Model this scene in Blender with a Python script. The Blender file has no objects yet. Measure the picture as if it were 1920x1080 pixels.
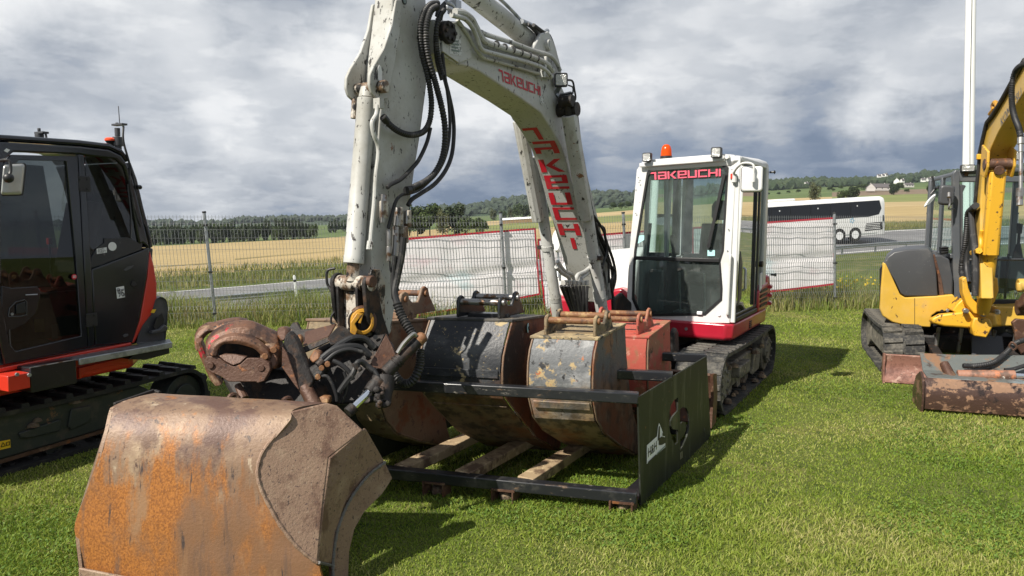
import bpy, bmesh, math, random
from mathutils import Vector, Matrix, noise as mnoise
random.seed(7)
R_ = math.radians
SC = bpy.context.scene
COL = SC.collection

# ------------------------------------------------------------------ camera
F_PX = 1333.0
PITCH = math.atan((540 - 408) / F_PX)
CAM_H = 1.89
cam_d = bpy.data.cameras.new('camera')
cam_d.sensor_width = 36.0
cam_d.lens = 36.0 * F_PX / 1920.0
cam_d.clip_start = 0.05
cam_d.clip_end = 9000
cam = bpy.data.objects.new('camera', cam_d)
COL.objects.link(cam)
cam.location = (0, 0, CAM_H)
cam.rotation_euler = (math.pi / 2 - PITCH, 0, 0)
SC.camera = cam
SC.render.resolution_x = 1024
SC.render.resolution_y = 576

# ------------------------------------------------------------------ light
SUN_TO = Vector((-0.75, -0.69, 1.0)).normalized()      # towards the sun
sun_el = math.asin(SUN_TO.z)
sd = bpy.data.lights.new('sun', 'SUN')
sd.energy = 5.0
sd.angle = R_(0.6)
sd.color = (1.0, 0.94, 0.84)
sun = bpy.data.objects.new('sun', sd)
COL.objects.link(sun)
sun.rotation_euler = (-SUN_TO).to_track_quat('-Z', 'Y').to_euler()
sun.location = (-20, -20, 30)

world = bpy.data.worlds.new('World')
SC.world = world
world.use_nodes = True
world.cycles.sampling_method = 'MANUAL'
world.cycles.sample_map_resolution = 512


def build_sky():
    nt = world.node_tree
    N, L = nt.nodes, nt.links
    N.clear()
    out = N.new('ShaderNodeOutputWorld')
    sky = N.new('ShaderNodeTexSky')
    sky.sky_type = 'NISHITA'
    sky.sun_disc = False
    sky.sun_elevation = sun_el
    sky.sun_rotation = math.atan2(SUN_TO.x, SUN_TO.y)
    bg1 = N.new('ShaderNodeBackground')
    bg1.inputs['Strength'].default_value = 0.14
    L.new(sky.outputs[0], bg1.inputs['Color'])
    tc = N.new('ShaderNodeTexCoord')
    D = tc.outputs['Generated']

    def math_(op, a, b=None, c=None, clamp=False):
        n = N.new('ShaderNodeMath')
        n.operation = op
        n.use_clamp = clamp
        for i, v in enumerate((a, b, c)):
            if v is None:
                continue
            if isinstance(v, (int, float)):
                n.inputs[i].default_value = v
            else:
                L.new(v, n.inputs[i])
        return n.outputs[0]

    def mrange(v, a, b, c, d, smooth=True):
        n = N.new('ShaderNodeMapRange')
        n.interpolation_type = 'SMOOTHSTEP' if smooth else 'LINEAR'
        L.new(v, n.inputs[0])
        for i, x in enumerate((a, b, c, d)):
            n.inputs[i + 1].default_value = x
        return n.outputs[0]
    sep = N.new('ShaderNodeSeparateXYZ')
    L.new(D, sep.inputs[0])
    z = math_('MAXIMUM', sep.outputs[2], 0.0)
    zz = math_('ADD', z, 0.30)
    comb = N.new('ShaderNodeCombineXYZ')
    L.new(math_('DIVIDE', sep.outputs[0], zz), comb.inputs[0])
    L.new(math_('DIVIDE', sep.outputs[1], zz), comb.inputs[1])
    L.new(math_('MULTIPLY', z, 3.2), comb.inputs[2])

    def noise(scale, detail, rough, dist, off):
        mp = N.new('ShaderNodeMapping')
        mp.inputs['Location'].default_value = off
        L.new(comb.outputs[0], mp.inputs[0])
        n = N.new('ShaderNodeTexNoise')
        n.inputs['Scale'].default_value = scale
        n.inputs['Detail'].default_value = detail
        n.inputs['Roughness'].default_value = rough
        n.inputs['Distortion'].default_value = dist
        L.new(mp.outputs[0], n.inputs['Vector'])
        return n.outputs[0]
    big = noise(1.5, 7, 0.50, 0.0, (3.1, 1.7, 0.4))
    mid = noise(3.6, 6, 0.52, 0.15, (7.7, 2.2, 5.0))
    fine = noise(10.0, 6, 0.55, 0.1, (1.0, 4.0, 2.0))
    # the large cloud masses, by compass direction and elevation; their edges frayed by noise
    def to_dir(px, py):
        a = (px - 960) / F_PX
        b = -(py - 540) / F_PX
        c, s = math.cos(PITCH), math.sin(PITCH)
        return Vector((a, c + b * s, -s + b * c)).normalized()
    wn = N.new('ShaderNodeTexNoise')
    wn.inputs['Scale'].default_value = 5.5
    wn.inputs['Detail'].default_value = 9
    wn.inputs['Roughness'].default_value = .63
    L.new(D, wn.inputs['Vector'])
    wv = N.new('ShaderNodeVectorMath')
    wv.operation = 'MULTIPLY_ADD'
    L.new(wn.outputs['Color'], wv.inputs[0])
    wv.inputs[1].default_value = (.21, .07, .15)
    wv.inputs[2].default_value = (-.105, -.035, -.075)
    wa = N.new('ShaderNodeVectorMath')
    L.new(D, wa.inputs[0])
    L.new(wv.outputs[0], wa.inputs[1])
    num, den = SKY_MEAN * .012, .012
    for px, py, tone in SKY_MASSES:
        n = N.new('ShaderNodeVectorMath')
        n.operation = 'DISTANCE'
        L.new(wa.outputs[0], n.inputs[0])
        n.inputs[1].default_value = to_dir(px, py)
        k = mrange(n.outputs['Value'], .135, .0, 0, 1)
        k = math_('MULTIPLY', math_('MULTIPLY', k, k), k)
        num = math_('ADD', num, math_('MULTIPLY', k, (tone - 128) / 116.0))
        den = math_('ADD', den, k)
    val = math_('DIVIDE', num, den)
    val = math_('ADD', val, math_('MULTIPLY', math_('SUBTRACT', big, 0.5), 0.16))
    val = math_('ADD', val, math_('MULTIPLY', math_('SUBTRACT', mid, 0.5), 0.30))
    val = math_('ADD', val, math_('MULTIPLY', math_('SUBTRACT', fine, 0.5), 0.22))
    # crisp puffs
    p1 = noise(2.9, 9, 0.55, 0.0, (21.0, 9.0, 2.0))
    p2 = noise(6.5, 7, 0.55, 0.0, (5.0, 31.0, 7.0))
    val = math_('ADD', val, mrange(p1, .46, .56, -.075, .075))
    val = math_('ADD', val, mrange(p2, .47, .57, -.045, .045))
    ramp = N.new('ShaderNodeValToRGB')
    L.new(val, ramp.inputs[0])
    cr = ramp.color_ramp

    def lin(c):
        return tuple((x / 255 / 12.92 if x < 10 else ((x / 255 + .055) / 1.055) ** 2.4) / 2 ** EXPOSURE for x in c)
    stops = [(0.0, (108, 126, 152)), (.2, (139, 152, 172)), (.4, (171, 178, 189)), (.6, (198, 203, 210)), (.8, (222, 225, 229)), (1.0, (247, 248, 249))]
    cr.elements[0].position = 0
    cr.elements[0].color = (*lin(stops[0][1]), 1)
    cr.elements[1].position = 1.0
    cr.elements[1].color = (*lin(stops[-1][1]), 1)
    for p, c in stops[1:-1]:
        e = cr.elements.new(p)
        e.color = (*lin(c), 1)
    bg2 = N.new('ShaderNodeBackground')
    L.new(ramp.outputs[0], bg2.inputs['Color'])
    bg2.inputs['Strength'].default_value = 1.0
    mix = N.new('ShaderNodeMixShader')
    gap = noise(2.1, 6, 0.5, 0.2, (11.0, 3.0, 1.0))
    cover = math_('MULTIPLY', mrange(gap, 0.62, 0.76, 0, 0.30), mrange(sep.outputs[2], 0.15, 0.4, 0, 1))
    L.new(math_('SUBTRACT', 1.0, cover), mix.inputs[0])
    L.new(bg1.outputs[0], mix.inputs[1])
    L.new(bg2.outputs[0], mix.inputs[2])
    L.new(mix.outputs[0], out.inputs['Surface'])


HAZE_DENSITY = 0.00007
EXPOSURE = 0.5
SKY_MEAN = 0.46
SKY_MASSES = [(30, 20, 262), (110, 25, 262), (120, 120, 163.2), (40, 180, 165.9), (210, 110, 157.8), (170, 200, 155.4), (60, 240, 129.2), (220, 50, 261.1), (200, 150, 160.2), (345, 90, 262), (360, 150, 262), (290, 130, 211.2), (290, 60, 215.4), (260, 175, 251.1), (560, 20, 170.3), (480, 60, 179.8), (640, 120, 239.3), (600, 170, 262), (430, 110, 193.4), (440, 190, 234.3), (490, 250, 262), (560, 215, 181.1), (600, 260, 186.6), (270, 270, 262), (330, 235, 116.2), (250, 240, 162.1), (110, 270, 252.1), (130, 225, 262), (450, 330, 176.5), (520, 385, 159.8), (380, 320, 226.7), (280, 340, 175.6), (600, 330, 242.6), (600, 390, 164.2), (900, 200, 228.4), (930, 235, 253.4), (870, 280, 262), (860, 200, 215.3), (900, 345, 141.0), (860, 320, 115.9), (1010, 335, 160.4), (980, 300, 127.2), (760, 60, 216.9), (980, 60, 226.0), (1060, 30, 195.2), (1110, 110, 250.1), (1135, 160, 262), (1090, 190, 191.3), (1150, 50, 119.8), (1230, 90, 225.5), (1180, 40, 243.4), (1300, 140, 206.4), (1250, 190, 262), (1290, 245, 130.3), (1220, 250, 165.6), (1160, 270, 203.5), (1360, 180, 227.2), (1340, 60, 219.5), (1450, 190, 176.9), (1400, 240, 159.3), (1500, 280, 164.8), (1620, 300, 88), (1560, 250, 109.0), (1420, 60, 202.4), (1550, 60, 246.9), (1530, 110, 144.1), (1600, 130, 148.7), (1640, 180, 233.3), (1700, 165, 262), (1720, 120, 243.4), (1740, 40, 187.7), (1650, 50, 190.6), (1680, 215, 262), (1770, 240, 91.5), (1730, 290, 146.0), (1880, 90, 221.7), (1800, 150, 212.4), (1900, 300, 154.6), (1250, 320, 134.3), (1380, 310, 135.2), (1130, 310, 88.2)]
build_sky()
SC.view_settings.view_transform = 'Standard'
SC.view_settings.look = 'None'
SC.view_settings.exposure = EXPOSURE
SC.view_settings.gamma = 1.0
SC.view_settings.use_curve_mapping = False
SC.cycles.max_bounces = 8
SC.cycles.transparent_max_bounces = 24
SC.cycles.caustics_reflective = False
SC.cycles.caustics_refractive = False


# ------------------------------------------------------------------ pixel geometry (photograph pixels to places in the world)
def ray(px, py):
    a = (px - 960) / F_PX
    b = -(py - 540) / F_PX
    c, s = math.cos(PITCH), math.sin(PITCH)
    return Vector((a, c + b * s, -s + b * c))


def on_y(px, py, Y):
    d = ray(px, py)
    return Vector((0, 0, CAM_H)) + d * (Y / d.y)


def on_z(px, py, z=0.0):
    d = ray(px, py)
    return Vector((0, 0, CAM_H)) + d * ((z - CAM_H) / d.z)


class Frame:
    """a thing's own axes: x to the right, y away, z up, turned by yaw"""

    def __init__(s, ox, oy, yaw, oz=0.0):
        s.o = Vector((ox, oy, oz))
        s.yaw = R_(yaw)
        s.m = Matrix.Rotation(s.yaw, 3, 'Z')
        s.mi = s.m.transposed()

    def loc(s, p):
        return s.mi @ (Vector(p) - s.o)

    def wor(s, p):
        return s.m @ Vector(p) + s.o

    def px(s, px, py, x=None, y=None, z=None):
        o = s.loc((0, 0, CAM_H))
        d = s.mi @ ray(px, py)
        t = (x - o.x) / d.x if x is not None else (y - o.y) / d.y if y is not None else (z - o.z) / d.z
        return o + d * t

    def line(s, pts, **k):
        return [s.px(a, b, **k) for a, b in pts]


# ------------------------------------------------------------------ object helpers
def tag(o, label=None, cat=None, group=None, kind=None):
    if label:
        o['label'] = label
    if cat:
        o['category'] = cat
    if group:
        o['group'] = group
    if kind:
        o['kind'] = kind
    return o


def empty(name, loc, yaw=0.0, label=None, cat=None, group=None, rot=None):
    o = bpy.data.objects.new(name, None)
    COL.objects.link(o)
    o.empty_display_size = 0.2
    o.location = loc
    o.rotation_euler = rot if rot else (0, 0, yaw)
    return tag(o, label, cat, group)


def copy_tree(o, parent=None):
    c = o.copy()
    COL.objects.link(c)
    c.parent = parent
    for ch in o.children:
        copy_tree(ch, c)
    return c


def spline(pts, n=8, closed=False):
    P = [Vector(p) for p in pts]
    if len(P) < 3:
        return P
    out = []
    m = len(P)
    rng = m if closed else m - 1
    for i in range(rng):
        if closed:
            p0, p1, p2, p3 = P[(i - 1) % m], P[i], P[(i + 1) % m], P[(i + 2) % m]
        else:
            p1, p2 = P[i], P[i + 1]
            p0 = P[i - 1] if i > 0 else p1 * 2 - p2
            p3 = P[i + 2] if i + 2 < m else p2 * 2 - p1
        for k in range(n):
            t = k / n
            out.append(0.5 * ((2 * p1) + (p2 - p0) * t + (2 * p0 - 5 * p1 + 4 * p2 - p3) * t * t + (3 * p1 - p0 - 3 * p2 + p3) * t ** 3))
    if not closed:
        out.append(P[-1])
    return out


class MB:
    """collects faces for one mesh object"""

    def __init__(s):
        s.v = []
        s.f = []

    def add(s, vs, fs):
        b = len(s.v)
        s.v += [Vector(p) for p in vs]
        s.f += [tuple(i + b for i in f) for f in fs]
        return s

    def poly(s, pts):
        return s.add(pts, [tuple(range(len(pts)))])

    def box(s, c, d, rot=None):
        c = Vector(c)
        h = [x / 2 for x in d]
        vs = [Vector((sx * h[0], sy * h[1], sz * h[2])) for sz in (-1, 1) for sy in (-1, 1) for sx in (-1, 1)]
        if rot is not None:
            vs = [rot @ v for v in vs]
        return s.add([c + v for v in vs], [(0, 2, 3, 1), (4, 5, 7, 6), (0, 1, 5, 4), (2, 6, 7, 3), (0, 4, 6, 2), (1, 3, 7, 5)])

    def mm(s, a, b):
        return s.box([(a[i] + b[i]) / 2 for i in range(3)], [abs(b[i] - a[i]) for i in range(3)])

    def bar(s, a, b, w, h, up=(0, 0, 1)):
        a, b = Vector(a), Vector(b)
        d = (b - a).normalized()
        sx = d.cross(Vector(up))
        if sx.length < 1e-4:
            sx = d.cross(Vector((0, 1, 0)))
        sx.normalize()
        u = sx.cross(d).normalized()
        q = [sx * (i * w / 2) + u * (j * h / 2) for i, j in ((-1, -1), (1, -1), (1, 1), (-1, 1))]
        return s.add([a + x for x in q] + [b + x for x in q], [(3, 2, 1, 0), (4, 5, 6, 7), (0, 1, 5, 4), (1, 2, 6, 5), (2, 3, 7, 6), (3, 0, 4, 7)])

    def cyl(s, a, b, r, r2=None, n=14, caps=True):
        return s.tube([a, b], [r, r if r2 is None else r2], n, caps)

    def tube(s, pts, r, n=10, caps=True):
        P = [Vector(p) for p in pts]
        m = len(P)
        rs = r if isinstance(r, (list, tuple)) else [r] * m
        T = []
        for i in range(m):
            t = P[min(i + 1, m - 1)] - P[max(i - 1, 0)]
            T.append(t.normalized() if t.length > 1e-9 else Vector((0, 0, 1)))
        u = T[0].orthogonal().normalized()
        vs = []
        for i in range(m):
            u = (u - T[i] * u.dot(T[i]))
            u = u.normalized() if u.length > 1e-6 else T[i].orthogonal().normalized()
            w = T[i].cross(u)
            for k in range(n):
                a = 2 * math.pi * k / n
                vs.append(P[i] + (u * math.cos(a) + w * math.sin(a)) * rs[i])
        fs = [(i * n + k, i * n + (k + 1) % n, (i + 1) * n + (k + 1) % n, (i + 1) * n + k) for i in range(m - 1) for k in range(n)]
        if caps:
            fs += [tuple(reversed(range(n))), tuple(range((m - 1) * n, m * n))]
        return s.add(vs, fs)

    def hose(s, pts, r, n=10, sub=8, rib=0.0, pitch=0.012):
        """a smooth hose through pts; ribbed when rib > 0"""
        P = spline(pts, sub)
        if not rib:
            return s.tube(P, r, n)
        Q = [P[0]]
        for a, b in zip(P, P[1:]):
            k = max(1, int(round((b - a).length / (pitch / 2))))
            Q += [a.lerp(b, (i + 1) / k) for i in range(k)]
        rr = [r + (rib if (i // 1) % 2 else -rib) for i in range(len(Q))]
        return s.tube(Q, rr, n)

    def prism(s, pts, vec):
        n = len(pts)
        P = [Vector(p) for p in pts]
        v = Vector(vec)
        fs = [tuple(reversed(range(n))), tuple(range(n, 2 * n))] + [(i, (i + 1) % n, n + (i + 1) % n, n + i) for i in range(n)]
        return s.add(P + [p + v for p in P], fs)

    def sheet(s, a, b, th):
        """a bent plate between two matching polylines, th thick (towards its normal)"""
        A = [Vector(p) for p in a]
        B = [Vector(p) for p in b]
        m = len(A)
        nn = []
        for i in range(m):
            t = A[min(i + 1, m - 1)] - A[max(i - 1, 0)]
            nn.append(t.cross(B[i] - A[i]).normalized() * th)
        vs = A + B + [A[i] + nn[i] for i in range(m)] + [B[i] + nn[i] for i in range(m)]
        fs = []
        for i in range(m - 1):
            fs += [(i, i + 1, m + i + 1, m + i), (2 * m + i, 3 * m + i, 3 * m + i + 1, 2 * m + i + 1),
                   (i, 2 * m + i, 2 * m + i + 1, i + 1), (m + i, m + i + 1, 3 * m + i + 1, 3 * m + i)]
        fs += [(0, m, 3 * m, 2 * m), (m - 1, 3 * m - 1, 4 * m - 1, 2 * m - 1)]
        return s.add(vs, fs)

    def loft(s, rings, caps=True):
        n = len(rings[0])
        vs = [p for r in rings for p in r]
        fs = [(i * n + k, i * n + (k + 1) % n, (i + 1) * n + (k + 1) % n, (i + 1) * n + k) for i in range(len(rings) - 1) for k in range(n)]
        if caps:
            fs += [tuple(reversed(range(n))), tuple(range((len(rings) - 1) * n, len(rings) * n))]
        return s.add(vs, fs)

    def dome(s, c, r, h, n=14, m=5, axis=None):
        c = Vector(c)
        vs = []
        for j in range(m):
            a = math.pi / 2 * j / m
            vs += [Vector((r * math.cos(a) * math.cos(2 * math.pi * k / n), r * math.cos(a) * math.sin(2 * math.pi * k / n), h * math.sin(a))) for k in range(n)]
        vs.append(Vector((0, 0, h)))
        if axis is not None:
            q = Vector(axis).to_track_quat('Z', 'Y')
            vs = [q @ v for v in vs]
        fs = [(j * n + k, j * n + (k + 1) % n, (j + 1) * n + (k + 1) % n, (j + 1) * n + k) for j in range(m - 1) for k in range(n)]
        fs += [((m - 1) * n + k, (m - 1) * n + (k + 1) % n, m * n) for k in range(n)] + [tuple(reversed(range(n)))]
        return s.add([c + v for v in vs], fs)

    def xf(s, mat):
        s.v = [mat @ v for v in s.v]
        return s

    def mesh(s, name, mat=None, smooth=True, angle=35, fix=True):
        me = bpy.data.meshes.new(name)
        me.from_pydata([tuple(v) for v in s.v], [], s.f)
        if fix:
            bm = bmesh.new()
            bm.from_mesh(me)
            bmesh.ops.recalc_face_normals(bm, faces=bm.faces)
            bm.to_mesh(me)
            bm.free()
        if smooth:
            me.polygons.foreach_set('use_smooth', [True] * len(me.polygons))
            me.set_sharp_from_angle(angle=R_(angle))
        if mat:
            me.materials.append(mat)
        me.update()
        return me

    def build(s, name, mat=None, parent=None, bevel=0.0, smooth=True, angle=35, label=None, fix=True, seg=2):
        o = bpy.data.objects.new(name, s.mesh(name, mat, smooth, angle, fix))
        COL.objects.link(o)
        if parent is not None:
            o.parent = parent
        if bevel:
            m = o.modifiers.new('bevel', 'BEVEL')
            m.width = bevel
            m.segments = seg
            m.limit_method = 'ANGLE'
            m.angle_limit = R_(32)
            m.use_clamp_overlap = True
            m.harden_normals = False
        if label:
            o['label'] = label
        return o


def rounded(pts, r, n=4):
    """round the corners of a closed planar polygon"""
    P = [Vector(p) for p in pts]
    m = len(P)
    out = []
    for i in range(m):
        a, b, c = P[i - 1], P[i], P[(i + 1) % m]
        ri = r[i] if isinstance(r, (list, tuple)) else r
        d1, d2 = (a - b), (c - b)
        ri = min(ri, d1.length * .45, d2.length * .45)
        if ri < 1e-5:
            out.append(b)
            continue
        p, q = b + d1.normalized() * ri, b + d2.normalized() * ri
        for k in range(n + 1):
            t = k / n
            out.append(p * (1 - t) ** 2 + b * 2 * t * (1 - t) + q * t * t)
    return out


# ------------------------------------------------------------------ materials
MATS = {}


def mat(name, col, rough=0.5, metal=0.0, layers=(), bump=0.0, bscale=40.0, var=0.0, vscale=3.0, coat=0.0, spec=0.5, trans=0.0, bstretch=(1, 1, 1), zmix=None):
    """layers: (colour, scale, lo, hi, stretch, roughness): wear, grime and stains by noise in the object's own space"""
    m = bpy.data.materials.new(name)
    m.use_nodes = True
    nt = m.node_tree
    N, L = nt.nodes, nt.links
    b = N['Principled BSDF']
    b.inputs['Metallic'].default_value = metal
    b.inputs['Roughness'].default_value = rough
    b.inputs['Coat Weight'].default_value = coat
    b.inputs['Coat Roughness'].default_value = 0.12
    b.inputs['Specular IOR Level'].default_value = spec
    tc = N.new('ShaderNodeTexCoord')

    def noise(scale, detail, stretch, seed, rgh=0.6):
        mp = N.new('ShaderNodeMapping')
        mp.inputs['Scale'].default_value = stretch
        mp.inputs['Location'].default_value = (seed * 1.7, seed * 2.3, seed * .9)
        L.new(tc.outputs['Object'], mp.inputs[0])
        n = N.new('ShaderNodeTexNoise')
        n.inputs['Scale'].default_value = scale
        n.inputs['Detail'].default_value = detail
        n.inputs['Roughness'].default_value = rgh
        L.new(mp.outputs[0], n.inputs['Vector'])
        k = N.new('ShaderNodeMath')
        k.operation = 'MULTIPLY_ADD'
        L.new(n.outputs[0], k.inputs[0])
        k.inputs[1].default_value = 1.45
        k.inputs[2].default_value = -.225
        return k.outputs[0]

    def mix(fac, a, c, kind='RGBA'):
        n = N.new('ShaderNodeMix')
        n.data_type = kind
        ia, ib, oo = (6, 7, 2) if kind == 'RGBA' else (2, 3, 0)
        L.new(fac, n.inputs[0])
        for i, v in ((ia, a), (ib, c)):
            if isinstance(v, (tuple, list)):
                n.inputs[i].default_value = (*v, 1)
            elif isinstance(v, (int, float)):
                n.inputs[i].default_value = v
            else:
                L.new(v, n.inputs[i])
        return n.outputs[oo]

    def mr(v, lo, hi, a=0.0, c=1.0):
        n = N.new('ShaderNodeMapRange')
        n.interpolation_type = 'SMOOTHSTEP'
        L.new(v, n.inputs[0])
        for i, x in enumerate((lo, hi, a, c)):
            n.inputs[i + 1].default_value = x
        return n.outputs[0]
    c = None
    rg = None
    hsv = random.random() * 20
    if var:
        v = noise(vscale, 5, (1, 1, 1), hsv)
        c = mix(mr(v, .3, .7), tuple(x * (1 - var) for x in col), tuple(min(1, x * (1 + var)) for x in col))
    for i, ly in enumerate(layers):
        lc, sc, lo, hi = ly[:4]
        st = ly[4] if len(ly) > 4 else (1, 1, 1)
        lr = ly[5] if len(ly) > 5 else rough
        f = mr(noise(sc, 8, st, hsv + 3.1 * (i + 1), .66), lo, hi)
        c = mix(f, col if c is None else c, lc)
        rg = mix(f, rough if rg is None else rg, lr, 'FLOAT')
    if zmix:
        # ground-in soil on the lower part: colour, full below z0, none above z1
        sp = N.new('ShaderNodeSeparateXYZ')
        L.new(tc.outputs['Object'], sp.inputs[0])
        k = N.new('ShaderNodeMath')
        k.operation = 'MULTIPLY_ADD'
        L.new(noise(4.0, 7, (1, 1, .8), hsv + 21), k.inputs[0])
        k.inputs[1].default_value = .5
        L.new(sp.outputs[2], k.inputs[2])
        f = mr(k.outputs[0], zmix[2] + .25, zmix[1] + .25)
        zc = mix(mr(noise(11.0, 8, (1, 1, .7), hsv + 23), .40, .68), zmix[0], tuple(v * .35 for v in zmix[0]))
        zc = mix(mr(noise(3.0, 6, (1, 1, 1), hsv + 25), .45, .7), zc, (zmix[0][0] * 1.0, zmix[0][1] * .62, zmix[0][2] * .42))
        c = mix(f, col if c is None else c, zc)
        rg = mix(f, rough if rg is None else rg, .8, 'FLOAT')
    if c is not None:
        L.new(c, b.inputs['Base Color'])
    else:
        b.inputs['Base Color'].default_value = (*col, 1)
    if rg is not None:
        L.new(rg, b.inputs['Roughness'])
    if bump:
        n = N.new('ShaderNodeBump')
        n.inputs['Strength'].default_value = bump
        n.inputs['Distance'].default_value = 0.01
        L.new(noise(bscale, 6, bstretch, hsv + 9), n.inputs['Height'])
        L.new(n.outputs[0], b.inputs['Normal'])
    if trans:
        out = N['Material Output']
        t = N.new('ShaderNodeBsdfTranslucent')
        if c is not None:
            L.new(c, t.inputs['Color'])
        else:
            t.inputs['Color'].default_value = (*col, 1)
        ms = N.new('ShaderNodeMixShader')
        ms.inputs[0].default_value = trans
        L.new(b.outputs[0], ms.inputs[1])
        L.new(t.outputs[0], ms.inputs[2])
        L.new(ms.outputs[0], out.inputs['Surface'])
    MATS[name] = m
    return m


def glass_mat(name, tint, refl=1.0, rough=0.0, dust_sheen=0.0):
    """thin window pane: tinted, see-through, mirror-like at grazing angles, with a dusty pale film that also imitates reflected sky"""
    m = bpy.data.materials.new(name)
    m.use_nodes = True
    nt = m.node_tree
    N, L = nt.nodes, nt.links
    N.remove(N['Principled BSDF'])
    t = N.new('ShaderNodeBsdfTransparent')
    t.inputs[0].default_value = (*tint, 1)
    g = N.new('ShaderNodeBsdfGlossy')
    g.inputs['Roughness'].default_value = rough
    g.inputs['Color'].default_value = (refl, refl, refl, 1)
    fr = N.new('ShaderNodeFresnel')
    fr.inputs[0].default_value = 1.52
    mx = N.new('ShaderNodeMixShader')
    L.new(fr.outputs[0], mx.inputs[0])
    L.new(t.outputs[0], mx.inputs[1])
    L.new(g.outputs[0], mx.inputs[2])
    last = mx
    if dust_sheen:
        d = N.new('ShaderNodeBsdfDiffuse')
        d.inputs[0].default_value = (.34, .40, .38, 1)  # pale teal film: some dust, mostly sky reflection painted into the pane
        tc = N.new('ShaderNodeTexCoord')
        n = N.new('ShaderNodeTexNoise')
        n.inputs['Scale'].default_value = 4.0
        n.inputs['Detail'].default_value = 9
        n.inputs['Roughness'].default_value = .7
        L.new(tc.outputs['Object'], n.inputs['Vector'])
        mr = N.new('ShaderNodeMapRange')
        L.new(n.outputs[0], mr.inputs[0])
        mr.inputs[1].default_value = .45
        mr.inputs[2].default_value = .85
        mr.inputs[3].default_value = dust_sheen * .38
        mr.inputs[4].default_value = dust_sheen
        m2 = N.new('ShaderNodeMixShader')
        L.new(mr.outputs[0], m2.inputs[0])
        L.new(mx.outputs[0], m2.inputs[1])
        L.new(d.outputs[0], m2.inputs[2])
        last = m2
    L.new(last.outputs[0], N['Material Output'].inputs['Surface'])
    MATS[name] = m
    return m


BLK = (.012, .012, .013)
RUSTD, RUSTO, RUSTL, MUD = (.10, .045, .025), (.30, .105, .028), (.38, .20, .09), (.26, .19, .11)
W_PAINT = mat('white_paint', (.46, .46, .44), .45, layers=[((.36, .35, .315), 2.2, .45, .75), ((.22, .20, .16), 4, .62, .85, (1, 1, .35)), ((.035, .03, .028), 24, .665, .695, (1, 1, .5)), ((.03, .028, .026), 11, .705, .725, (1, 1, .28)), ((.02, .02, .02), 70, .69, .73, (1, 1, .35), .7), ((.20, .09, .045), 9, .74, .77)], coat=.1)
W_CAB = mat('cab_white_paint', (.66, .66, .65), .35, layers=[((.55, .54, .50), 3, .5, .85), ((.15, .13, .11), 30, .73, .80)], coat=.2)
W_DIRTY = mat('greasy_white_paint', (.50, .46, .40), .45, layers=[((.16, .10, .06), 9, .42, .58), ((.015, .013, .012), 14, .50, .60, (1, 1, .6), .35), ((.55, .48, .40), 30, .66, .72)], bump=.3, bscale=40)
RED = mat('red_paint', (.38, .012, .030), .32, var=.08, layers=[((.30, .05, .05), 3, .55, .9), ((.10, .02, .02), 30, .74, .80)], coat=.3)
RED_OLD = mat('faded_red_paint', (.42, .085, .06), .6, layers=[((.30, .13, .07), 5, .47, .62), ((.06, .035, .02), 8, .60, .72), ((.50, .22, .16), 12, .62, .72)], bump=.2, bscale=25)
REDS = mat('red_lettering', (.52, .012, .03), .45, layers=[((.40, .05, .05), 6, .5, .8)])
PINK = mat('pink_lettering', (.80, .10, .16), .5)
ORANGE = mat('orange_paint', (.60, .040, .020), .30, var=.06, coat=.35, layers=[((.45, .07, .04), 4, .6, .9)])
YELLOW = mat('yellow_paint', (.56, .345, .05), .38, var=.06, layers=[((.56, .36, .09), 2.5, .45, .75), ((.40, .27, .11), 5, .66, .85), ((.05, .025, .015), 16, .735, .76, (1, 1, .6), .7)], coat=.15)
YELLOW_CHIP = mat('chipped_yellow_paint', (.68, .37, .025), .45, layers=[((.54, .32, .06), 3, .45, .8), ((.07, .03, .018), 6, .645, .665, (1, 1, .6), .75), ((.10, .05, .03), 22, .68, .70)], bump=.1, bscale=30)
YELLOW_C = mat('yellow_cast_paint', (.46, .23, .015), .5, layers=[((.22, .11, .05), 12, .5, .7), ((.03, .02, .015), 9, .62, .72)])
BLACK = mat('black_paint', (.014, .015, .018), .28, layers=[((.05, .05, .05), 4, .55, .8, (1, 1, 1), .45), ((.20, .19, .17), 40, .72, .78, (1, 1, .3), .6)], coat=.2)
NAVY = mat('gloss_black_panel', (.008, .010, .014), .16, layers=[((.022, .023, .025), 2, .5, .8, (1, 1, 1), .24)], coat=.5)
PLATE = mat('dark_plate_paint', (.018, .021, .015), .5, spec=.3, layers=[((.05, .052, .045), 3, .52, .75, (3, 3, .5), .4), ((.16, .15, .13), 18, .70, .76, (4, 4, .35), .5), ((.20, .07, .03), 7, .735, .78)], coat=.0)
CHARC = mat('charcoal_plastic', (.055, .057, .062), .42, layers=[((.09, .09, .09), 2.5, .5, .8, (1, 1, 1), .5), ((.22, .22, .22), 30, .73, .78)])
GREYC = mat('grey_cab_paint', (.075, .082, .092), .38, layers=[((.11, .11, .11), 3, .5, .8)])
RUBBER = mat('track_rubber', (.022, .022, .022), .75, layers=[((.13, .12, .10), 5, .46, .72), ((.07, .065, .055), 30, .5, .65)], bump=.5, bscale=40)
RUBBER_D = mat('dark_track_rubber', (.012, .012, .013), .7, layers=[((.04, .036, .03), 6, .5, .7)], bump=.4, bscale=40)
HOSE = mat('hose_rubber', (.014, .014, .015), .55, layers=[((.07, .065, .06), 14, .55, .75)])
STEELD = mat('oily_dark_steel', (.022, .019, .018), .6, metal=.0, spec=.35, layers=[((.07, .04, .025), 8, .52, .72), ((.008, .008, .008), 5, .55, .68, (1, 1, 1), .55), ((.09, .065, .045), 22, .68, .78)], bump=.35, bscale=45)
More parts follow.
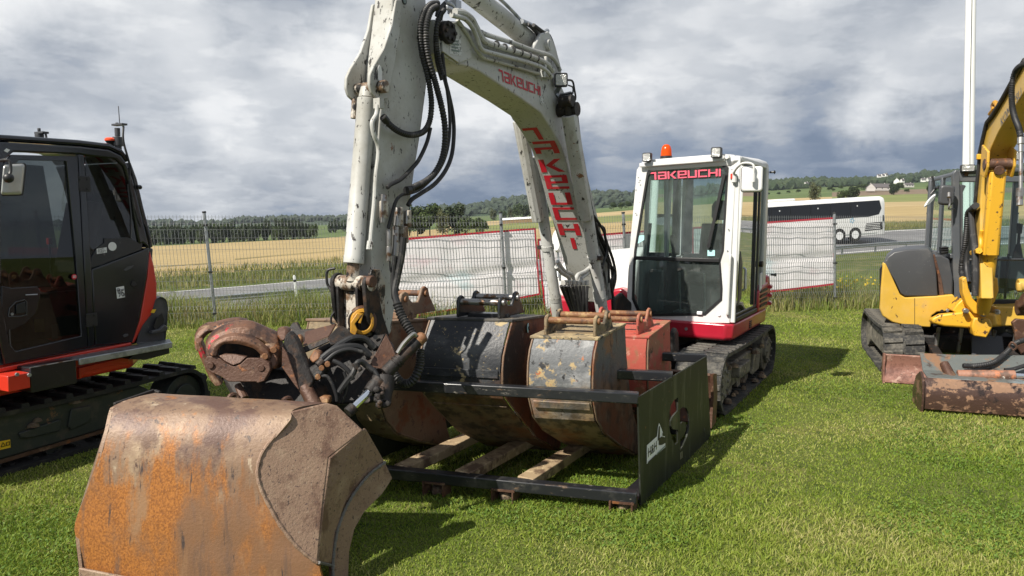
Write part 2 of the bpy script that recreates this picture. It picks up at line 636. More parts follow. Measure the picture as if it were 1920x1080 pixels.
RUSTM = mat('rusty_steel', (.105, .055, .036), .55, metal=.2, layers=[((.075, .035, .022), 5, .42, .65, (1, 1, 1), .5), ((.24, .155, .095), 7, .58, .78), ((.22, .085, .03), 12, .62, .74), ((.03, .018, .014), 26, .66, .74)], bump=.35, bscale=55)
RUSTG = mat('rusty_grab_steel', (.15, .075, .045), .50, metal=.2, layers=[((.055, .03, .022), 6, .44, .62), ((.30, .20, .125), 8, .58, .72), ((.25, .10, .04), 13, .60, .70), ((.36, .015, .025), 3.6, .665, .69), ((.035, .02, .015), 22, .64, .72)], bump=.4, bscale=45)
WIREM = mat('fence_wire_zinc', (.20, .21, .215), .65, metal=.2)
STEELG = mat('galvanised_steel', (.42, .44, .46), .42, metal=.7, layers=[((.28, .30, .32), 12, .45, .65)])
STEELW = mat('worn_bright_steel', (.35, .34, .33), .35, metal=.8, layers=[((.16, .09, .05), 14, .5, .7)])
CHROME = mat('chromed_rod', (.80, .82, .85), .08, metal=1.0)
TREAD = mat('tread_plate', (.24, .25, .26), .42, metal=.6, bump=1.0, bscale=60, layers=[((.10, .10, .10), 20, .5, .7)])
PINRUST = mat('rusty_pin', (.19, .085, .035), .65, layers=[((.34, .21, .09), 14, .54, .68), ((.08, .04, .025), 8, .52, .68)], bump=.3, bscale=50)
DIRTF = mat('sandy_bucket_steel', (.20, .15, .09), .7, layers=[((.36, .26, .14), 5, .5, .72), ((.045, .038, .03), 7, .52, .68), ((.12, .06, .03), 18, .6, .7)], bump=.3, bscale=50)
TIMBER = mat('muddy_beam_steel', (.33, .24, .14), .75, layers=[((.12, .075, .045), 6, .48, .66), ((.48, .37, .22), 14, .55, .7)], bump=.3, bscale=30)
MUDM = mat('dried_mud', (.15, .115, .08), .95, layers=[((.10, .06, .04), 20, .45, .65), ((.33, .23, .14), 8, .55, .7)], bump=1.0, bscale=35)
GLASS = glass_mat('cab_glass', (.56, .68, .66), 1.3, 0.0, .26)
GLASS_D = glass_mat('dark_tinted_glass', (.10, .12, .12), 1.15, 0.0, .012)
GLASS_S = glass_mat('side_glass', (.72, .84, .82), 1.0, 0.0, .05)
LENS = mat('lamp_lens', (.50, .50, .48), .12, metal=.5, bump=.7, bscale=90)
AMBER = mat('amber_beacon_lens', (.85, .12, .008), .18, trans=.45)
REDLENS = mat('red_lens', (.65, .05, .03), .2, trans=.3)
WHITE = mat('white_sticker', (.75, .76, .76), .5)
SCUFFW = mat('worn_white_sticker', (.60, .61, .60), .5, layers=[((.20, .20, .19), 60, .55, .6)])
INK = mat('black_print', (.010, .010, .011), .5)
GREYP = mat('grey_print', (.16, .20, .18), .5)
YSTICK = mat('yellow_sticker', (.80, .50, .02), .45)
CYAN = mat('pale_blue_sticker', (.42, .72, .72), .5)
RSTICK = mat('red_sticker', (.55, .02, .04), .45)
SEATM = mat('seat_fabric', (.012, .012, .013), .9, bump=.3, bscale=150)
INTG = mat('grey_cab_trim', (.085, .092, .095), .6)
INTL = mat('pale_cab_trim', (.22, .23, .23), .6)
MIRROR = mat('mirror_back', (.42, .42, .40), .25, metal=.3, coat=.3, layers=[((.30, .29, .27), 5, .5, .8)])
MIRW = mat('white_mirror_back', (.74, .74, .73), .22, coat=.4)


def text_mesh(parent, body, origin, xdir, ydir, size, m, name='lettering', off=0.003, extrude=0.0, font_w=1.0):
    """flat print: lower left corner at origin, baseline along xdir"""
    cu = bpy.data.curves.new('print', 'FONT')
    cu.body = body
    cu.size = 1.0
    cu.resolution_u = 3
    ob = bpy.data.objects.new('print', cu)
    COL.objects.link(ob)
    dg = bpy.context.evaluated_depsgraph_get()
    me = bpy.data.meshes.new_from_object(ob.evaluated_get(dg))
    bpy.data.objects.remove(ob)
    bpy.data.curves.remove(cu)
    x = Vector(xdir).normalized()
    y = Vector(ydir)
    y = (y - x * y.dot(x)).normalized()
    n = x.cross(y)
    o = Vector(origin) + n * off
    for v in me.vertices:
        v.co = o + x * v.co.x * size * font_w + y * v.co.y * size
    me.materials.clear()
    me.materials.append(m)
    me.name = name
    out = bpy.data.objects.new(name, me)
    COL.objects.link(out)
    out.parent = parent
    return out


S_ = .19
GLYPH = {
    'T': [(0, .8, .72, 1), (.50, 0, .72, .8)],
    'A': [(0.05, .82, 1, 1), (.8, 0, 1, .82), (0, .42, .8, .58), (0, .16, .2, .42), (0, 0, .8, .16)],
    'K': [(0, 0, .2, 1), [(.26, .5), (.74, 1), (1.02, 1), (.54, .5), (1.02, 0), (.74, 0)]],
    'E': [(0, 0, .2, 1), (.2, .83, 1, 1), (.8, .56, 1, .83), (.2, .40, 1, .56), (.2, 0, 1, .17)],
    'U': [(0, 0, .2, 1), (.8, 0, 1, 1), (.2, 0, .8, .18)],
    'C': [(0, 0, .2, 1), (.2, .82, 1, 1), (.2, 0, 1, .18)],
    'H': [(0, 0, .2, 1), (.8, 0, 1, 1), (.2, .41, .8, .59)],
    'I': [(0, 0, .2, 1)],
}
GWID = {'T': .78, 'A': 1, 'K': 1.02, 'E': 1, 'U': 1, 'C': 1, 'H': 1, 'I': .2}


def wordmark(fn, word, gap=.22, sub=1):
    """maps block letters through fn(s, t): s along the word 0..1, t up 0..1"""
    W = sum(GWID[c] for c in word) + gap * (len(word) - 1)
    mb = MB()
    x = 0
    for c in word:
        for g in GLYPH[c]:
            if isinstance(g, list):
                mb.poly([fn((x + a) / W, b) for a, b in g])
            else:
                a0, b0, a1, b1 = g
                for i in range(sub):
                    aa, ab = a0 + (a1 - a0) * i / sub, a0 + (a1 - a0) * (i + 1) / sub
                    mb.poly([fn((x + aa) / W, b0), fn((x + ab) / W, b0), fn((x + ab) / W, b1), fn((x + aa) / W, b1)])
        x += GWID[c] + gap
    return mb
# ================================================================== THE SETTING
import numpy as np
TILT = 0.060            # plumb things lean against the sloping lawn


def fence_y(X):
    return 13.41 + 0.205 * X


FDIR = Vector((1, .205, 0)).normalized()


def interp(tab, x):
    if x <= tab[0][0]:
        return tab[0][1]
    for (a, u), (b, v) in zip(tab, tab[1:]):
        if x <= b:
            return u + (v - u) * (x - a) / (b - a)
    return tab[-1][1]


def ground_mat(name, col, layers=(), bump=0.0, bscale=3.0, rough=.95, var=.12, vscale=.5):
    return mat(name, col, rough, layers=layers, bump=bump, bscale=bscale, var=var, vscale=vscale, spec=.15)


LAWN = ground_mat('lawn_soil_and_grass', (.11, .14, .030), [((.22, .20, .07), 1.1, .50, .75), ((.04, .066, .012), 4.0, .50, .70), ((.13, .13, .045), 40, .5, .68), ((.030, .045, .010), 90, .50, .66)], bump=.9, bscale=60)
VERGE = ground_mat('verge_grass', (.075, .095, .025), [((.17, .15, .06), .8, .5, .7), ((.04, .06, .015), 3, .5, .7)], bump=.8, bscale=12)
STUB = ground_mat('stubble_field', (.36, .27, .13), [((.28, .21, .10), .05, .45, .7, (1, 4, 1)), ((.44, .34, .18), .35, .5, .75, (.25, 3, 1)), ((.24, .20, .09), 1.2, .58, .75, (.2, 3, 1))], var=.1, vscale=.02)
STUB2 = ground_mat('pale_stubble_field', (.38, .29, .155), [((.30, .235, .115), .02, .45, .7, (.6, 4, 1))], var=.1, vscale=.01)
MEADOW = ground_mat('green_meadow', (.085, .125, .040), [((.12, .15, .055), .012, .45, .65, (1, 3, 1)), ((.055, .085, .03), .03, .55, .75)], var=.12, vscale=.01)
LIGHTG = ground_mat('light_green_field', (.165, .19, .062), [((.20, .20, .08), .02, .45, .7, (1, 3, 1))], var=.1, vscale=.01)
BROWNF = ground_mat('ploughed_field', (.17, .125, .085), [((.22, .17, .12), .03, .45, .7, (1, 4, 1))])
HILLG = ground_mat('wooded_hillside', (.035, .055, .030), [((.06, .08, .04), .01, .5, .7)])
ASPH = ground_mat('asphalt', (.16, .16, .165), [((.21, .21, .21), .4, .45, .7, (1, 1, 1)), ((.12, .12, .12), 30, .5, .7)], rough=.85, var=.05)
ROADW = mat('road_paint', (.72, .72, .70), .7)

COLS = [-1100, -700, -400, -150, 0, 150, 300, 450, 600, 720, 840, 960, 1080, 1200, 1320, 1440, 1560, 1680, 1800, 1950, 2150, 2400, 2800, 3300]


def road_line(off, dz0, dz1):
    """a line along the road: off metres from its near edge"""
    out = []
    for px in COLS:
        u = (px - 960) / F_PX / (math.cos(PITCH))
        ax, ay = -10.4 - .49 * off, 34 + .87 * off
        t = (u * ay - ax) / (.871 - u * .492)
        if t < -60 or (.871 - u * .492) < .05:
            t = min(max(t, -60), 260) if (.871 - u * .492) > .05 else 260
        t = min(max(t, -60), 260)
        z = -2.2 + 1.45 * (t / 45.0) if t < 45 else -.75 + .4 * (t - 45) / 45
        z += dz0 + (dz1 - dz0) * min(max(t / 45, 0), 1.5)
        out.append(Vector((ax + .871 * t, ay + .492 * t, z)))
    return out


LINES = {}
LINES['fence'] = []
for px in COLS:
    u = (px - 960) / F_PX
    X = u * 13.41 / max(.2, 1 - .205 * u)
    LINES['fence'].append(Vector((X, fence_y(X) + .25, 0)))
LINES['mid'] = [a.lerp(b, .45) + Vector((0, 0, -.15)) for a, b in zip(LINES['fence'], road_line(-2.0, -.12, -.12))]
LINES['r0'] = road_line(0, 0, 0)
LINES['r1'] = road_line(9.0, .15, .95)
LINES['v3'] = road_line(16.0, .45, 1.2)
FAR = {
    140: [(-1100, 506), (300, 483), (600, 470), (960, 447), (1300, 428), (1700, 410), (3300, 385)],
    300: [(-1100, 486), (300, 468), (600, 455), (960, 432), (1300, 405), (1700, 386), (3300, 360)],
    450: [(-1100, 478), (300, 461), (600, 447), (960, 419), (1300, 393), (1450, 384), (1700, 378), (3300, 352)],
    700: [(-1100, 462), (300, 448), (600, 436), (960, 412), (1300, 385), (1450, 373), (1700, 364), (3300, 338)],
    950: [(-1100, 452), (300, 440), (600, 430), (960, 408), (1300, 378), (1450, 365), (1700, 355), (3300, 328)],
    1300: [(-1100, 440), (300, 430), (650, 421), (830, 409), (960, 402), (1180, 387), (1443, 357), (1527, 352), (1640, 346), (1760, 341), (3300, 312)],
    2000: [(-1100, 430), (300, 419), (407, 421), (467, 413), (581, 411), (650, 411), (760, 409), (830, 391), (900, 386), (950, 374), (1033, 369), (1140, 361),
           (1180, 366), (1300, 354), (1443, 345), (1525, 340), (1600, 341), (1700, 332), (1760, 325), (1900, 314), (2200, 302), (3300, 292)],
    2700: [(-1100, 440), (300, 430), (650, 420), (960, 384), (1443, 353), (1760, 334), (3300, 300)],
}


def far_pt(px, Y):
    return on_y(px, interp(FAR[Y], px), Y)


def strip_obj(name, la, lb, m, n=1, lift=0.0):
    mb = MB()
    k = len(la)
    for j in range(n + 1):
        mb.v += [a.lerp(b, j / n) + Vector((0, 0, lift)) for a, b in zip(la, lb)]
    mb.f = [(j * k + i, j * k + i + 1, (j + 1) * k + i + 1, (j + 1) * k + i) for j in range(n) for i in range(k - 1)]
    return tag(mb.build(name, m, fix=False, smooth=True), kind='structure')


lawn = MB()
fl = LINES['fence']
lawn.poly([(-26, -8, 0), (30, -8, 0), (30, fence_y(30) + .25, 0), (-26, fence_y(-26) + .25, 0)])
tag(lawn.build('lawn', LAWN, smooth=False), kind='structure')
vstart = [Vector((p.x, p.y - .05, -.006)) for p in fl]
strip_obj('verge', vstart, LINES['mid'], VERGE)
strip_obj('verge', LINES['mid'], LINES['r0'], VERGE)
strip_obj('road', LINES['r0'], LINES['r1'], ASPH)
for off, wd in ((.35, .15), (8.5, .15)):
    strip_obj('road_line', road_line(off, .15 * off / 9 + .02, .95 * off / 9 + .02), road_line(off + wd, .15 * (off + wd) / 9 + .02, .95 * (off + wd) / 9 + .02), ROADW)
cl = MB()
ca, cb = road_line(4.4, .30, .49), road_line(4.55, .31, .50)
for t in range(-40, 120, 4):
    ax, ay = -10.4 - .49 * 4.45, 34 + .87 * 4.45
    q = []
    for tt, o in ((t, -.08), (t + 2, -.08), (t + 2, .08), (t, .08)):
        z = (-2.2 + 1.45 * (tt / 45.0) if tt < 45 else -.75 + .4 * (tt - 45) / 45) + (.15 + .8 * min(max(tt / 45, 0), 1.5)) * 4.45 / 9 + .02
        q.append(Vector((ax + .871 * tt - .49 * o, ay + .492 * tt + .87 * o, z)))
    cl.poly(q)
tag(cl.build('road_line', ROADW, smooth=False), kind='structure')
strip_obj('verge', LINES['r1'], LINES['v3'], VERGE)

# wheel tracks left in the stubble
for t0, t1, pa_, pb_ in ((.42, .86, 440, 700), (.47, .91, 440, 700), (.20, .30, 180, 420), (.62, .66, 1150, 1300)):
    la, lb = [], []
    for k in range(9):
        px = pa_ + (pb_ - pa_) * k / 8
        i = max(j for j in range(len(COLS) - 1) if COLS[j] <= px)
        u = (px - COLS[i]) / (COLS[i + 1] - COLS[i])
        a, b = LINES['v3'][i].lerp(LINES['v3'][i + 1], u), far_pt(COLS[i], 140).lerp(far_pt(COLS[i + 1], 140), u)
        tt = t0 + (t1 - t0) * k / 8
        la.append(a.lerp(b, tt))
        lb.append(a.lerp(b, tt + .013))
    strip_obj('field_track', la, lb, MATS['verge_grass'], lift=.05)

# far fields: strips of crops, each with its own ground
prev = LINES['v3']
PXF = [-1100, -700, -400, -150, 0, 150, 300, 450, 600, 720, 780, 840, 900, 960, 1020, 1080, 1140, 1200, 1260, 1320, 1380, 1440, 1500, 1560, 1620, 1680, 1740, 1800, 1950, 2150, 2400, 2800, 3300]


def crop(Y0, px):
    if Y0 < 300:
        return STUB
    if Y0 == 300:
        return STUB if px < 860 else LIGHTG if px < 1180 else STUB2
    if Y0 == 450:
        return MEADOW if px < 820 else STUB2 if px < 1200 else STUB2 if px < 1560 else LIGHTG
    if Y0 == 700:
        return MEADOW if px < 1550 else BROWNF
    if Y0 == 950:
        return MEADOW
    return HILLG


cells = {}
ys = [140, 300, 450, 700, 950, 1300, 2000, 2700]
strip_obj('field', LINES['v3'], [far_pt(px, 140) for px in COLS], STUB, n=2)
for Y0, Y1 in zip(ys, ys[1:]):
    for a, b in zip(PXF, PXF[1:]):
        m = crop(Y0, (a + b) / 2)
        mb = cells.setdefault(m.name, (MB(), m))[0]
        # cross terrain smoothly
        for q in range(2):
            def pt(px, k):
                p, r = far_pt(px, Y0), far_pt(px, Y1)
                return p.lerp(r, k / 2)
            mb.poly([pt(a, q), pt(b, q), pt(b, q + 1), pt(a, q + 1)])
for nm, (mb, m) in cells.items():
    tag(mb.build('hills' if m is HILLG else 'field', m, smooth=False), kind='structure')


# ------------------------------------------------------------------ grass (numpy, one blade = three faces)
def leaf_mat(name, cols, trans=.35, nscale=.8, rough=.55, stripes=False):
    m = bpy.data.materials.new(name)
    m.use_nodes = True
    nt = m.node_tree
    N, L = nt.nodes, nt.links
    b = N['Principled BSDF']
    b.inputs['Roughness'].default_value = rough
    b.inputs['Specular IOR Level'].default_value = .25
    g = N.new('ShaderNodeNewGeometry')
    tc = N.new('ShaderNodeTexCoord')
    n = N.new('ShaderNodeTexNoise')
    n.inputs['Scale'].default_value = nscale
    n.inputs['Detail'].default_value = 4
    L.new(tc.outputs['Object'], n.inputs['Vector'])
    a = N.new('ShaderNodeMath')
    a.operation = 'MULTIPLY_ADD'
    L.new(g.outputs['Random Per Island'], a.inputs[0])
    a.inputs[1].default_value = .55
    s = N.new('ShaderNodeMapRange')
    L.new(n.outputs[0], s.inputs[0])
    s.inputs[1].default_value, s.inputs[2].default_value, s.inputs[3].default_value, s.inputs[4].default_value = .33, .67, 0, .45
    L.new(s.outputs[0], a.inputs[2])
    fac = a.outputs[0]
    if stripes:
        # mowing lanes
        wv = N.new('ShaderNodeTexWave')
        wv.wave_profile = 'SIN'
        mp = N.new('ShaderNodeMapping')
        mp.inputs['Rotation'].default_value = (0, 0, 1.45)
        L.new(tc.outputs['Object'], mp.inputs[0])
        L.new(mp.outputs[0], wv.inputs['Vector'])
        wv.inputs['Scale'].default_value = .14
        wv.inputs['Distortion'].default_value = 1.2
        wv.inputs['Detail'].default_value = 2
        m3 = N.new('ShaderNodeMath')
        m3.operation = 'MULTIPLY_ADD'
        L.new(wv.outputs['Fac'], m3.inputs[0])
        m3.inputs[1].default_value = .22
        m4 = N.new('ShaderNodeMath')
        m4.operation = 'SUBTRACT'
        L.new(a.outputs[0], m4.inputs[0])
        m4.inputs[1].default_value = .10
        L.new(m4.outputs[0], m3.inputs[2])
        fac = m3.outputs[0]
    r = N.new('ShaderNodeValToRGB')
    L.new(fac, r.inputs[0])
    k = len(cols)
    r.color_ramp.elements[0].color = (*cols[0], 1)
    r.color_ramp.elements[0].position = 0
    r.color_ramp.elements[1].color = (*cols[-1], 1)
    r.color_ramp.elements[1].position = 1
    for i in range(1, k - 1):
        e = r.color_ramp.elements.new(i / (k - 1))
        e.color = (*cols[i], 1)
    L.new(r.outputs[0], b.inputs['Base Color'])
    t = N.new('ShaderNodeBsdfTranslucent')
    L.new(r.outputs[0], t.inputs[0])
    ms = N.new('ShaderNodeMixShader')
    ms.inputs[0].default_value = trans
    L.new(b.outputs[0], ms.inputs[1])
    L.new(t.outputs[0], ms.inputs[2])
    L.new(ms.outputs[0], N['Material Output'].inputs['Surface'])
    return m


RNG = np.random.default_rng(5)


def blades(name, P, h, w, lean, m, parent=None):
    """P (n,3) roots, h heights, w widths: bent blades as one mesh"""
    n = len(P)
    az = RNG.uniform(0, 2 * np.pi, n)
    dx, dy = np.cos(az), np.sin(az)
    la = RNG.uniform(0, 2 * np.pi, n)
    ln = lean * RNG.uniform(.2, 1, n) * h
    lx, ly = np.cos(la) * ln, np.sin(la) * ln
    V = np.zeros((n, 5, 3), np.float32)
    hw = w / 2
    V[:, 0] = P + np.stack([dx * hw, dy * hw, 0 * h], 1)
    V[:, 1] = P - np.stack([dx * hw, dy * hw, 0 * h], 1)
    mx = P + np.stack([lx * .3, ly * .3, h * .6], 1)
    V[:, 2] = mx - np.stack([dx * hw * .75, dy * hw * .75, 0 * h], 1)
    V[:, 3] = mx + np.stack([dx * hw * .75, dy * hw * .75, 0 * h], 1)
    V[:, 4] = P + np.stack([lx, ly, h], 1)
    me = bpy.data.meshes.new(name)
    me.vertices.add(n * 5)
    me.vertices.foreach_set('co', V.reshape(-1))
    base = (np.arange(n) * 5)[:, None]
    quad = base + np.array([[0, 1, 2, 3]])
    tri = base + np.array([[3, 2, 4]])
    loops = np.concatenate([quad, tri], 1).reshape(-1)
    me.loops.add(n * 7)
    me.loops.foreach_set('vertex_index', loops.astype(np.int32))
    me.polygons.add(n * 2)
    st = np.stack([np.arange(n) * 7, np.arange(n) * 7 + 4], 1).reshape(-1)
    me.polygons.foreach_set('loop_start', st.astype(np.int32))
    me.update(calc_edges=True)
    me.validate()
    me.materials.append(m)
    o = bpy.data.objects.new(name, me)
    COL.objects.link(o)
    o.parent = parent
    return o


GRASS = leaf_mat('grass_blades', [(.11, .185, .016), (.21, .30, .034), (.32, .37, .066), (.52, .47, .21)], .42, .75, stripes=True)
CLOVER = leaf_mat('clover_leaves', [(.085, .165, .024), (.13, .215, .034), (.18, .25, .05)], .3, 2)
WEED = leaf_mat('long_weeds', [(.10, .165, .025), (.17, .235, .045), (.26, .28, .085), (.44, .37, .19)], .42, .5)
DRY = leaf_mat('dry_grass', [(.11, .12, .04), (.24, .20, .09), (.36, .28, .15)], .3, .5)


def in_view_pts(n, y0, y1, power, pad=.8):
    """ground places, thinning out with distance"""
    u = RNG.uniform(0, 1, n)
    k = 1 - power
    Y = (y0 ** k + u * (y1 ** k - y0 ** k)) ** (1 / k)
    X = RNG.uniform(-1, 1, n) * (Y * .76 + pad)
    ok = Y < 13.41 + .205 * X + .2
    return X[ok], Y[ok]


X, Y = in_view_pts(420000, 2.6, 16.5, 1.15)
h = RNG.uniform(.010, .028, len(X)) * (1 + .35 * np.sin(X * 1.3 + np.cos(Y * 1.1) * 2))
tag(blades('grass', np.stack([X, Y, 0 * X], 1), h, (.0032 + .00075 * Y) * RNG.uniform(.7, 1.3, len(X)), 1.5, GRASS),
    'short mown lawn grass under the machines', 'grass', kind='stuff')
X, Y = in_view_pts(110000, 2.6, 10, 1.2)
sel = (np.sin(X * 2.1 + 1.3 * np.sin(Y * 1.7)) + np.sin(Y * 2.9 + X)) > .35
X, Y = X[sel], Y[sel]
tag(blades('clover', np.stack([X, Y, RNG.uniform(.004, .02, len(X))], 1), RNG.uniform(.006, .014, len(X)), RNG.uniform(.009, .016, len(X)), 2.6, CLOVER),
    'patches of clover in the mown lawn', 'clover', kind='stuff')
# long weeds along and behind the fence
n = 52000
X = RNG.uniform(-13, 16, n)
d = np.abs(RNG.normal(0, 1, n)) * 3.2 - .35
Yb = 13.41 + .205 * X + d
z = -.004 - np.clip((d - .25) * .11, 0, 2.2) * np.clip(1 - (X - 2) / 14, .45, 1)
clump = .5 + .5 * np.sin(X * 1.9 + 1.7 * np.sin(Yb * 1.3)) * np.sin(X * .7 + 2)
h = RNG.uniform(.16, .46, n) * (.6 + .9 * clump) * np.clip(.5 + (d + .4) * .9, .3, 1.25)
tag(blades('weeds', np.stack([X, Yb, z], 1), h, RNG.uniform(.009, .020, n), .75, WEED), 'long green weeds growing along the wire fence', 'weeds', kind='stuff')
n = 7000
X = RNG.uniform(-13, 16, n)
d = np.abs(RNG.normal(0, 1, n)) * 1.8 - .2
z = -np.clip((d - .25) * .11, 0, 2.2) * np.clip(1 - (X - 2) / 14, .45, 1)
h = RNG.uniform(.25, .62, n)
tag(blades('dry_grass', np.stack([X, 13.41 + .205 * X + d, z], 1), h, RNG.uniform(.005, .010, n), .9, DRY), 'dry straw coloured stalks among the weeds at the fence', 'grass', kind='stuff')
n = 260
X = RNG.uniform(5.2, 9.2, n)
d = RNG.uniform(.4, 3.2, n)
zf = -np.clip((d - .25) * .11, 0, 2.2) * np.clip(1 - (X - 2) / 14, .45, 1) + RNG.uniform(.30, .55, n)
YFL = mat('ragwort_yellow', (.62, .45, .02), .7, trans=.3)
tag(blades('wild_flowers', np.stack([X, 13.41 + .205 * X + d, zf], 1), RNG.uniform(.02, .05, n), RNG.uniform(.04, .08, n), 1.5, YFL), 'small yellow flowers among the weeds right of the banner', 'flowers', kind='stuff')
# rough grass beyond the road
rl0, rl1 = road_line(9.6, .17, .97), road_line(19, .5, 1.25)
pts = []
for i in range(len(COLS) - 1):
    L_ = (rl0[i + 1] - rl0[i]).length
    k = int(min(L_ * 260, 9000))
    a, b = RNG.uniform(0, 1, k), RNG.uniform(0, 1, k)
    p00, p10, p01, p11 = [np.array(v) for v in (rl0[i], rl0[i + 1], rl1[i], rl1[i + 1])]
    pts.append(p00[None] * ((1 - a) * (1 - b))[:, None] + p10[None] * (a * (1 - b))[:, None] + p01[None] * ((1 - a) * b)[:, None] + p11[None] * (a * b)[:, None])
pts = np.concatenate(pts)
tag(blades('roadside_grass', pts, RNG.uniform(.2, .55, len(pts)), RNG.uniform(.03, .06, len(pts)), .7, leaf_mat('roadside_grass', [(.13, .16, .04), (.21, .22, .075), (.34, .29, .13)], .35, .1)),
    'rough grass strip between the road and the stubble field', 'grass', kind='stuff')

# ------------------------------------------------------------------ fence
POSTS = [-12.75, -10.25, -7.75, -5.19, -2.65, -.1, 2.27, 4.52, 6.78, 8.98, 11.2, 13.5]


def lean(v):
    return Vector((v[0] - TILT * v[2], v[1], v[2]))


def make_panel():
    """one welded mesh panel, unit length along x, 1.9 m high, three folded ribs"""
    mb = MB()
    folds = [.30, 1.02, 1.74]

    def wire(pts, r):
        mb.tube([lean(p) for p in pts], r, 4, False)
    zs = [(.06, 0)]
    for f in folds:
        zs += [(f - .055, 0), (f, -.035), (f + .055, 0)]
    zs += [(1.93, 0)]
    for i in range(46):
        x = (i + .5) / 46 * 2.5
        wire([(x, y, z) for z, y in zs], .0032)
    for z in (.06, .245, .355, .62, .80, .965, 1.075, 1.34, 1.54, 1.685, 1.795, 1.90):
        wire([(0, .006, z), (2.5, .006, z)], .0032)
    return mb


wire_mesh = make_panel().mesh('wire_mesh', WIREM, smooth=False, fix=False)


def post_parts():
    p = MB()
    p.tube([lean((0, 0, -.05)), lean((0, 0, 1.97))], .027, 12)
    c = MB()
    c.tube([lean((0, 0, 1.97)), lean((0, 0, 1.985)), lean((0, 0, 2.0))], [.033, .036, .030], 12)
    out = [p.mesh('post', STEELG), c.mesh('cap', BLACKP)]
    for z in (1.76, .95, .22):
        k = MB()
        k.tube([lean((0, 0, z - .016)), lean((0, 0, z + .016))], .038, 10)
        k.box(lean((0, -.042, z)), (.05, .02, .03))
        out.append(k.mesh('clamp', BLACKP))
    return out


BLACKP = mat('black_plastic', (.015, .015, .016), .45)
pm = post_parts()
seen_posts = {-5.19: 'galvanised fence post left of the grab claw, in front of the stubble field',
              -.1: 'galvanised fence post standing in front of the white banner beyond the black bucket',
              2.27: 'galvanised fence post just left of the white cab', 6.78: 'galvanised fence post at the right hand end of the banner behind the white coach',
              8.98: 'galvanised fence post beside the charcoal engine hood of the yellow excavator'}
for i, X in enumerate(POSTS):
    e = empty('fence_post', (X, fence_y(X), 0), FDIR.to_2d().angle_signed(Vector((1, 0))) if False else math.atan(.205),
              seen_posts.get(X, 'galvanised fence post hidden behind a machine or outside the view'), 'fence post', 'posts of the wire fence')
    for me, nm in zip(pm, ('post', 'cap', 'clamp', 'clamp', 'clamp')):
        o = bpy.data.objects.new(nm, me)
        COL.objects.link(o)
        o.parent = e
panel_lbl = ['wire mesh fence panel far left behind the dark excavator', 'wire mesh fence panel behind the dark excavator cab', 'wire mesh fence panel between the orange counterweight and the first grey post',
             'wire mesh fence panel in front of the field, between first post and the white arm', 'wire mesh fence panel between white arm and the post at the banner',
             'wire mesh fence panel behind the boom of the white excavator', 'wire mesh fence panel hidden behind the white cab', 'wire mesh fence panel right of the white cab, backed by the banner',
             'wire mesh fence panel between banner end and yellow excavator, road behind it', 'wire mesh fence panel behind the yellow excavator cab', 'wire mesh fence panel at the far right end']
for i, (a, b) in enumerate(zip(POSTS, POSTS[1:])):
    L_ = (b - a) * 1.0208
    e = empty('wire_fence', (a, fence_y(a) - .05, 0), math.atan(.205), panel_lbl[i], 'wire fence', 'bays of the wire fence')
    o = bpy.data.objects.new('wire_mesh', wire_mesh)
    COL.objects.link(o)
    o.parent = e
    o.scale = (L_ / 2.5, 1, 1)
    o['kind'] = 'stuff'

# ------------------------------------------------------------------ banners tied to the back of the fence
VINYL = mat('banner_vinyl', (.87, .84, .86), .45, layers=[((.78, .62, .66), .7, .50, .74, (1, 1, 2)), ((.66, .76, .80), 1.1, .60, .80, (1, 1, 2))], trans=.12, bump=.15, bscale=5)
HEM = mat('red_banner_hem', (.55, .02, .045), .5, trans=.2)


def fpt(px, py, off=.05):
    """pixel to the fence plane, off metres behind it"""
    d = ray(px, py)
    t = (13.41 + off) / (d.y - .205 * d.x)
    return Vector((0, 0, CAM_H)) + d * t


def banner(c, label, nx=60, nz=22):
    tl, tr, br, bl = [fpt(*p) for p in c]
    nrm = Vector((-.2, 1, 0)).normalized()

    def P(u, v):
        p = (tl * (1 - u) + tr * u) * (1 - v) + (bl * (1 - u) + br * u) * v
        w = .004 * math.sin(u * 31 + v * 2) + .020 * mnoise.noise((u * 5, v * 1.6, 3)) + .030 * math.exp(-((v - .56) / .05) ** 2) + .005 * mnoise.noise((u * 20, v * 7, 1))
        return p + nrm * (w + .02) + Vector((0, 0, -.02 * math.sin(u * math.pi) * (v - .2)))
    e = empty('banner', tuple((bl + br) / 2), 0, label, 'banner', 'banners tied to the fence')
    o0 = Vector(e.location)
    mx, mz = .012, .028

    def patch(u0, u1, v0, v1, a, b):
        mb = MB()
        for j in range(b + 1):
            for i in range(a + 1):
                mb.v.append(P(u0 + (u1 - u0) * i / a, v0 + (v1 - v0) * j / b) - o0)
        mb.f = [(j * (a + 1) + i, j * (a + 1) + i + 1, (j + 1) * (a + 1) + i + 1, (j + 1) * (a + 1) + i) for j in range(b) for i in range(a)]
        return mb
    patch(mx, 1 - mx, mz, 1 - mz, nx, nz).build('sheet', VINYL, e, fix=False, angle=180)
    patch(0, 1, 0, mz, nx, 1).build('hem', HEM, e, fix=False)
    patch(0, 1, 1 - mz, 1, nx, 1).build('hem', HEM, e, fix=False)
    patch(0, mx, mz, 1 - mz, 1, nz).build('hem', HEM, e, fix=False)
    patch(1 - mx, 1, mz, 1 - mz, 1, nz).build('hem', HEM, e, fix=False)


banner([(716, 450), (1005, 427), (1014, 553), (722, 603)], 'white fence banner with red hem behind the black and brown buckets')
banner([(1008, 448), (1290, 426), (1294, 552), (1022, 590)], 'white fence banner with red hem behind the boom cylinders and white hood')
banner([(1298, 426), (1567, 407), (1568, 534), (1302, 562)], 'white fence banner with red hem between white cab and the grey post at its right')

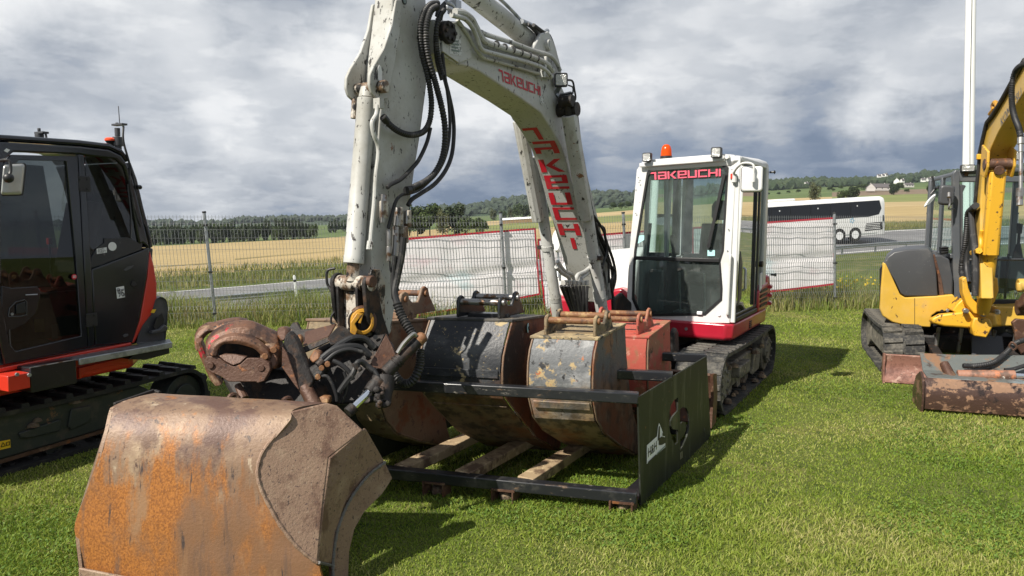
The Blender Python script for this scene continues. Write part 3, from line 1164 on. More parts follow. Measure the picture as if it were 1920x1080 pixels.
# ------------------------------------------------------------------ guard rail, marker post
gr = empty('guard_rail', tuple(road_line(-.6, 0, 0)[8]), 0, 'galvanised crash barrier running along the near side of the road', 'guard rail')
g0 = Vector(gr.location)
rl = []
for t in range(-40, 110, 2):
    ax, ay = -10.4 + .49 * .6, 34 - .87 * .6
    z = -2.2 + 1.45 * (t / 45.0) if t < 45 else -.75 + .4 * (t - 45) / 45
    rl.append(Vector((ax + .871 * t, ay + .492 * t, z)))
mb = MB()
prof = [(.00, .74), (.045, .70), (.045, .66), (.0, .62), (.0, .58), (.045, .54), (.045, .50), (.0, .45)]
for p in rl:
    mb.v += [p - g0 + Vector((.49 * y, -.87 * y, z)) for y, z in prof]
k = len(prof)
mb.f = [(i * k + j, i * k + j + 1, (i + 1) * k + j + 1, (i + 1) * k + j) for i in range(len(rl) - 1) for j in range(k - 1)]
mb.build('rail_beam', STEELG, gr, fix=False, angle=20)
pmesh = MB().mm((-.05, .02, -.3), (.05, .12, .72)).mesh('rail_post', STEELG, smooth=False)
for p in rl[::2]:
    o = bpy.data.objects.new('rail_post', pmesh)
    COL.objects.link(o)
    o.parent = gr
    o.location = p - g0
    o.rotation_euler = (0, -TILT, .515)
mp = on_y(556, 556, 33.3)
mk = empty('marker_post', tuple(mp), 0, 'slim white plastic road marker post by the crash barrier', 'marker post', rot=(0, -TILT - .02, .5))
MB().loft([[Vector((x * a, y * a * .5, z)) for x, y in ((-1, -1), (1, -1), (1, 1), (-1, 1))] for z, a in ((-.3, .055), (.95, .055), (1.02, .02))]).build('post', WHITE, mk, bevel=.01)
MB().mm((-.056, -.030, .70), (.056, .030, .80)).build('reflector', BLACKP, mk)

# ------------------------------------------------------------------ flag pole
fp = empty('flag_pole', (8.95, 13.9, 0), 0, 'tall white flag pole rising behind the yellow excavator', 'flag pole', rot=(0, -.047, 0))
POLEM = mat('pole_white_gelcoat', (.80, .80, .78), .3, coat=.3)
MB().tube([(0, 0, -.05), (0, 0, 4), (0, 0, 12)], [.108, .095, .06], 24).build('pole', POLEM, fp, angle=60)
MB().tube([(0, 0, 12), (0, 0, 12.03), (0, 0, 12.1)], [.07, .08, .02], 16).build('pole_cap', POLEM, fp)
MB().tube([(-.01, -.125, .3), (-.06, -.112, 4), (-.02, -.085, 11.8)], .004, 6).build('halyard', HOSE, fp)

# ------------------------------------------------------------------ trees, woods
TREEM = [leaf_mat('leaves_mid_green', [(.030, .050, .014), (.048, .074, .020), (.075, .10, .030)], .2, .15),
         leaf_mat('leaves_dark_green', [(.022, .038, .015), (.038, .056, .021), (.062, .080, .032)], .2, .15),
         leaf_mat('leaves_olive', [(.060, .072, .030), (.095, .105, .045), (.13, .14, .065)], .2, .15)]
BARK = mat('bark', (.09, .07, .05), .9)


def crown_mesh(name, m, rx, rz, zc, n, leaf, lobes=9, seed=1):
    rng = np.random.default_rng(seed)
    ctr = []
    for i in range(lobes):
        a = rng.uniform(0, 6.28)
        r = rng.uniform(.15, .62)
        ctr.append((math.cos(a) * rx * r, math.sin(a) * rx * r, zc + rng.uniform(-.55, .62) * rz, rng.uniform(.34, .55)))
    V, Fc = [], []
    per = n // lobes
    for cx, cy, cz, s in ctr:
        d = rng.normal(0, 1, (per, 3))
        d /= np.linalg.norm(d, axis=1)[:, None]
        rad = rng.uniform(.55, 1.08, per) ** .6
        P = np.stack([cx + d[:, 0] * rad * rx * s, cy + d[:, 1] * rad * rx * s, cz + d[:, 2] * rad * rz * s * 1.05], 1)
        for p, nd in zip(P, d):
            if p[2] < .15:
                continue
            nv = Vector(nd) + Vector(rng.normal(0, .55, 3))
            u = nv.orthogonal().normalized()
            w = nv.normalized().cross(u)
            q = rng.uniform(.6, 1.25) * leaf
            b = len(V)
            V += [tuple(Vector(p) + u * q), tuple(Vector(p) + w * q * .8), tuple(Vector(p) - u * q), tuple(Vector(p) - w * q * .8)]
            Fc.append((b, b + 1, b + 2, b + 3))
    me = bpy.data.meshes.new(name)
    me.from_pydata(V, [], Fc)
    me.materials.append(m)
    return me


def trunk_mesh(h, r):
    mb = MB()
    mb.tube([(0, 0, -.5), (.05, 0, h * .35), (-.05, .1, h * .7)], [r, r * .75, r * .35], 8)
    for a in range(4):
        d = Vector((math.cos(a * 1.7), math.sin(a * 1.7), 1.0))
        mb.tube([(0, 0, h * (.3 + .07 * a)), Vector((0, 0, h * (.3 + .07 * a))) + d * h * .25], [r * .4, r * .12], 6)
    return mb.mesh('trunk', BARK)


KINDS = [(crown_mesh('crown', TREEM[i % 3] if i < 3 else TREEM[i - 3], *p), trunk_mesh(h_, .28)) for i, (p, h_) in enumerate([
    ((5.2, 6.4, 6.4, 2400, .46, 13, 3), 11), ((4.6, 6.4, 6.0, 2400, .46, 13, 8), 11), ((4.0, 7.2, 6.9, 2100, .42, 14, 5), 12),
    ((6.0, 4.8, 4.6, 2000, .46, 13, 21), 8), ((3.2, 7.3, 6.8, 1900, .42, 11, 13), 12)])]


def tree(px, py, Y, hpx, kind, label, group=None, name='tree', wide=1.0):
    """a tree rooted at a pixel of the photograph at distance Y, hpx pixels tall"""
    p = on_y(px, py, Y)
    hh = hpx * Y / F_PX
    cm, tm = KINDS[kind]
    nat = {0: 13.0, 1: 12.5, 2: 14.2, 3: 9.6, 4: 14.2}[kind]
    s = hh / nat
    e = empty(name, tuple(p), random.uniform(0, 6.28), label, 'tree', group)
    e.scale = (s * wide, s * wide, s)
    for me, nm in ((cm, 'crown'), (tm, 'trunk')):
        o = bpy.data.objects.new(nm, me)
        COL.objects.link(o)
        o.parent = e
    return e


# the wood beyond the field on the left: front trees one by one
random.seed(11)
for i in range(58):
    t = i / 57
    px = 150 + t * 437
    py = 466 - (px - 150) * .040
    gap = 372 < px < 384
    tree(px + random.uniform(-4, 4), py, 450 + random.uniform(0, 22) + (14 if px < 378 else 0), random.uniform(30, 43) * (1.0 if px < 560 else .95), random.choice([1, 1, 0, 4, 1]),
         'dark tree in the dense wood at the edge of the stubble field', 'trees of the wood beyond the stubble field', wide=.9)
for i in range(5):
    tree(620 + i * 9 + random.uniform(-2, 2), 437 - i * .5, 640, random.uniform(21, 26), random.choice([1, 0, 4]), 'small dark tree in the clump left of the white arm',
         'trees of the clump left of the white arm')
for px, py, hp, k, w in ((768, 440, 62, 0, 1.0), (783, 441, 55, 1, 1.0), (806, 440, 63, 0, 1.1), (830, 440, 50, 2, 1.0), (852, 440, 58, 1, 1.2), (872, 439, 34, 3, 1.0), (893, 438, 30, 3, 1.0), (905, 437, 26, 3, .8), (755, 442, 50, 0, 1), (740, 443, 48, 1, 1)):
    tree(px, py, 285 + random.uniform(-6, 6), hp, k, 'leafy green tree in the copse behind the fence between arm and boom', 'trees of the copse between arm and boom', wide=w)
for px, py, hp, k in ((925, 414, 24, 2), (943, 413, 20, 0), (958, 412, 24, 2), (972, 411, 32, 0), (985, 411, 28, 1), (998, 410, 30, 2), (1013, 409, 26, 0), (1026, 408, 28, 0), (1060, 404, 20, 1), (1150, 393, 14, 3), (1165, 392, 13, 3), (1178, 391, 14, 3)):
    tree(px, py, 760 + random.uniform(-20, 20), hp, k, 'tree of the row at the foot of the wooded hill behind the boom', 'trees at the foot of the wooded hill')
tree(1527, 377, 470, 36, 2, 'tall pale willow like tree above the white coach', wide=1.15)
tree(1580, 379, 440, 24, 0, 'left half of the pair of round dark trees above the coach roof', wide=1.2)
tree(1600, 379, 445, 31, 1, 'right taller one of the pair of round dark trees above the coach roof', wide=1.25)
tree(1676, 365, 690, 21, 1, 'lone dark field tree right of the farm buildings', wide=1.5)
tree(1687, 356, 830, 15, 0, 'small tree behind the lone dark field tree', wide=1.4)
tree(1700, 361, 700, 7, 3, 'small bush in the ploughed field right of the lone tree', wide=1.4)
tree(1752, 378, 430, 40, 0, 'green tree half hidden behind the mirror of the yellow excavator', wide=1.1)
for i, (px, py, hp) in enumerate(((1460, 365, 5), (1478, 362, 5), (1497, 361, 6), (1556, 357, 7), (1562, 358, 5), (1486, 373, 5), (1503, 372, 6), (1440, 366, 5), (1576, 354, 6), (1612, 354, 9), (1625, 357, 12), (1636, 356, 10))):
    tree(px, py, 900 - 12 * i % 50, hp, 3, 'small round bush on the green slope behind the coach', 'bushes on the green slope', name='bush', wide=1.5)

# wooded hills: far-off crowns that read as one mass
ico = bmesh.new()
bmesh.ops.create_icosphere(ico, subdivisions=1, radius=1)
IV = np.array([v.co[:] for v in ico.verts])
IF = np.array([[v.index for v in f.verts] for f in ico.faces])
ico.free()


def wood_mass(name, spots, m, label):
    n = len(spots)
    V = np.zeros((n, len(IV), 3), np.float32)
    for i, (p, r) in enumerate(spots):
        q = IV * (1 + RNG.uniform(-.32, .32, (len(IV), 1))) * np.array([r * RNG.uniform(.8, 1.2), r, r * RNG.uniform(.75, 1.2)])
        V[i] = q + np.array(p) + np.array([0, 0, r * .7])
    Fc = (IF[None] + (np.arange(n) * len(IV))[:, None, None]).reshape(-1, 3)
    me = bpy.data.meshes.new(name)
    me.from_pydata(V.reshape(-1, 3).tolist(), [], Fc.tolist())
    me.polygons.foreach_set('use_smooth', [False] * len(me.polygons))
    me.materials.append(m)
    o = bpy.data.objects.new(name, me)
    COL.objects.link(o)
    return tag(o, label, 'wood', kind='stuff')


WOODM = leaf_mat('far_wood', [(.020, .034, .018), (.034, .052, .024), (.055, .074, .034)], 0, .02, .9)
WOODF = leaf_mat('farther_wood', [(.028, .042, .030), (.042, .058, .038), (.058, .074, .046)], 0, .02, .9)
spots = []
for i in range(2600):
    px = random.uniform(-300, 1445)
    k = random.random() ** .8
    if px > 1180 and k < .15:
        continue
    p = far_pt(px, 1300).lerp(far_pt(px, 2000), k)
    if px < 640 and k < .45:
        continue
    r = random.uniform(4.5, 9.0)
    spots.append((p, r))
wood_mass('hill_wood', spots, WOODF, 'dark wood covering the long hill on the horizon')
spots = []
for i in range(1500):
    px = random.uniform(1430, 2500)
    k = random.random()
    v = mnoise.noise((px * .012, k * 3.0, 7))
    if v < -.05 and k < .8:
        continue
    spots.append((far_pt(px, 1300).lerp(far_pt(px, 2000), k), random.uniform(5, 9)))
for i in range(160):
    px = random.uniform(1425, 1520)
    spots.append((far_pt(px, 1300).lerp(far_pt(px, 2000), random.uniform(-.05, .6)), random.uniform(6, 10)))
for i in range(120):
    px = random.uniform(1556, 1680)
    spots.append((far_pt(px, 950).lerp(far_pt(px, 1300), random.uniform(.85, 1.05)), random.uniform(4, 8)))
wood_mass('hill_wood', spots, WOODM, 'broken woodland on the hillside right of the white cab')

# ------------------------------------------------------------------ far buildings
ROOFT = mat('dark_tiled_roof', (.10, .09, .09), .8)
WALLW = mat('white_rendered_wall', (.78, .77, .74), .8)
PANED = mat('dark_window_pane', (.03, .035, .04), .2)


def house(px, py, Y, w, d, hw, hr, yaw, label, wallm=WALLW):
    if wallm is WALLW:
        w, d, hw, hr = w * .68, d * .68, hw * .75, hr * .75
    p = on_y(px, py, Y)
    e = empty('house', tuple(p), R_(yaw), label, 'house', 'houses on the hillside')
    MB().mm((-w / 2, -d / 2, -1), (w / 2, d / 2, hw)).build('wall', wallm, e, smooth=False)
    for s in (-1, 1):
        g = MB()
        g.prism([(s * w / 2 - .15, -d / 2, hw), (s * w / 2 - .15, d / 2, hw), (s * w / 2 - .15, 0, hw + hr)], (.3, 0, 0))
        g.build('gable', wallm, e, smooth=False)
    r = MB()
    r.prism([(-w / 2 - .3, -d / 2 - .4, hw - .1), (-w / 2 - .3, 0, hw + hr + .25), (-w / 2 - .3, 0, hw + hr), (-w / 2 - .3, -d / 2 - .4, hw - .35)], (w + .6, 0, 0))
    r.prism([(-w / 2 - .3, d / 2 + .4, hw - .1), (-w / 2 - .3, 0, hw + hr + .25), (-w / 2 - .3, 0, hw + hr), (-w / 2 - .3, d / 2 + .4, hw - .35)], (w + .6, 0, 0))
    rf = r.build('roof', ROOFT, e, smooth=False)
    MB().mm((w * .2, -.4, hw + hr - .3), (w * .2 + .8, .4, hw + hr + 1)).build('chimney', wallm, rf, smooth=False)
    wm = MB().mm((-.6, -.06, -.7), (.6, .06, .7)).mesh('window', PANED, smooth=False)
    for i in range(3):
        o = bpy.data.objects.new('window', wm)
        COL.objects.link(o)
        o.parent = e
        o.location = (w * (i - 1) * .3, -d / 2, hw * .55)


house(1681, 343, 1150, 9, 12, 4.5, 5, 65, 'white house with a steep dark roof standing alone on the hillside')
house(1692, 341, 1160, 7, 7, 3.5, 3, 10, 'small white outhouse right of the steep roofed white house')
for i, (px, py) in enumerate(((1731, 340), (1742, 339), (1750, 338), (1757, 339))):
    house(px, py, 1180, 9, 8, 4, 3, 8 * i - 10, ['low white house, leftmost of the row near the yellow excavator mirror', 'low white house, second from left in the hillside row',
                                               'low white house, third from left in the hillside row', 'low white house, rightmost of the hillside row'][i])
for i, (px, py) in enumerate(((1648, 332), (1655, 331), (1661, 330))):
    house(px, py, 1450, 9, 8, 4, 3, 12 * i, ['distant white house, left one of three high on the wooded hill', 'distant white house, middle one of three high on the wooded hill', 'distant white house, right one of three high on the wooded hill'][i])
house(1512, 347, 1290, 10, 8, 4, 3, 20, 'pale house at the edge of the wood left of the willow like tree')
GREYW = mat('pale_barn_wall', (.50, .48, .45), .85)
house(1632, 357, 840, 10, 9, 3.2, 4.5, 70, 'farm barn with a dark roof, left end of the farm', GREYW)
house(1650, 356, 850, 24, 9, 3.0, 4.2, 4, 'long low farm building with dark roof left of the lone tree', GREYW)
house(1703, 350, 1000, 12, 8, 2.5, 2.5, 0, 'low dark roofed shed in the green field right of the lone tree', GREYW)

# white covered straw stack beyond the fence
st = empty('straw_stack', tuple(on_y(975, 418, 420)), 0, 'long straw bale stack under a white sheet far behind the boom', 'straw stack', rot=(0, -TILT, 0))
STRAW = mat('straw', (.26, .17, .09), .95, bump=.5, bscale=6)
for i in range(8):
    for j in range(2):
        MB().mm((-10.6 + i * 2.6, -2, j * 1.15), (-8.1 + i * 2.6, 2, 1.1 + j * 1.15)).build('bale', STRAW, st, bevel=.12)
MB().prism([(-10.8, -2.3, 2.15), (-10.8, -2.1, 2.6), (-10.8, 0, 3.4), (-10.8, 2.1, 2.6), (-10.8, 2.3, 2.15)], (21, 0, 0)).build('cover', WHITE, st, bevel=.1)
# ------------------------------------------------------------------ white coach on the road
BUSW = mat('coach_white_paint', (.78, .78, .77), .25, coat=.5)
BUSG = mat('coach_window_glass', (.006, .007, .009), .12, coat=.3)
by_ = R_(14)
bp = Vector((31.55 - 7.0 * math.cos(by_), 62.0 - 7.0 * math.sin(by_), -.30))
bus = empty('coach', tuple(bp), 0, 'white touring coach with a dark window band driving on the road', 'coach', rot=(0, -TILT, by_))
hL, hW = 7.0, 1.27
out = rounded([(-hW, 0, .32), (hW, 0, .32), (hW, 0, 3.2), (hW - .16, 0, 3.62), (-hW + .16, 0, 3.62), (-hW, 0, 3.2)], [.08, .08, .3, .3, .3, .3], 3)


def ring(x, s, dz=0):
    return [Vector((x, p.x * s, .32 + (p.z - .32) * (1 - (1 - s) * .5) + dz)) for p in out]


R0 = 1.0
rings = [ring(-hL, .9), ring(-hL + .35, .99), ring(-hL + .8, 1)]
rings += [ring(hL - .9, 1), ring(hL - .3, .995), ring(hL, .93)]
MB().loft(rings).build('body', BUSW, bus, angle=40)
MB().mm((-4.4, -.9, 3.6), (-1.4, .9, 3.86)).build('air_conditioner', BUSW, bus, bevel=.12)
MB().prism([(-6.7, -hW - .012, 1.95), (5.3, -hW - .012, 1.95), (6.35, -hW - .012, 2.10), (6.6, -hW - .012, 2.6), (6.4, -hW - .012, 3.28), (-6.7, -hW - .012, 3.28)], (0, .03, 0)).build('side_window', BUSG, bus)
mb = MB()
for x in (-4, -2.2, -.3, 1.6, 3.5):
    mb.mm((x, -hW - .02, 1.96), (x + .04, -hW - .014, 3.27))
mb.build('window_joint', INK, bus)['kind'] = 'stuff'
for x in (2.45, 4.0, -4.3):
    w = MB().tube([(x, -hW - .02, .52), (x, -hW + .35, .52)], .52, 28)
    ar = MB()
    ar.tube([(x, -hW - .008, .54), (x, -hW + .2, .54)], .60, 28)
    ar.build('wheel_arch', INK, bus)
    wo = w.build('wheel', RUBBER_D, bus)
    MB().tube([(x, -hW - .03, .52), (x, -hW - .022, .52)], .34, 24).build('rim', WHITE, wo)
gl = MB()
gl.prism([(4.95, -hW - .008, .75), (6.7, -hW - .008, .80), (6.7, -hW - .008, 1.45), (5.05, -hW - .008, 1.40)], (0, .02, 0))
gp = gl.build('engine_grille', INK, bus)
mb = MB()
for z in (.88, 1.02, 1.16, 1.30):
    mb.mm((5.0, -hW - .03, z), (6.45, -hW - .012, z + .045))
mb.build('louvre', BUSW, gp)
MB().mm((6.74, -hW + .0, 1.5), (6.84, -hW - .012, 2.0)).build('tail_light', INK, bus)
MB().mm((-6.2, -hW - .004, .5), (6.2, -hW + .01, .56)).build('sill_line', GREYP, bus)
lg = MB()
for a in range(5):
    ang = a * 1.2566
    lg.tube([(3.7 + .16 * math.cos(ang), -hW - .008, 1.72 + .16 * math.sin(ang)), (3.7 + .16 * math.cos(ang), -hW - .002, 1.72 + .16 * math.sin(ang))], .08, 8)
lg.build('emblem', mat('coach_emblem_blue', (.25, .42, .55), .4), bus)
lp = MB()
for x in (-3.2, .4, 4.2):
    lp.tube([(x, -hW - .02, 2.92), (x, -hW - .012, 2.92)], .06, 8)
lp.build('roof_marker', WHITE, bus)
# ================================================================== THE WHITE EXCAVATOR
MX = Frame(1.595, 8.171, -31)
ex = empty('excavator', tuple(MX.o), MX.yaw, 'white and red tracked excavator with a square cab, arm raised over the rack of buckets', 'excavator')
V3 = Vector


def track_profile(half, r, top_sag=.02, n=10):
    """closed belt path in (y, z), outer surface, anticlockwise seen from +x"""
    p = []
    for k in range(n + 1):
        a = -math.pi / 2 + math.pi * k / n
        p.append((half + r * math.cos(a) * .92, r + r * math.sin(a)))
    for k in range(1, 8):
        t = k / 8
        p.append((half - 2 * half * t, 2 * r - top_sag * math.sin(math.pi * t)))
    for k in range(n + 1):
        a = math.pi / 2 + math.pi * k / n
        p.append((-half + r * math.cos(a) * .92, r + r * math.sin(a)))
    for k in range(1, 8):
        t = k / 8
        p.append((-half + 2 * half * t, 0))
    return p


def resample(p, n):
    P = [Vector((a, b)) for a, b in p]
    seg = [(P[(i + 1) % len(P)] - P[i]).length for i in range(len(P))]
    tot = sum(seg)
    out = []
    for k in range(n):
        d = tot * k / n
        i = 0
        while d > seg[i]:
            d -= seg[i]
            i += 1
        a, b = P[i], P[(i + 1) % len(P)]
        t = (b - a).normalized()
        out.append((a + t * d, t))
    return out


def build_track(root, x0, x1, half, r, m, y0=0.0, nl=46, lug=.028, name='rubber_track', skirt_m=None, lugs=True, style='chevron'):
    """belt with raised lugs outside, drive teeth inside; x0 inner edge, x1 outer edge"""
    prof = track_profile(half, r)
    th = .035
    P = resample(prof, 110)
    mb = MB()
    ringsn = []
    for p, t in P:
        nrm = Vector((t.y, -t.x))
        a, b = p, p - nrm * th
        ringsn.append([V3((x0, y0 + b.x, b.y)), V3((x1, y0 + b.x, b.y)), V3((x1, y0 + a.x, a.y)), V3((x0, y0 + a.x, a.y))])
    n = len(ringsn)
    mb.v = [v for q in ringsn for v in q]
    mb.f = [(i * 4 + k, i * 4 + (k + 1) % 4, ((i + 1) % n) * 4 + (k + 1) % 4, ((i + 1) % n) * 4 + k) for i in range(n) for k in range(4)]
    tr = mb.build(name, m, root, angle=30)
    w = abs(x1 - x0)
    lm = MB()
    # a lug: slightly skewed trapezoid bar, local x across, y along, z out
    for sx in (-1, 1):
        a0, a1 = sx * .04 * w, sx * .49 * w
        sk = .02 * sx
        base = [(a0, -.032 + sk), (a1, -.032 - sk * .3), (a1, .032 - sk * .3), (a0, .032 + sk)]
        lm.loft([[V3((u, v, 0)) for u, v in base], [V3((u * .98, v * .72, lug)) for u, v in base]])
    lme = lm.mesh('lug', m, smooth=False)
    pm_ = MB().box((0, 0, 0), (w * .62, .035, .02)).mesh('inner_tooth', m, smooth=False)
    for p, t in resample(prof, nl):
        nrm = Vector((t.y, -t.x))
        X, Yv, Z = V3((1, 0, 0)), V3((0, t.x, t.y)), V3((0, nrm.x, nrm.y))
        for me, off in ((lme, -.002), (pm_, -th - .008)):
            o = bpy.data.objects.new(me.name, me)
            COL.objects.link(o)
            o.parent = tr
            q = p + nrm * off
            M4 = Matrix((X, Yv, Z)).transposed().to_4x4()
            M4.translation = V3(((x0 + x1) / 2, y0 + q.x, q.y))
            o.matrix_basis = M4
    return tr


def roller(mb, x0, x1, y, z, r):
    mb.tube([(x0, y, z), (x0 + (x1 - x0) * .3, y, z), (x0 + (x1 - x0) * .32, y, z), (x1, y, z)], [r, r, r * .72, r * .72], 16)


TRACKF = mat('muddy_track_frame', (.16, .145, .12), .75, layers=[((.045, .04, .035), 7, .48, .65), ((.30, .26, .20), 14, .55, .72)], bump=.4, bscale=25)


def undercarriage(root, xi, xo, half, r, frame_m, side=1, mud=True, big=False):
    """track frame with rollers, idler and sprocket, seen between the runs of the belt"""
    xa, xb = (xi + (xo - xi) * .18, xi + (xo - xi) * .80)
    f = MB()
    z0, z1 = r * .52, r * 1.36
    f.prism([(xa, -half * .80, z0), (xa, half * .72, z0), (xa, half * .80, z0 + .08), (xa, half * .72, z1 - .06), (xa, half * .2, z1), (xa, -half * .5, z1), (xa, -half * .80, z1 - .10)], (xb - xa, 0, 0))
    fr = f.build('track_frame', frame_m, root, bevel=.02)
    st = MB().mm((xb - .01, -half * .52, z0 + .10), (xb + .085, -half * .05, z0 + .22))
    st.build('step_bracket', frame_m, fr, bevel=.012)
    MB().prism([(xb - .005, half * .30, z0 - .02), (xb - .005, half * .62, z0 - .02), (xb - .005, half * .70, z0 + .2), (xb - .005, half * .5, z1), (xb - .005, half * .36, z1)], (.035, 0, 0)).build('side_plate', frame_m, fr, bevel=.008)
    nroll = 5
    for i in range(nroll):
        y = -half * .72 + i * half * 1.44 / (nroll - 1)
        q = MB()
        roller(q, xb - (.05 if xb > 0 else -.05), xa, y, .125, .085)
        q.build('roller', frame_m, fr)
    for y, nm in ((-half, 'idler'), (half, 'sprocket')):
        q = MB()
        q.tube([(xb + .02, y, r), (xa, y, r)], r - .055, 26)
        w_ = q.build(nm, frame_m, fr, bevel=.01)
        q = MB()
        q.tube([(xb + .015, y, r), (xb + .055, y, r)], r * .52, 20)
        for k in range(8):
            a = k * math.pi / 4
            q.tube([(xb + .05, y + r * .40 * math.cos(a), r + r * .40 * math.sin(a)), (xb + .075, y + r * .40 * math.cos(a), r + r * .40 * math.sin(a))], .018, 6)
        q.build('hub', frame_m, fr, bevel=.006)
    if mud:
        q = MB()
        rr = random.Random(3)
        for i in range(40):
            y = rr.uniform(-half * .8, half * .8)
            q.dome((rr.uniform(xa, xb + .08), y, .05 if rr.random() < .75 else z0 + .22), rr.uniform(.02, .055), rr.uniform(.02, .06), 6, 2)
        q.build('mud_clods', MUDM, fr)['kind'] = 'stuff'
    return fr


for sx in (1, -1):
    build_track(ex, sx * .72, sx * 1.17, 1.02, .30, RUBBER, nl=40, lug=.011)
    undercarriage(ex, sx * .72, sx * 1.17, 1.02, .30, TRACKF)
MB().mm((-.72, -.55, .28), (.72, .55, .50)).build('chassis', STEELD, ex, bevel=.04)
MB().tube([(0, 0, .48), (0, 0, .66)], .52, 28).build('swing_ring', STEELD, ex)
# blade in front, mostly behind the rack
bl = MB()
pr = [(-1.62, .05), (-1.57, .16), (-1.555, .30), (-1.58, .42), (-1.63, .50)]
bl.sheet([(-1.18, y, z) for y, z in pr], [(1.16, y, z) for y, z in pr], .03)
bl.sheet([(-1.18, y + .06, z) for y, z in pr[:4]], [(1.16, y + .06, z) for y, z in pr[:4]], .02)
bo = bl.build('dozer_blade', RUSTM, ex, bevel=.005)
for x in (-1.19, 1.165):
    e_ = MB()
    e_.prism([(x, -1.64, .03), (x, -1.50, .05), (x, -1.47, .30), (x, -1.52, .50), (x, -1.645, .52), (x, -1.60, .3)], (.025, 0, 0))
    e_.build('blade_cheek', RUSTM, bo)
for x in (-.45, .45):
    MB().bar((x, -1.5, .26), (x, -.5, .36), .10, .15).build('blade_arm', STEELD, bo, bevel=.01)
MB().prism([(.66, -1.28, .52), (.66, -1.08, .52), (.66, -1.12, .78), (.66, -1.20, .84), (.66, -1.26, .80)], (.05, 0, 0)).build('blade_lug', STEELD, bo, bevel=.02)

# ---- upper body: red skirt, hood, counterweight
sk = MB()
lo, hi = .635, .812
outl = [(-.12, -.60), (1.02, -.60), (1.09, -.55), (1.105, -.45), (1.105, .95), (1.06, 1.15), (.90, 1.30), (.4, 1.42), (-.4, 1.42), (-.9, 1.30), (-1.08, 1.1), (-1.1, .6), (-1.1, -.35), (-.95, -.45), (-.55, -.50)]
inn = [(x * .955 + .005, y * .965 + .01) for x, y in outl]
sk.loft([[V3((x, y, lo)) for x, y in inn], [V3((x, y, lo + .03)) for x, y in [(a * .995, b * .995) for a, b in outl]], [V3((x, y, hi)) for x, y in outl]])
skirt = sk.build('skirt', RED, ex, bevel=.018, seg=3)
v = MB()
for k in range(4):
    p = [MX.px(*q, x=1.108) for q in ((1401, 614), (1404, 612))]
    y0 = -.02 + 0 * k
    v.mm((1.095, .10, .685 + .022 * k), (1.109, .20, .697 + .022 * k))
v.build('vent_slots', INK, skirt)
v = MB()
for k in range(3):
    v.mm((.36, -.609, .70 + .03 * k), (.40, -.595, .715 + .03 * k))
v.build('vent_slots', INK, skirt)
MB().tube([(.62, -.608, .735), (.62, -.598, .735)], .016, 12).build('plug', STEELG, skirt)
# rear side cover with louvres
cv = MB()
cvp = [(1.0, .50, .815), (1.0, 1.05, .815), (1.0, 1.12, 1.05), (1.0, .98, 1.13), (1.0, .60, 1.09), (1.0, .50, 1.04)]
cv.prism(cvp, (.108, 0, 0))
cover = cv.build('side_cover', RED, ex, bevel=.02, seg=3)
lv = MB()
for k in range(4):
    z = .865 + .055 * k
    lv.prism([(1.104, .56, z), (1.104, .92, z + .005), (1.104, .95, z + .03), (1.104, .92, z + .034), (1.104, .60, z + .028)], (.014, 0, 0))
lv.build('louvre', INK, cover)
cw = MB()
cwo = [(.55, 1.10), (.98, 1.12), (1.10, 1.00), (1.115, 1.12), (1.04, 1.30), (.7, 1.46), (0, 1.52), (-.7, 1.46), (-1.04, 1.28), (-1.1, 1.0)]
cw.loft([[V3((x * (1 - .02 * abs(k - 1)), y, z)) for x, y in cwo] for k, z in enumerate((.82, 1.0, 1.20))])
cwt = cw.build('counterweight', RED, ex, bevel=.03, seg=3)
rb = MB()
for z in (.86, .96, 1.06):
    rb.tube([(.62, 1.52, z), (.95, 1.37, z), (1.11, 1.18, z), (1.125, 1.05, z)], .022, 8)
rb.build('bumper_rib', RED, cwt)
# white engine hood left of the cab (seen between boom and cab) with its lamp and handle
hd = MB()
hp = [(-.92, -.20, .82), (-.04, -.20, .82), (-.04, -.16, 1.36), (-.04, .0, 1.52), (-.60, .0, 1.52), (-.86, -.12, 1.36)]
hd.loft([[V3((-1.05, -.32, .80)), V3((-.04, -.36, .80)), V3((-.04, 1.30, .80)), V3((-1.05, 1.15, .80))],
         [V3((-1.05, -.34, 1.16)), V3((-.04, -.38, 1.16)), V3((-.04, 1.30, 1.16)), V3((-1.05, 1.15, 1.16))],
         [V3((-1.02, -.26, 1.36)), V3((-.04, -.30, 1.42)), V3((-.04, 1.28, 1.42)), V3((-1.0, 1.12, 1.36))],
         [V3((-.92, -.06, 1.46)), V3((-.04, -.08, 1.56)), V3((-.04, 1.2, 1.52)), V3((-.9, 1.0, 1.44))]])
hood = hd.build('engine_hood', W_CAB, ex, bevel=.045, seg=4, angle=50)
MB().mm((-.83, -.368, 1.10), (-.73, -.33, 1.26)).build('hood_lamp', LENS, hood, bevel=.01)
MB().mm((-.85, -.362, 1.08), (-.71, -.34, 1.28)).build('lamp_frame', STEELG, hood, bevel=.01)
# a red cover and tool box in the gap beside the boom foot
MB().prism([(-.40, -.52, .80), (-.04, -.52, .80), (-.04, -.52, 1.04), (-.16, -.50, 1.12), (-.40, -.50, 1.06)], (0, .25, 0)).build('red_cover', RED, ex, bevel=.03, seg=3)
MB().mm((-1.06, -.50, .72), (-.62, -.30, .98)).build('red_corner', RED, ex, bevel=.06, seg=3)

# ---- cab
CX0, CX1, CY0, CY1, CZ0 = .035, 1.10, -.545, .90, .822


def cabz(x, y):
    """roof line rises a little to the camera's right and to the back"""
    return 2.47 + .03 * (x - .5) + .045 * min(max((y + .55) / .3, 0), 1)


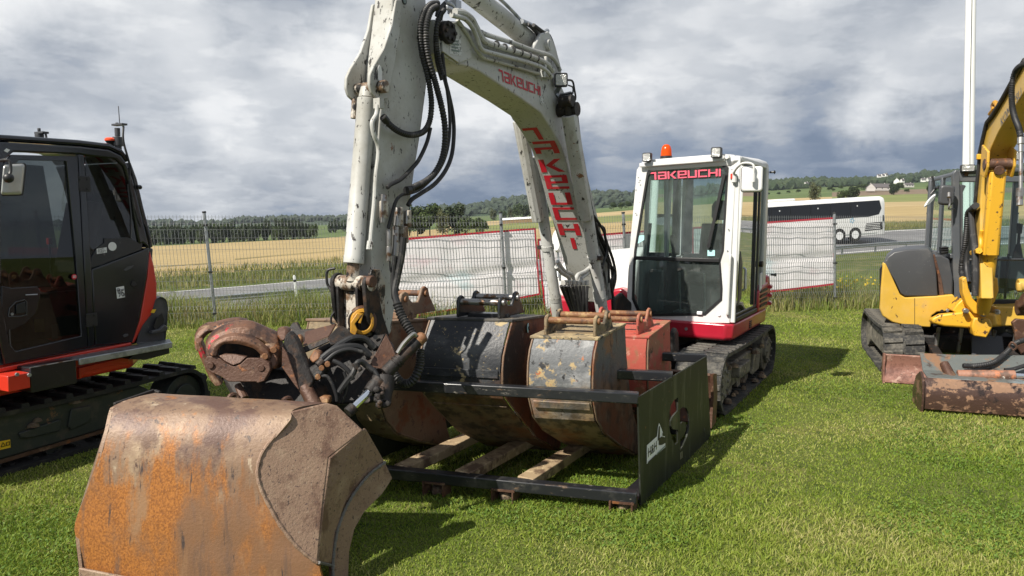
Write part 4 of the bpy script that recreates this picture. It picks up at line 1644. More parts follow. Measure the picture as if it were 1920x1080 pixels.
def cab_front(u, v):
    """front face of the cab; u across 0..1, v up 0..1 leaning back a little"""
    x = CX0 + (CX1 - CX0) * u
    tx = .03 * v * (1 - u) * 1.4
    y = CY0 + (.03 if v < .32 else .03 + (v - .32) * .045) - .03
    z = CZ0 + (cabz(x, y) - CZ0) * v
    return V3((x + tx, y, z))


def ring_faces(outer, inner, mb, depth):
    """a frame between two polygons of the same count, extruded by depth"""
    n = len(outer)
    d = V3(depth)
    mb.v += list(outer) + list(inner) + [p + d for p in outer] + [p + d for p in inner]
    b = len(mb.v) - 4 * n
    for i in range(n):
        j = (i + 1) % n
        mb.f += [(b + i, b + j, b + n + j, b + n + i), (b + 2 * n + i, b + 3 * n + i, b + 3 * n + j, b + 2 * n + j),
                 (b + i, b + 2 * n + i, b + 2 * n + j, b + j), (b + n + i, b + n + j, b + 3 * n + j, b + 3 * n + i)]


# glass outline from the photograph on the front plane
WG = [(1197, 585), (1186, 560), (1188, 500), (1190, 470), (1212, 325), (1222, 312), (1352, 303), (1364, 316), (1356, 470), (1350, 490), (1354, 540), (1353, 562), (1322, 590), (1216, 592)]
gl_pts = [MX.px(a, b, y=CY0) for a, b in WG]
for p in gl_pts:
    t = min(max((p.z - CZ0) / 1.65, 0), 1)
    p.y = cab_front(.5, t).y
WF_OUT = [(1174, 602), (1176, 545), (1178, 500), (1181, 455), (1192, 318), (1204, 300), (1352, 288), (1376, 290), (1380, 310), (1372, 455), (1370, 500), (1369, 545), (1369, 606), (1190, 604)]
fo_pts = [MX.px(a, b, y=CY0) for a, b in WF_OUT]
for p in fo_pts:
    t = min(max((p.z - CZ0) / 1.65, 0), 1)
    p.y = cab_front(.5, t).y - .002
mb = MB()
ring_faces([p for p in fo_pts], [p for p in gl_pts], mb, (0, .07, 0))
cabf = mb.build('front_frame', W_CAB, ex, bevel=.014, seg=3)
cm = sum(gl_pts, V3()) / len(gl_pts)
sealp = [cm + (p - cm) * .985 for p in gl_pts]
mb = MB()
ring_faces([cm + (p - cm) * 1.012 + V3((0, -.006, 0)) for p in gl_pts], [cm + (p - cm) * .968 + V3((0, -.006, 0)) for p in gl_pts], mb, (0, .02, 0))
mb.build('windscreen_seal', BLACKP, cabf)
# two panes and the bar between them
zsplit = MX.px(1270, 486, y=CY0).z
up = [p for p in sealp if p.z > zsplit]
lw = [p for p in sealp if p.z <= zsplit]


def at_z(side, z):
    q = sorted([p for p in sealp if (p.x > cm.x) == (side > 0)], key=lambda p: p.z)
    for a, b in zip(q, q[1:]):
        if a.z <= z <= b.z:
            t = (z - a.z) / (b.z - a.z)
            return a.lerp(b, t)
    return q[0]


iL, iR = at_z(-1, zsplit), at_z(1, zsplit)
poly_up = [iL] + [p for p in sealp[0:7] if p.z > zsplit] + [p for p in sealp[7:] if p.z > zsplit] + [iR]
poly_lo = [iR] + [p for p in sealp[8:] if p.z <= zsplit] + [p for p in sealp[:4] if p.z <= zsplit] + [iL]
for nm, pl in (('upper_windscreen', poly_up), ('lower_windscreen', poly_lo)):
    g = MB()
    g.poly([V3((p.x, p.y + .012, p.z)) for p in pl])
    g.build(nm, GLASS, ex, smooth=False)
MB().bar(iL + V3((0, -.004, 0)), iR + V3((0, -.004, 0)), .03, .04).build('screen_bar', BLACKP, cabf, bevel=.006)
# roof
rf = MB()
rv = []
for ins, dz in ((.02, -.075), (0, -.03), (.02, .0), (.09, .03)):
    rv.append(rounded([V3((CX0 + .05 + ins, CY0 + .0 + ins, cabz(CX0, CY0) + dz)), V3((CX1 - ins, CY0 + .0 + ins, cabz(CX1, CY0) + dz)), V3((CX1 - ins, CY1 - ins, cabz(CX1, CY1) + dz)), V3((CX0 + .05 + ins, CY1 - ins, cabz(CX0, CY1) + dz))], .09, 4))
rf.loft(rv)
roof = rf.build('cab_roof', W_CAB, ex, angle=60)
# side wall (machine's left): door frame, panes
XS = CX1
SIDE_OUT = [(1376, 606), (1370, 540), (1372, 470), (1380, 310), (1386, 292), (1398, 290), (1436, 303), (1442, 315), (1441, 440), (1445, 524), (1421, 556), (1419, 590)]
so = [MX.px(a, b, x=XS) for a, b in SIDE_OUT]
GL_D = [(1381, 590), (1377, 548), (1380, 480), (1388, 300), (1393, 297), (1413, 304), (1412, 470), (1411, 540), (1410, 575)]
gd = [MX.px(a, b, x=XS) for a, b in GL_D]
zt = max(p.z for p in gd) - .02
# the side is built from posts and panes in the machine's own axes
zr = cabz(XS, 0) - .03
yA, yB, yC = CY0 + .01, .16, CY1


def post(pts, nm, m, w=.06, parent=ex, bv=.012):
    q = MB()
    q.prism([V3((XS, y, z)) for y, z in pts], (-w, 0, 0))
    return q.build(nm, m, parent, bevel=bv, seg=3)


post([(yA, CZ0), (yA + .03, CZ0), (yA + .03, 1.3), (yA + .045, zr - .10), (yA + .055, zr), (yA + .02, zr)], 'front_post', W_CAB)
post([(yB + .60, .95), (yC - .02, 1.06), (yC, 1.12), (yC - .03, zr - .06), (yC - .08, zr), (yB + .60, zr), (yB + .60, zr - .08)], 'rear_post', W_CAB)
post([(yA + .05, zr - .055), (yC - .16, zr - .055), (yC - .2, zr), (yA + .07, zr)], 'side_rail', W_CAB)
post([(yA + .046, CZ0), (yC - .28, CZ0), (yC - .28, CZ0 + .05), (yA + .046, CZ0 + .05)], 'door_sill', BLACKP, .05)
# door: black framed, with an upper and a lower glass, handle
dq = MB()
do = [V3((XS - .012, y, z)) for y, z in ((yA + .034, CZ0 + .055), (yB + .36, CZ0 + .055), (yB + .36, zr - .06), (yA + .060, zr - .06), (yA + .034, 1.40))]
di = [V3((XS - .012, y, z)) for y, z in ((yA + .058, CZ0 + .08), (yB + .335, CZ0 + .08), (yB + .335, zr - .085), (yA + .088, zr - .085), (yA + .06, 1.40))]
ring_faces(do, di, dq, (-.03, 0, 0))
door = dq.build('cab_door', BLACKP, ex, bevel=.006)
g = MB()
g.poly([p + V3((-.012, 0, 0)) for p in di])
g.build('door_glass', GLASS_S, door, smooth=False)
MB().bar((XS - .02, yB + .16, CZ0 + .1), (XS - .02, yB + .16, zr - .1), .03, .035).build('glass_rail', BLACKP, door)
# hinge side plate at the front of the door and the door handle
hh = MB()
hh.tube([(XS + .02, yA + .20, 1.14), (XS + .045, yA + .20, 1.16), (XS + .045, yA + .20, 1.36), (XS + .02, yA + .20, 1.38)], .013, 8)
hh.build('door_handle', STEELG, door)
hp_ = MB().prism([(XS - .006, yA + .09, 1.0), (XS - .006, yA + .23, 1.06), (XS - .006, yA + .23, 1.42), (XS - .006, yA + .13, 1.55), (XS - .006, yA + .10, 1.4)], (.012, 0, 0))
hp_.build('handle_plate', CHARC, door, bevel=.004)
g = MB()
g.poly([V3((XS - .03, y, z)) for y, z in ((yB + .37, 1.05), (yB + .62, 1.06), (yB + .62, zr - .06), (yB + .37, zr - .06))])
g.build('quarter_glass', GLASS_S, ex, smooth=False)
# grab rail on the front post
gr_ = MB()
a, b = MX.px(1364, 588, y=CY0 - .03), MX.px(1369, 485, y=CY0 - .03)
gr_.hose([a + V3((-.01, .03, 0)), a, a.lerp(b, .3), b, b + V3((.0, .03, .02))], .014, 8)
gr_.build('grab_rail', W_CAB, ex)
# left and back walls
q = MB()
q.prism([(CX0 + .0, CY0 + .06, CZ0), (CX0 + .0, CY1, CZ0), (CX0 + .0, CY1, 1.42), (CX0 + .01, CY0 + .06, 1.42)], (.04, 0, 0))
q.prism([(CX0 + .05, CY0 + .06, 1.421), (CX0 + .03, CY0 + .13, 1.421), (CX0 + .06, CY0 + .16, zr), (CX0 + .07, CY0 + .07, zr)], (.04, 0, 0))
q.prism([(CX0 + .03, .26, 1.421), (CX0 + .03, .34, 1.421), (CX0 + .06, .34, zr), (CX0 + .06, .26, zr)], (.035, 0, 0))
q.prism([(CX0 + .03, CY1 - .08, 1.421), (CX0 + .03, CY1, 1.421), (CX0 + .06, CY1, zr), (CX0 + .06, CY1 - .08, zr)], (.04, 0, 0))
q.build('right_wall', W_CAB, ex, bevel=.008)
g = MB()
g.poly([V3((CX0 + .05, y, z)) for y, z in ((CY0 + .14, 1.43), (CY1 - .09, 1.43), (CY1 - .09, zr - .03), (CY0 + .17, zr - .03))])
g.build('right_window', GLASS_S, ex, smooth=False)
q = MB()
q.mm((CX0 + .06, CY1 - .05, CZ0), (CX1 - .06, CY1 - .01, 1.45))
q.mm((CX0 + .06, CY1 - .05, 1.451), (CX0 + .18, CY1 - .01, zr))
q.mm((CX1 - .14, CY1 - .05, 1.451), (CX1 - .062, CY1 - .01, zr))
q.mm((CX0 + .181, CY1 - .05, zr - .1), (CX1 - .141, CY1 - .01, zr))
q.build('rear_wall', INTG, ex, bevel=.02)
g = MB()
g.poly([V3((x, CY1 - .03, z)) for x, z in ((CX0 + .18, 1.46), (CX1 - .14, 1.46), (CX1 - .14, zr - .11), (CX0 + .18, zr - .11))])
g.build('rear_window', GLASS_S, ex, smooth=False)
MB().mm((CX0 + .045, CY0 + .08, CZ0 - .01), (CX1 - .07, CY1 - .06, CZ0 + .03)).build('cab_floor', INTG, ex)
# interior
seat = MB()
seat.loft([rounded([V3((.38, .02, z)), V3((.86, .02, z)), V3((.86, .52, z)), V3((.38, .52, z))], .08, 3) for z in (1.16, 1.22, 1.27)])
so_ = seat.build('seat', SEATM, ex, bevel=.03)
q = MB()
q.loft([rounded([V3((.40, .44 + k * .05, 1.25 + k * .22)), V3((.84, .44 + k * .05, 1.25 + k * .22)), V3((.84, .58 + k * .05, 1.25 + k * .22)), V3((.40, .58 + k * .05, 1.25 + k * .22))], .06, 3) for k in (0, 1, 2, 2.6)])
q.build('backrest', SEATM, so_, bevel=.02)
q = MB()
q.loft([rounded([V3((.51 + i, .60, 1.86 + z)), V3((.73 - i, .60, 1.86 + z)), V3((.73 - i, .70, 1.86 + z)), V3((.51 + i, .70, 1.86 + z))], .04, 3) for z, i in ((0, .02), (.05, 0), (.17, 0), (.23, .04))])
q.build('headrest', SEATM, so_, bevel=.02)
MB().mm((.42, .08, .86), (.82, .5, 1.15)).build('seat_base', INTG, so_, bevel=.03)
for x0, x1 in ((.20, .35), (.89, 1.03)):
    c = MB()
    c.loft([rounded([V3((x0, -.06, z)), V3((x1, -.06, z)), V3((x1, .45, z)), V3((x0, .45, z))], .04, 2) for z in (.95, 1.34, 1.40)])
    co = c.build('console', INTG, ex, bevel=.01)
    q = MB()
    xm = (x0 + x1) / 2
    q.tube([(xm, 0, 1.38), (xm, -.02, 1.55)], [.035, .016], 10)
    q.tube([(xm, -.02, 1.55), (xm - .005, -.03, 1.60), (xm - .01, -.04, 1.68), (xm - .01, -.04, 1.70)], [.02, .028, .03, .012], 10)
    q.build('joystick', SEATM, co)
q = MB()
q.mm((.12, -.40, .86), (.24, -.20, 1.32))
q.build('side_box', INTL, ex, bevel=.02)
for x in (.45, .72):
    q = MB()
    q.tube([(x, -.28, .86), (x, -.34, 1.30)], .012, 8)
    q.box((x, -.30, .88), (.09, .16, .015))
    q.build('travel_lever', STEELG, ex)
q = MB()
q.mm((.80, -.36, 1.28), (.96, -.28, 1.48))
q.build('monitor', INTG, ex, bevel=.015)
MB().mm((CX0 + .14, .02, zr - .16), (CX1 - .14, .6, zr - .11)).build('roof_lining', INTG, ex, bevel=.02)
# paper and a pale blue card on the screen
def on_screen(px, py):
    p = MX.px(px, py, y=CY0)
    p.y = cab_front(.5, min(max((p.z - CZ0) / 1.65, 0), 1)).y + .004
    return p


MB().poly([on_screen(*p) for p in ((1326, 469), (1340, 469), (1340, 480), (1326, 480))]).build('screen_card', CYAN, ex, smooth=False)
MB().poly([on_screen(*p) for p in ((1195, 442), (1207, 441), (1207, 450), (1195, 457))]).build('screen_card', CYAN, ex, smooth=False)
c0, c1, c2, c3 = [on_screen(*p) for p in ((1218, 337), (1350, 330), (1350, 316), (1217, 323))]


def scr(s, t):
    a = c0.lerp(c1, s)
    b = c3.lerp(c2, s)
    return a.lerp(b, t) + V3((0, -.006, 0))


wordmark(scr, 'TAKEUCHI', .13).build('lettering', PINK, ex, smooth=False, fix=False)
# wiper
w0, w1 = on_screen(1330, 461) + V3((0, -.035, 0)), on_screen(1358, 327) + V3((0, -.03, 0))
q = MB()
q.bar(w0, w1, .018, .03, up=(1, 0, 0))
q.bar(w0.lerp(w1, .35) + V3((0, .012, 0)), w1 + V3((.004, .012, 0)), .008, .042, up=(1, 0, 0))
wp = q.build('wiper', BLACKP, ex)
q = MB()
q.tube([w0 + V3((.0, .035, 0)), w0 + V3((0, -.01, 0))], .02, 10)
q.build('wiper_pivot', BLACKP, wp)
# lower drip pad and buttons
a = MX.px(1312, 587, y=CY0 - .012)
MB().box(a, (.055, .03, .035)).build('screen_stop', WHITE, cabf, bevel=.006)
q = MB()
for p in ((1349, 591),):
    c = MX.px(*p, y=CY0)
    q.dome(c + V3((0, -.002, 0)), .018, .014, 10, 3, axis=(0, -1, 0))
q.build('button', WHITE, cabf)
q = MB()
for p in ((1372, 318), (1371, 336), (1197, 333), (1198, 342), (1190, 352), (1192, 400), (1366, 430), (1364, 470), (1256, 303), (1290, 300), (1300, 299), (1304, 300)):
    c = MX.px(*p, y=CY0 - .004)
    q.dome(c, .008, .006, 8, 2, axis=(0, -1, 0))
q.build('bolt_heads', STEELG, cabf)
# work lamps on the roof front, beacon
for (px, py, s) in ((1213.5, 295, .095), (1343.5, 286, .105)):
    c = MX.px(px, py, y=CY0 - .05)
    q = MB()
    q.loft([rounded([c + V3((-s / 2 * k, d, -s / 2 * k)), c + V3((s / 2 * k, d, -s / 2 * k)), c + V3((s / 2 * k, d, s / 2 * k)), c + V3((-s / 2 * k, d, s / 2 * k))], .018, 3) for d, k in ((-.02, 1), (.025, 1), (.055, .75))])
    lamp = q.build('work_lamp', BLACKP, ex, bevel=.003)
    q = MB()
    s2 = s * .8
    q.prism(rounded([c + V3((-s2 / 2, -.024, -s2 / 2)), c + V3((s2 / 2, -.024, -s2 / 2)), c + V3((s2 / 2, -.024, s2 / 2)), c + V3((-s2 / 2, -.024, s2 / 2))], .012, 3), (0, .005, 0))
    q.build('lens', LENS, lamp)
    MB().bar(c + V3((0, .03, -s * .4)), c + V3((.02, .09, -s * .75)), .05, .02).build('lamp_bracket', W_CAB, lamp)
q = MB()
a, b = MX.px(1186, 311, y=CY0 - .012), MX.px(1360, 298, y=CY0 - .012)
q.bar(a.lerp(b, .08), b, .03, .045)
q.build('roof_rail', W_CAB, cabf, bevel=.01)
q = MB()
for t in (.92, .97):
    q.tube([a.lerp(b, t) + V3((.05, -.03, .02)), a.lerp(b, t) + V3((.05, .03, .02))], .022, 10)
q.build('rail_clamp', W_CAB, cabf)
c = MX.px(1249, 297, y=CY0 + .15)
c.z = cabz(.3, CY0 + .15) + .02
q = MB()
q.tube([c, c + V3((0, 0, .035))], [.065, .062], 18)
bc = q.build('beacon_base', BLACKP, ex)
q = MB()
q.tube([c + V3((0, 0, .03)), c + V3((0, 0, .10)), c + V3((0, 0, .135)), c + V3((0, 0, .155)), c + V3((0, 0, .16))], [.060, .054, .044, .026, .004], 20)
q.build('beacon_lens', AMBER, bc)
# mirror on the cab's left front corner
mc = MX.px(1410, 336, x=XS + .16)
q = MB()
hw, hh2 = .098, .122
nn = V3((.35, -1, 0)).normalized()
ux = V3((1, .35, 0)).normalized()
shape = rounded([mc + ux * (sx * hw) + V3((0, 0, sz * hh2)) for sx, sz in ((-1, -1), (1, -1), (1, 1), (-1, 1))], .035, 4)
q.loft([[mc + (p - mc) * .90 + nn * .035 for p in shape], [p + nn * .02 for p in shape], [p - nn * .012 for p in shape]])
mir = q.build('mirror', MIRW, ex, bevel=.008, seg=3)
q = MB()
q.loft([[mc + (p - mc) * 1.03 - nn * .012 for p in shape], [mc + (p - mc) * 1.03 - nn * .03 for p in shape]])
q.build('mirror_rim', BLACKP, mir)
q = MB()
a = MX.px(1379, 334, y=CY0)
q.hose([a, a + V3((.0, -.05, .06)), mc + nn * .06 + V3((-.10, 0, .15)), mc + nn * .065 + V3((.0, 0, .13)), mc + nn * .06 + V3((0, 0, .02))], .011, 8)
q.tube([mc + nn * .075 + V3((0, 0, -.03)), mc + nn * .075 + V3((0, 0, .05))], .022, 10)
q.tube([a + V3((-.01, .0, -.04)), a + V3((-.01, 0, .04))], .025, 10)
q.build('mirror_arm', W_CAB, mir)
MB().box(a + V3((-.035, -.01, .02)), (.02, .02, .05)).build('side_marker', ORANGE, cabf)
# little black knobs behind the side
q = MB()
for p in ((1443, 323), (1445, 515)):
    c = MX.px(*p, x=XS)
    q.tube([c, c + V3((.05, 0, 0))], .012, 8)
    q.dome(c + V3((.05, 0, 0)), .022, .018, 8, 3, axis=(1, 0, 0))
q.build('door_stop', BLACKP, ex)
MB().prism([(XS - .004, yB + .40, 1.04), (XS - .004, yB + .50, 1.05), (XS - .004, yB + .50, 1.26), (XS - .004, yB + .40, 1.25)], (.012, 0, 0)).build('side_label', WHITE, ex)
q = MB()
q.tube([(XS - .02, yB + .45, 1.36), (XS + .02, yB + .45, 1.36)], .035, 14)
q.build('door_latch', BLACKP, ex)
# the far side mirror behind the boom
mc = MX.px(1046, 451, x=-1.15)
q = MB()
shape = [mc + V3((.085 * math.cos(a), -.03 * math.cos(a), .15 * math.sin(a))) for a in [i * math.pi / 10 for i in range(20)]]
q.loft([[mc + (p - mc) * .8 + V3((0, -.05, 0)) for p in shape], shape, [p + V3((0, .02, 0)) for p in shape]])
m2 = q.build('mirror', MIRW, ex)
q = MB()
q.hose([mc + V3((0, 0, -.12)), mc + V3((.02, .0, -.3)), MX.px(1047, 487, x=-1.05), MX.px(1046, 520, x=-1.0)], .015, 8)
q.build('mirror_arm', STEELG, m2)

# ---- boom
XL, XR = -.085, -.395      # machine-left (facing us) and right faces
top = MX.line([(812, 36), (858, 40), (902, 66), (955, 92), (1005, 112), (1030, 128), (1048, 150), (1066, 190), (1078, 225), (1092, 290), (1112, 370), (1134, 460), (1152, 560)], x=XL)
bot = MX.line([(822, 99), (857, 122), (878, 125), (900, 135), (977, 185), (1015, 212), (1036, 245), (1052, 275), (1064, 311), (1082, 385), (1100, 452), (1119, 530), (1128, 568)], x=XL)
bm = MB()
n = len(top)
dX = V3((XR - XL, 0, 0))
rings = [[top[i], bot[i], bot[i] + dX, top[i] + dX] for i in range(n)]
bm.loft(rings)
boom = bm.build('boom', W_PAINT, ex, bevel=.012, seg=3, angle=25)
# pin boss at the tip, thickened tip plates
tp = MX.px(833, 62, x=XL)
q = MB()
q.tube([tp + V3((.05, 0, 0)), tp + V3((-.40, 0, 0))], .075, 20)
q.build('tip_pin', STEELD, boom, bevel=.006)
q = MB()
for k in range(6):
    a = k * math.pi / 3
    q.tube([tp + V3((.05, .05 * math.cos(a), .05 * math.sin(a))), tp + V3((.065, .05 * math.cos(a), .05 * math.sin(a)))], .013, 6)
q.build('pin_bolts', STEELD, boom)
q = MB()
tpl = MX.line([(826, 44), (850, 42), (882, 60), (880, 110), (857, 119), (826, 97)], x=XL)
q.prism([p + V3((.002, 0, 0)) for p in tpl], (.016, 0, 0))
q.build('tip_plate', W_PAINT, boom, bevel=.004)
pl = MX.line([(842, 72), (864, 74), (866, 105), (844, 101)], x=XL + .021)
MB().poly(pl).build('data_plate', SCUFFW, boom, smooth=False)
q = MB()
for k in range(4):
    a, b = pl[3].lerp(pl[0], .2 + .2 * k), pl[2].lerp(pl[1], .2 + .2 * k)
    q.poly([a.lerp(b, .12) + V3((.003, 0, 0)), a.lerp(b, .8 - .1 * (k % 2)) + V3((.003, 0, 0)), a.lerp(b, .8 - .1 * (k % 2)) + V3((.003, 0, .012)), a.lerp(b, .12) + V3((.003, 0, .012))])
q.build('plate_print', GREYP, boom, smooth=False)
# name on the side
c0, c1, c2, c3 = MX.line([(938, 151), (1014, 180), (1013, 162), (935, 129)], x=XL + .004)
wordmark(lambda s, t: (c0.lerp(c1, s)).lerp(c3.lerp(c2, s), t), 'TAKEUCHI', .16).build('lettering', REDS, boom, smooth=False, fix=False)
q = MB()
c = MX.px(1016, 190, x=XL + .004)
q.tube([c, c + V3((.002, 0, 0))], .03, 16)
q.build('round_sticker', SCUFFW, boom)
# name down the underside: letters read down the boom
under = spline([p for p in bot], 6)
ud = [0]
for a, b in zip(under, under[1:]):
    ud.append(ud[-1] + (b - a).length)


def under_pt(d):
    for i in range(len(under) - 1):
        if ud[i] <= d <= ud[i + 1]:
            t = (d - ud[i]) / (ud[i + 1] - ud[i])
            return under[i].lerp(under[i + 1], t), (under[i + 1] - under[i]).normalized()
    return under[-1], (under[-1] - under[-2]).normalized()


def dist_at(py):
    best = min(range(len(under)), key=lambda i: abs(PIXY(MX.wor(under[i])) - py))
    return ud[best]


def PIXY(p):
    c, s = math.cos(PITCH), math.sin(PITCH)
    z = p.z - CAM_H
    f = p.y * c - z * s
    return 540 - F_PX * (p.y * s + z * c) / f


prof_px = sorted((PIXY(MX.wor(p)), i) for i, p in enumerate(under))


def at_row(want):
    """the place on the underside seen at this height from the front"""
    (ya, ia), (yb_, ib) = next(((p0, p1) for p0, p1 in zip(prof_px, prof_px[1:]) if p0[0] <= want <= p1[0]), (prof_px[-2], prof_px[-1]))
    k = (want - ya) / max(1e-6, yb_ - ya)
    p = under[ia].lerp(under[ib], k)
    tg = (under[min(max(ia, ib) + 1, len(under) - 1)] - under[max(min(ia, ib) - 1, 0)]).normalized()
    nrm = V3((0, tg.z, -tg.y))
    if nrm.y > 0:
        nrm = -nrm
    return p + nrm * .006


lt = MB()
for ch, (y0, y1), (u0, u1) in zip('TAKEUCHI', ((236, 259), (262, 290), (295, 321), (327, 353), (360, 383), (388, 412), (419, 441), (446, 467)),
                                  ((.10, .78), (.12, .90), (.10, .88), (.14, .90), (.14, .88), (.14, .88), (.14, .88), (.46, 1.2))):
    def put(s, t):
        p = at_row(y1 + (y0 - y1) * t)
        return V3((XR + (XL - XR) * (u0 + (u1 - u0) * s), p.y, p.z))
    for g_ in GLYPH[ch]:
        if isinstance(g_, list):
            lt.poly([put(a, b) for a, b in g_])
        else:
            a0, b0, a1, b1 = g_
            n_ = 4 if b1 - b0 > .5 else 1
            if ch in 'TAKEUCH' and a1 - a0 < .23 and b1 - b0 > .2:
                a0, a1 = (a0, a0 + .24) if a0 < .4 else (a1 - .24, a1)
            for k in range(n_):
                c0_, c1_ = b0 + (b1 - b0) * k / n_, b0 + (b1 - b0) * (k + 1) / n_
                lt.poly([put(a0, c0_), put(a1, c0_), put(a1, c1_), put(a0, c1_)])
lt.build('lettering', REDS, boom, smooth=False, fix=False)
# arm cylinder along the top, with its bracket
ca = MX.px(1012, 92, x=-.24)
cb = MX.px(860, -30, x=-.24)
dirc = (cb - ca).normalized()
q = MB()
q.tube([ca + dirc * .1, ca + dirc * 1.9], .078, 22)
q.tube([ca + dirc * .06, ca + dirc * .22], .085, 22)
cyl = q.build('arm_cylinder', W_PAINT, ex, bevel=.004)
q = MB()
q.tube([ca + V3((.10, 0, 0)), ca + V3((-.10, 0, 0))], .07, 18)
q.build('cylinder_eye', W_PAINT, cyl)
q = MB()
for x in (-.125, -.355):
    br = MX.line([(992, 108), (1006, 80), (1016, 62), (1030, 58), (1042, 84), (1052, 120), (1056, 150)], x=XL)
    q.prism([V3((x, p.y, p.z)) for p in br], (.035, 0, 0))
q.build('cylinder_bracket', W_PAINT, boom, bevel=.01)
q = MB()
pc = MX.px(1027, 85, x=XL)
q.tube([V3((-.06, pc.y, pc.z)), V3((-.40, pc.y, pc.z))], .045, 16)
q.build('bracket_pin', W_PAINT, boom, bevel=.006)
q = MB()
q.hose(MX.line([(930, -8), (948, 8), (972, 33), (976, 39)], x=-.20), .014, 8)
q.hose(MX.line([(978, 40), (994, 47), (1005, 55), (1018, 62), (1026, 58)], x=-.16), .022, 10)
q.build('cylinder_pipe', STEELG, cyl)
q = MB()
q.hose(MX.line([(1000, 47), (1018, 60), (1030, 68), (1040, 95), (1044, 118)], x=-.11), .016, 8)
q.hose(MX.line([(990, 45), (1006, 62), (1014, 80), (1016, 96)], x=-.13), .014, 8)
q.build('cylinder_hose', HOSE, cyl)
# hydraulic pipes along the side of the boom
pipes = [([(853, 22), (868, 24), (884, 36), (893, 52), (906, 75), (930, 86), (985, 103), (1022, 118), (1036, 133)], .024, .06),
         ([(846, 28), (872, 36), (886, 52), (895, 72), (903, 92), (920, 99), (975, 113), (1010, 124), (1026, 134), (1034, 145)], .017, .075),
         ([(857, 37), (868, 52), (880, 70), (892, 92), (905, 107), (920, 112), (970, 126), (1018, 141), (1032, 147)], .014, .03),
         ([(902, 60), (915, 66), (960, 80), (1000, 95), (1030, 104), (1043, 117), (1050, 132)], .018, .03)]
for pts, r, off in pipes:
    q = MB()
    q.hose(MX.line(pts, x=XL + off), r, 10)
    q.build('boom_pipe', W_PAINT, boom)
q = MB()
for t in range(6):
    c = MX.px(930 + t * 15.2, 83 + t * 5.2, x=XL + .065)
    d = (MX.px(945, 88.5, x=XL + .065) - MX.px(930, 83, x=XL + .065)).normalized()
    q.tube([c, c + d * .010], .0275, 12)
q.build('cable_ties', BLACKP, boom)
q = MB()
for p in ((1018, 113), (1014, 140), (1016, 128)):
    c = MX.px(*p, x=XL + .04)
    q.box(c, (.08, .03, .055))
q.build('pipe_clamp', W_PAINT, boom, bevel=.006)
# lamps on the boom's shoulder
for (px, py, s, tl, lp) in ((1052, 150, .115, .05, 0), (1063, 187, .115, .45, 1)):
    c = MX.px(px, py, x=XL + .08)
    Rm = Matrix.Rotation(tl, 3, 'X') @ Matrix.Rotation(R_(28), 3, 'Z')
    q = MB()
    q.loft([rounded([c + Rm @ V3((-s / 2 * k, d, -s / 2 * k)), c + Rm @ V3((s / 2 * k, d, -s / 2 * k)), c + Rm @ V3((s / 2 * k, d, s / 2 * k)), c + Rm @ V3((-s / 2 * k, d, s / 2 * k))], .02, 3) for d, k in ((-.02, 1), (.03, 1), (.07, .7))])
    lamp = q.build('boom_lamp', BLACKP, boom, bevel=.003)
    s2 = s * .78
    q = MB()
    q.prism(rounded([c + Rm @ V3((-s2 / 2, -.024, -s2 / 2)), c + Rm @ V3((s2 / 2, -.024, -s2 / 2)), c + Rm @ V3((s2 / 2, -.024, s2 / 2)), c + Rm @ V3((-s2 / 2, -.024, s2 / 2))], .012, 3), Rm @ V3((0, .006, 0)))
    q.build('lens', LENS, lamp)
    MB().bar(c + V3((-.02, .03, -.03)), MX.px(1042, 176, x=XL + .0), .035, .02).build('lamp_bracket', STEELG, lamp)
q = MB()
q.hose(MX.line([(1060, 150), (1073, 152), (1077, 168), (1079, 185), (1072, 195)], x=XL + .09), .009, 8)
q.hose(MX.line([(1066, 160), (1074, 164), (1074, 176)], x=XL + .10), .007, 8)
q.build('lamp_cable', HOSE, boom)
MB().bar(*MX.line([(1064, 196), (1066, 216)], x=XL + .10), .06, .05).build('lamp_foot', STEELD, boom)
# hoses and cables running down the back of the boom
q = MB()
for i, pts in enumerate(([(1079, 192), (1082, 230), (1090, 290), (1101, 350), (1112, 410), (1122, 440), (1134, 465), (1146, 500), (1150, 540)],
                         [(1081, 210), (1087, 260), (1097, 320), (1108, 385), (1120, 430), (1130, 450), (1140, 480), (1142, 530)],
                         [(1110, 400), (1124, 420), (1134, 440), (1138, 470), (1130, 500), (1128, 540)],
                         [(1116, 420), (1132, 428), (1136, 450), (1150, 490), (1154, 520), (1148, 548)],
                         [(1118, 440), (1126, 462), (1140, 492), (1152, 508), (1146, 530), (1150, 560)],
                         [(1120, 450), (1122, 480), (1134, 520), (1136, 560)])):
    q.hose(MX.line(pts, x=XL + .02 + .02 * (i % 3)), [.016, .014, .013, .015, .014, .012][i], 8)
q.build('boom_hose', HOSE, ex)

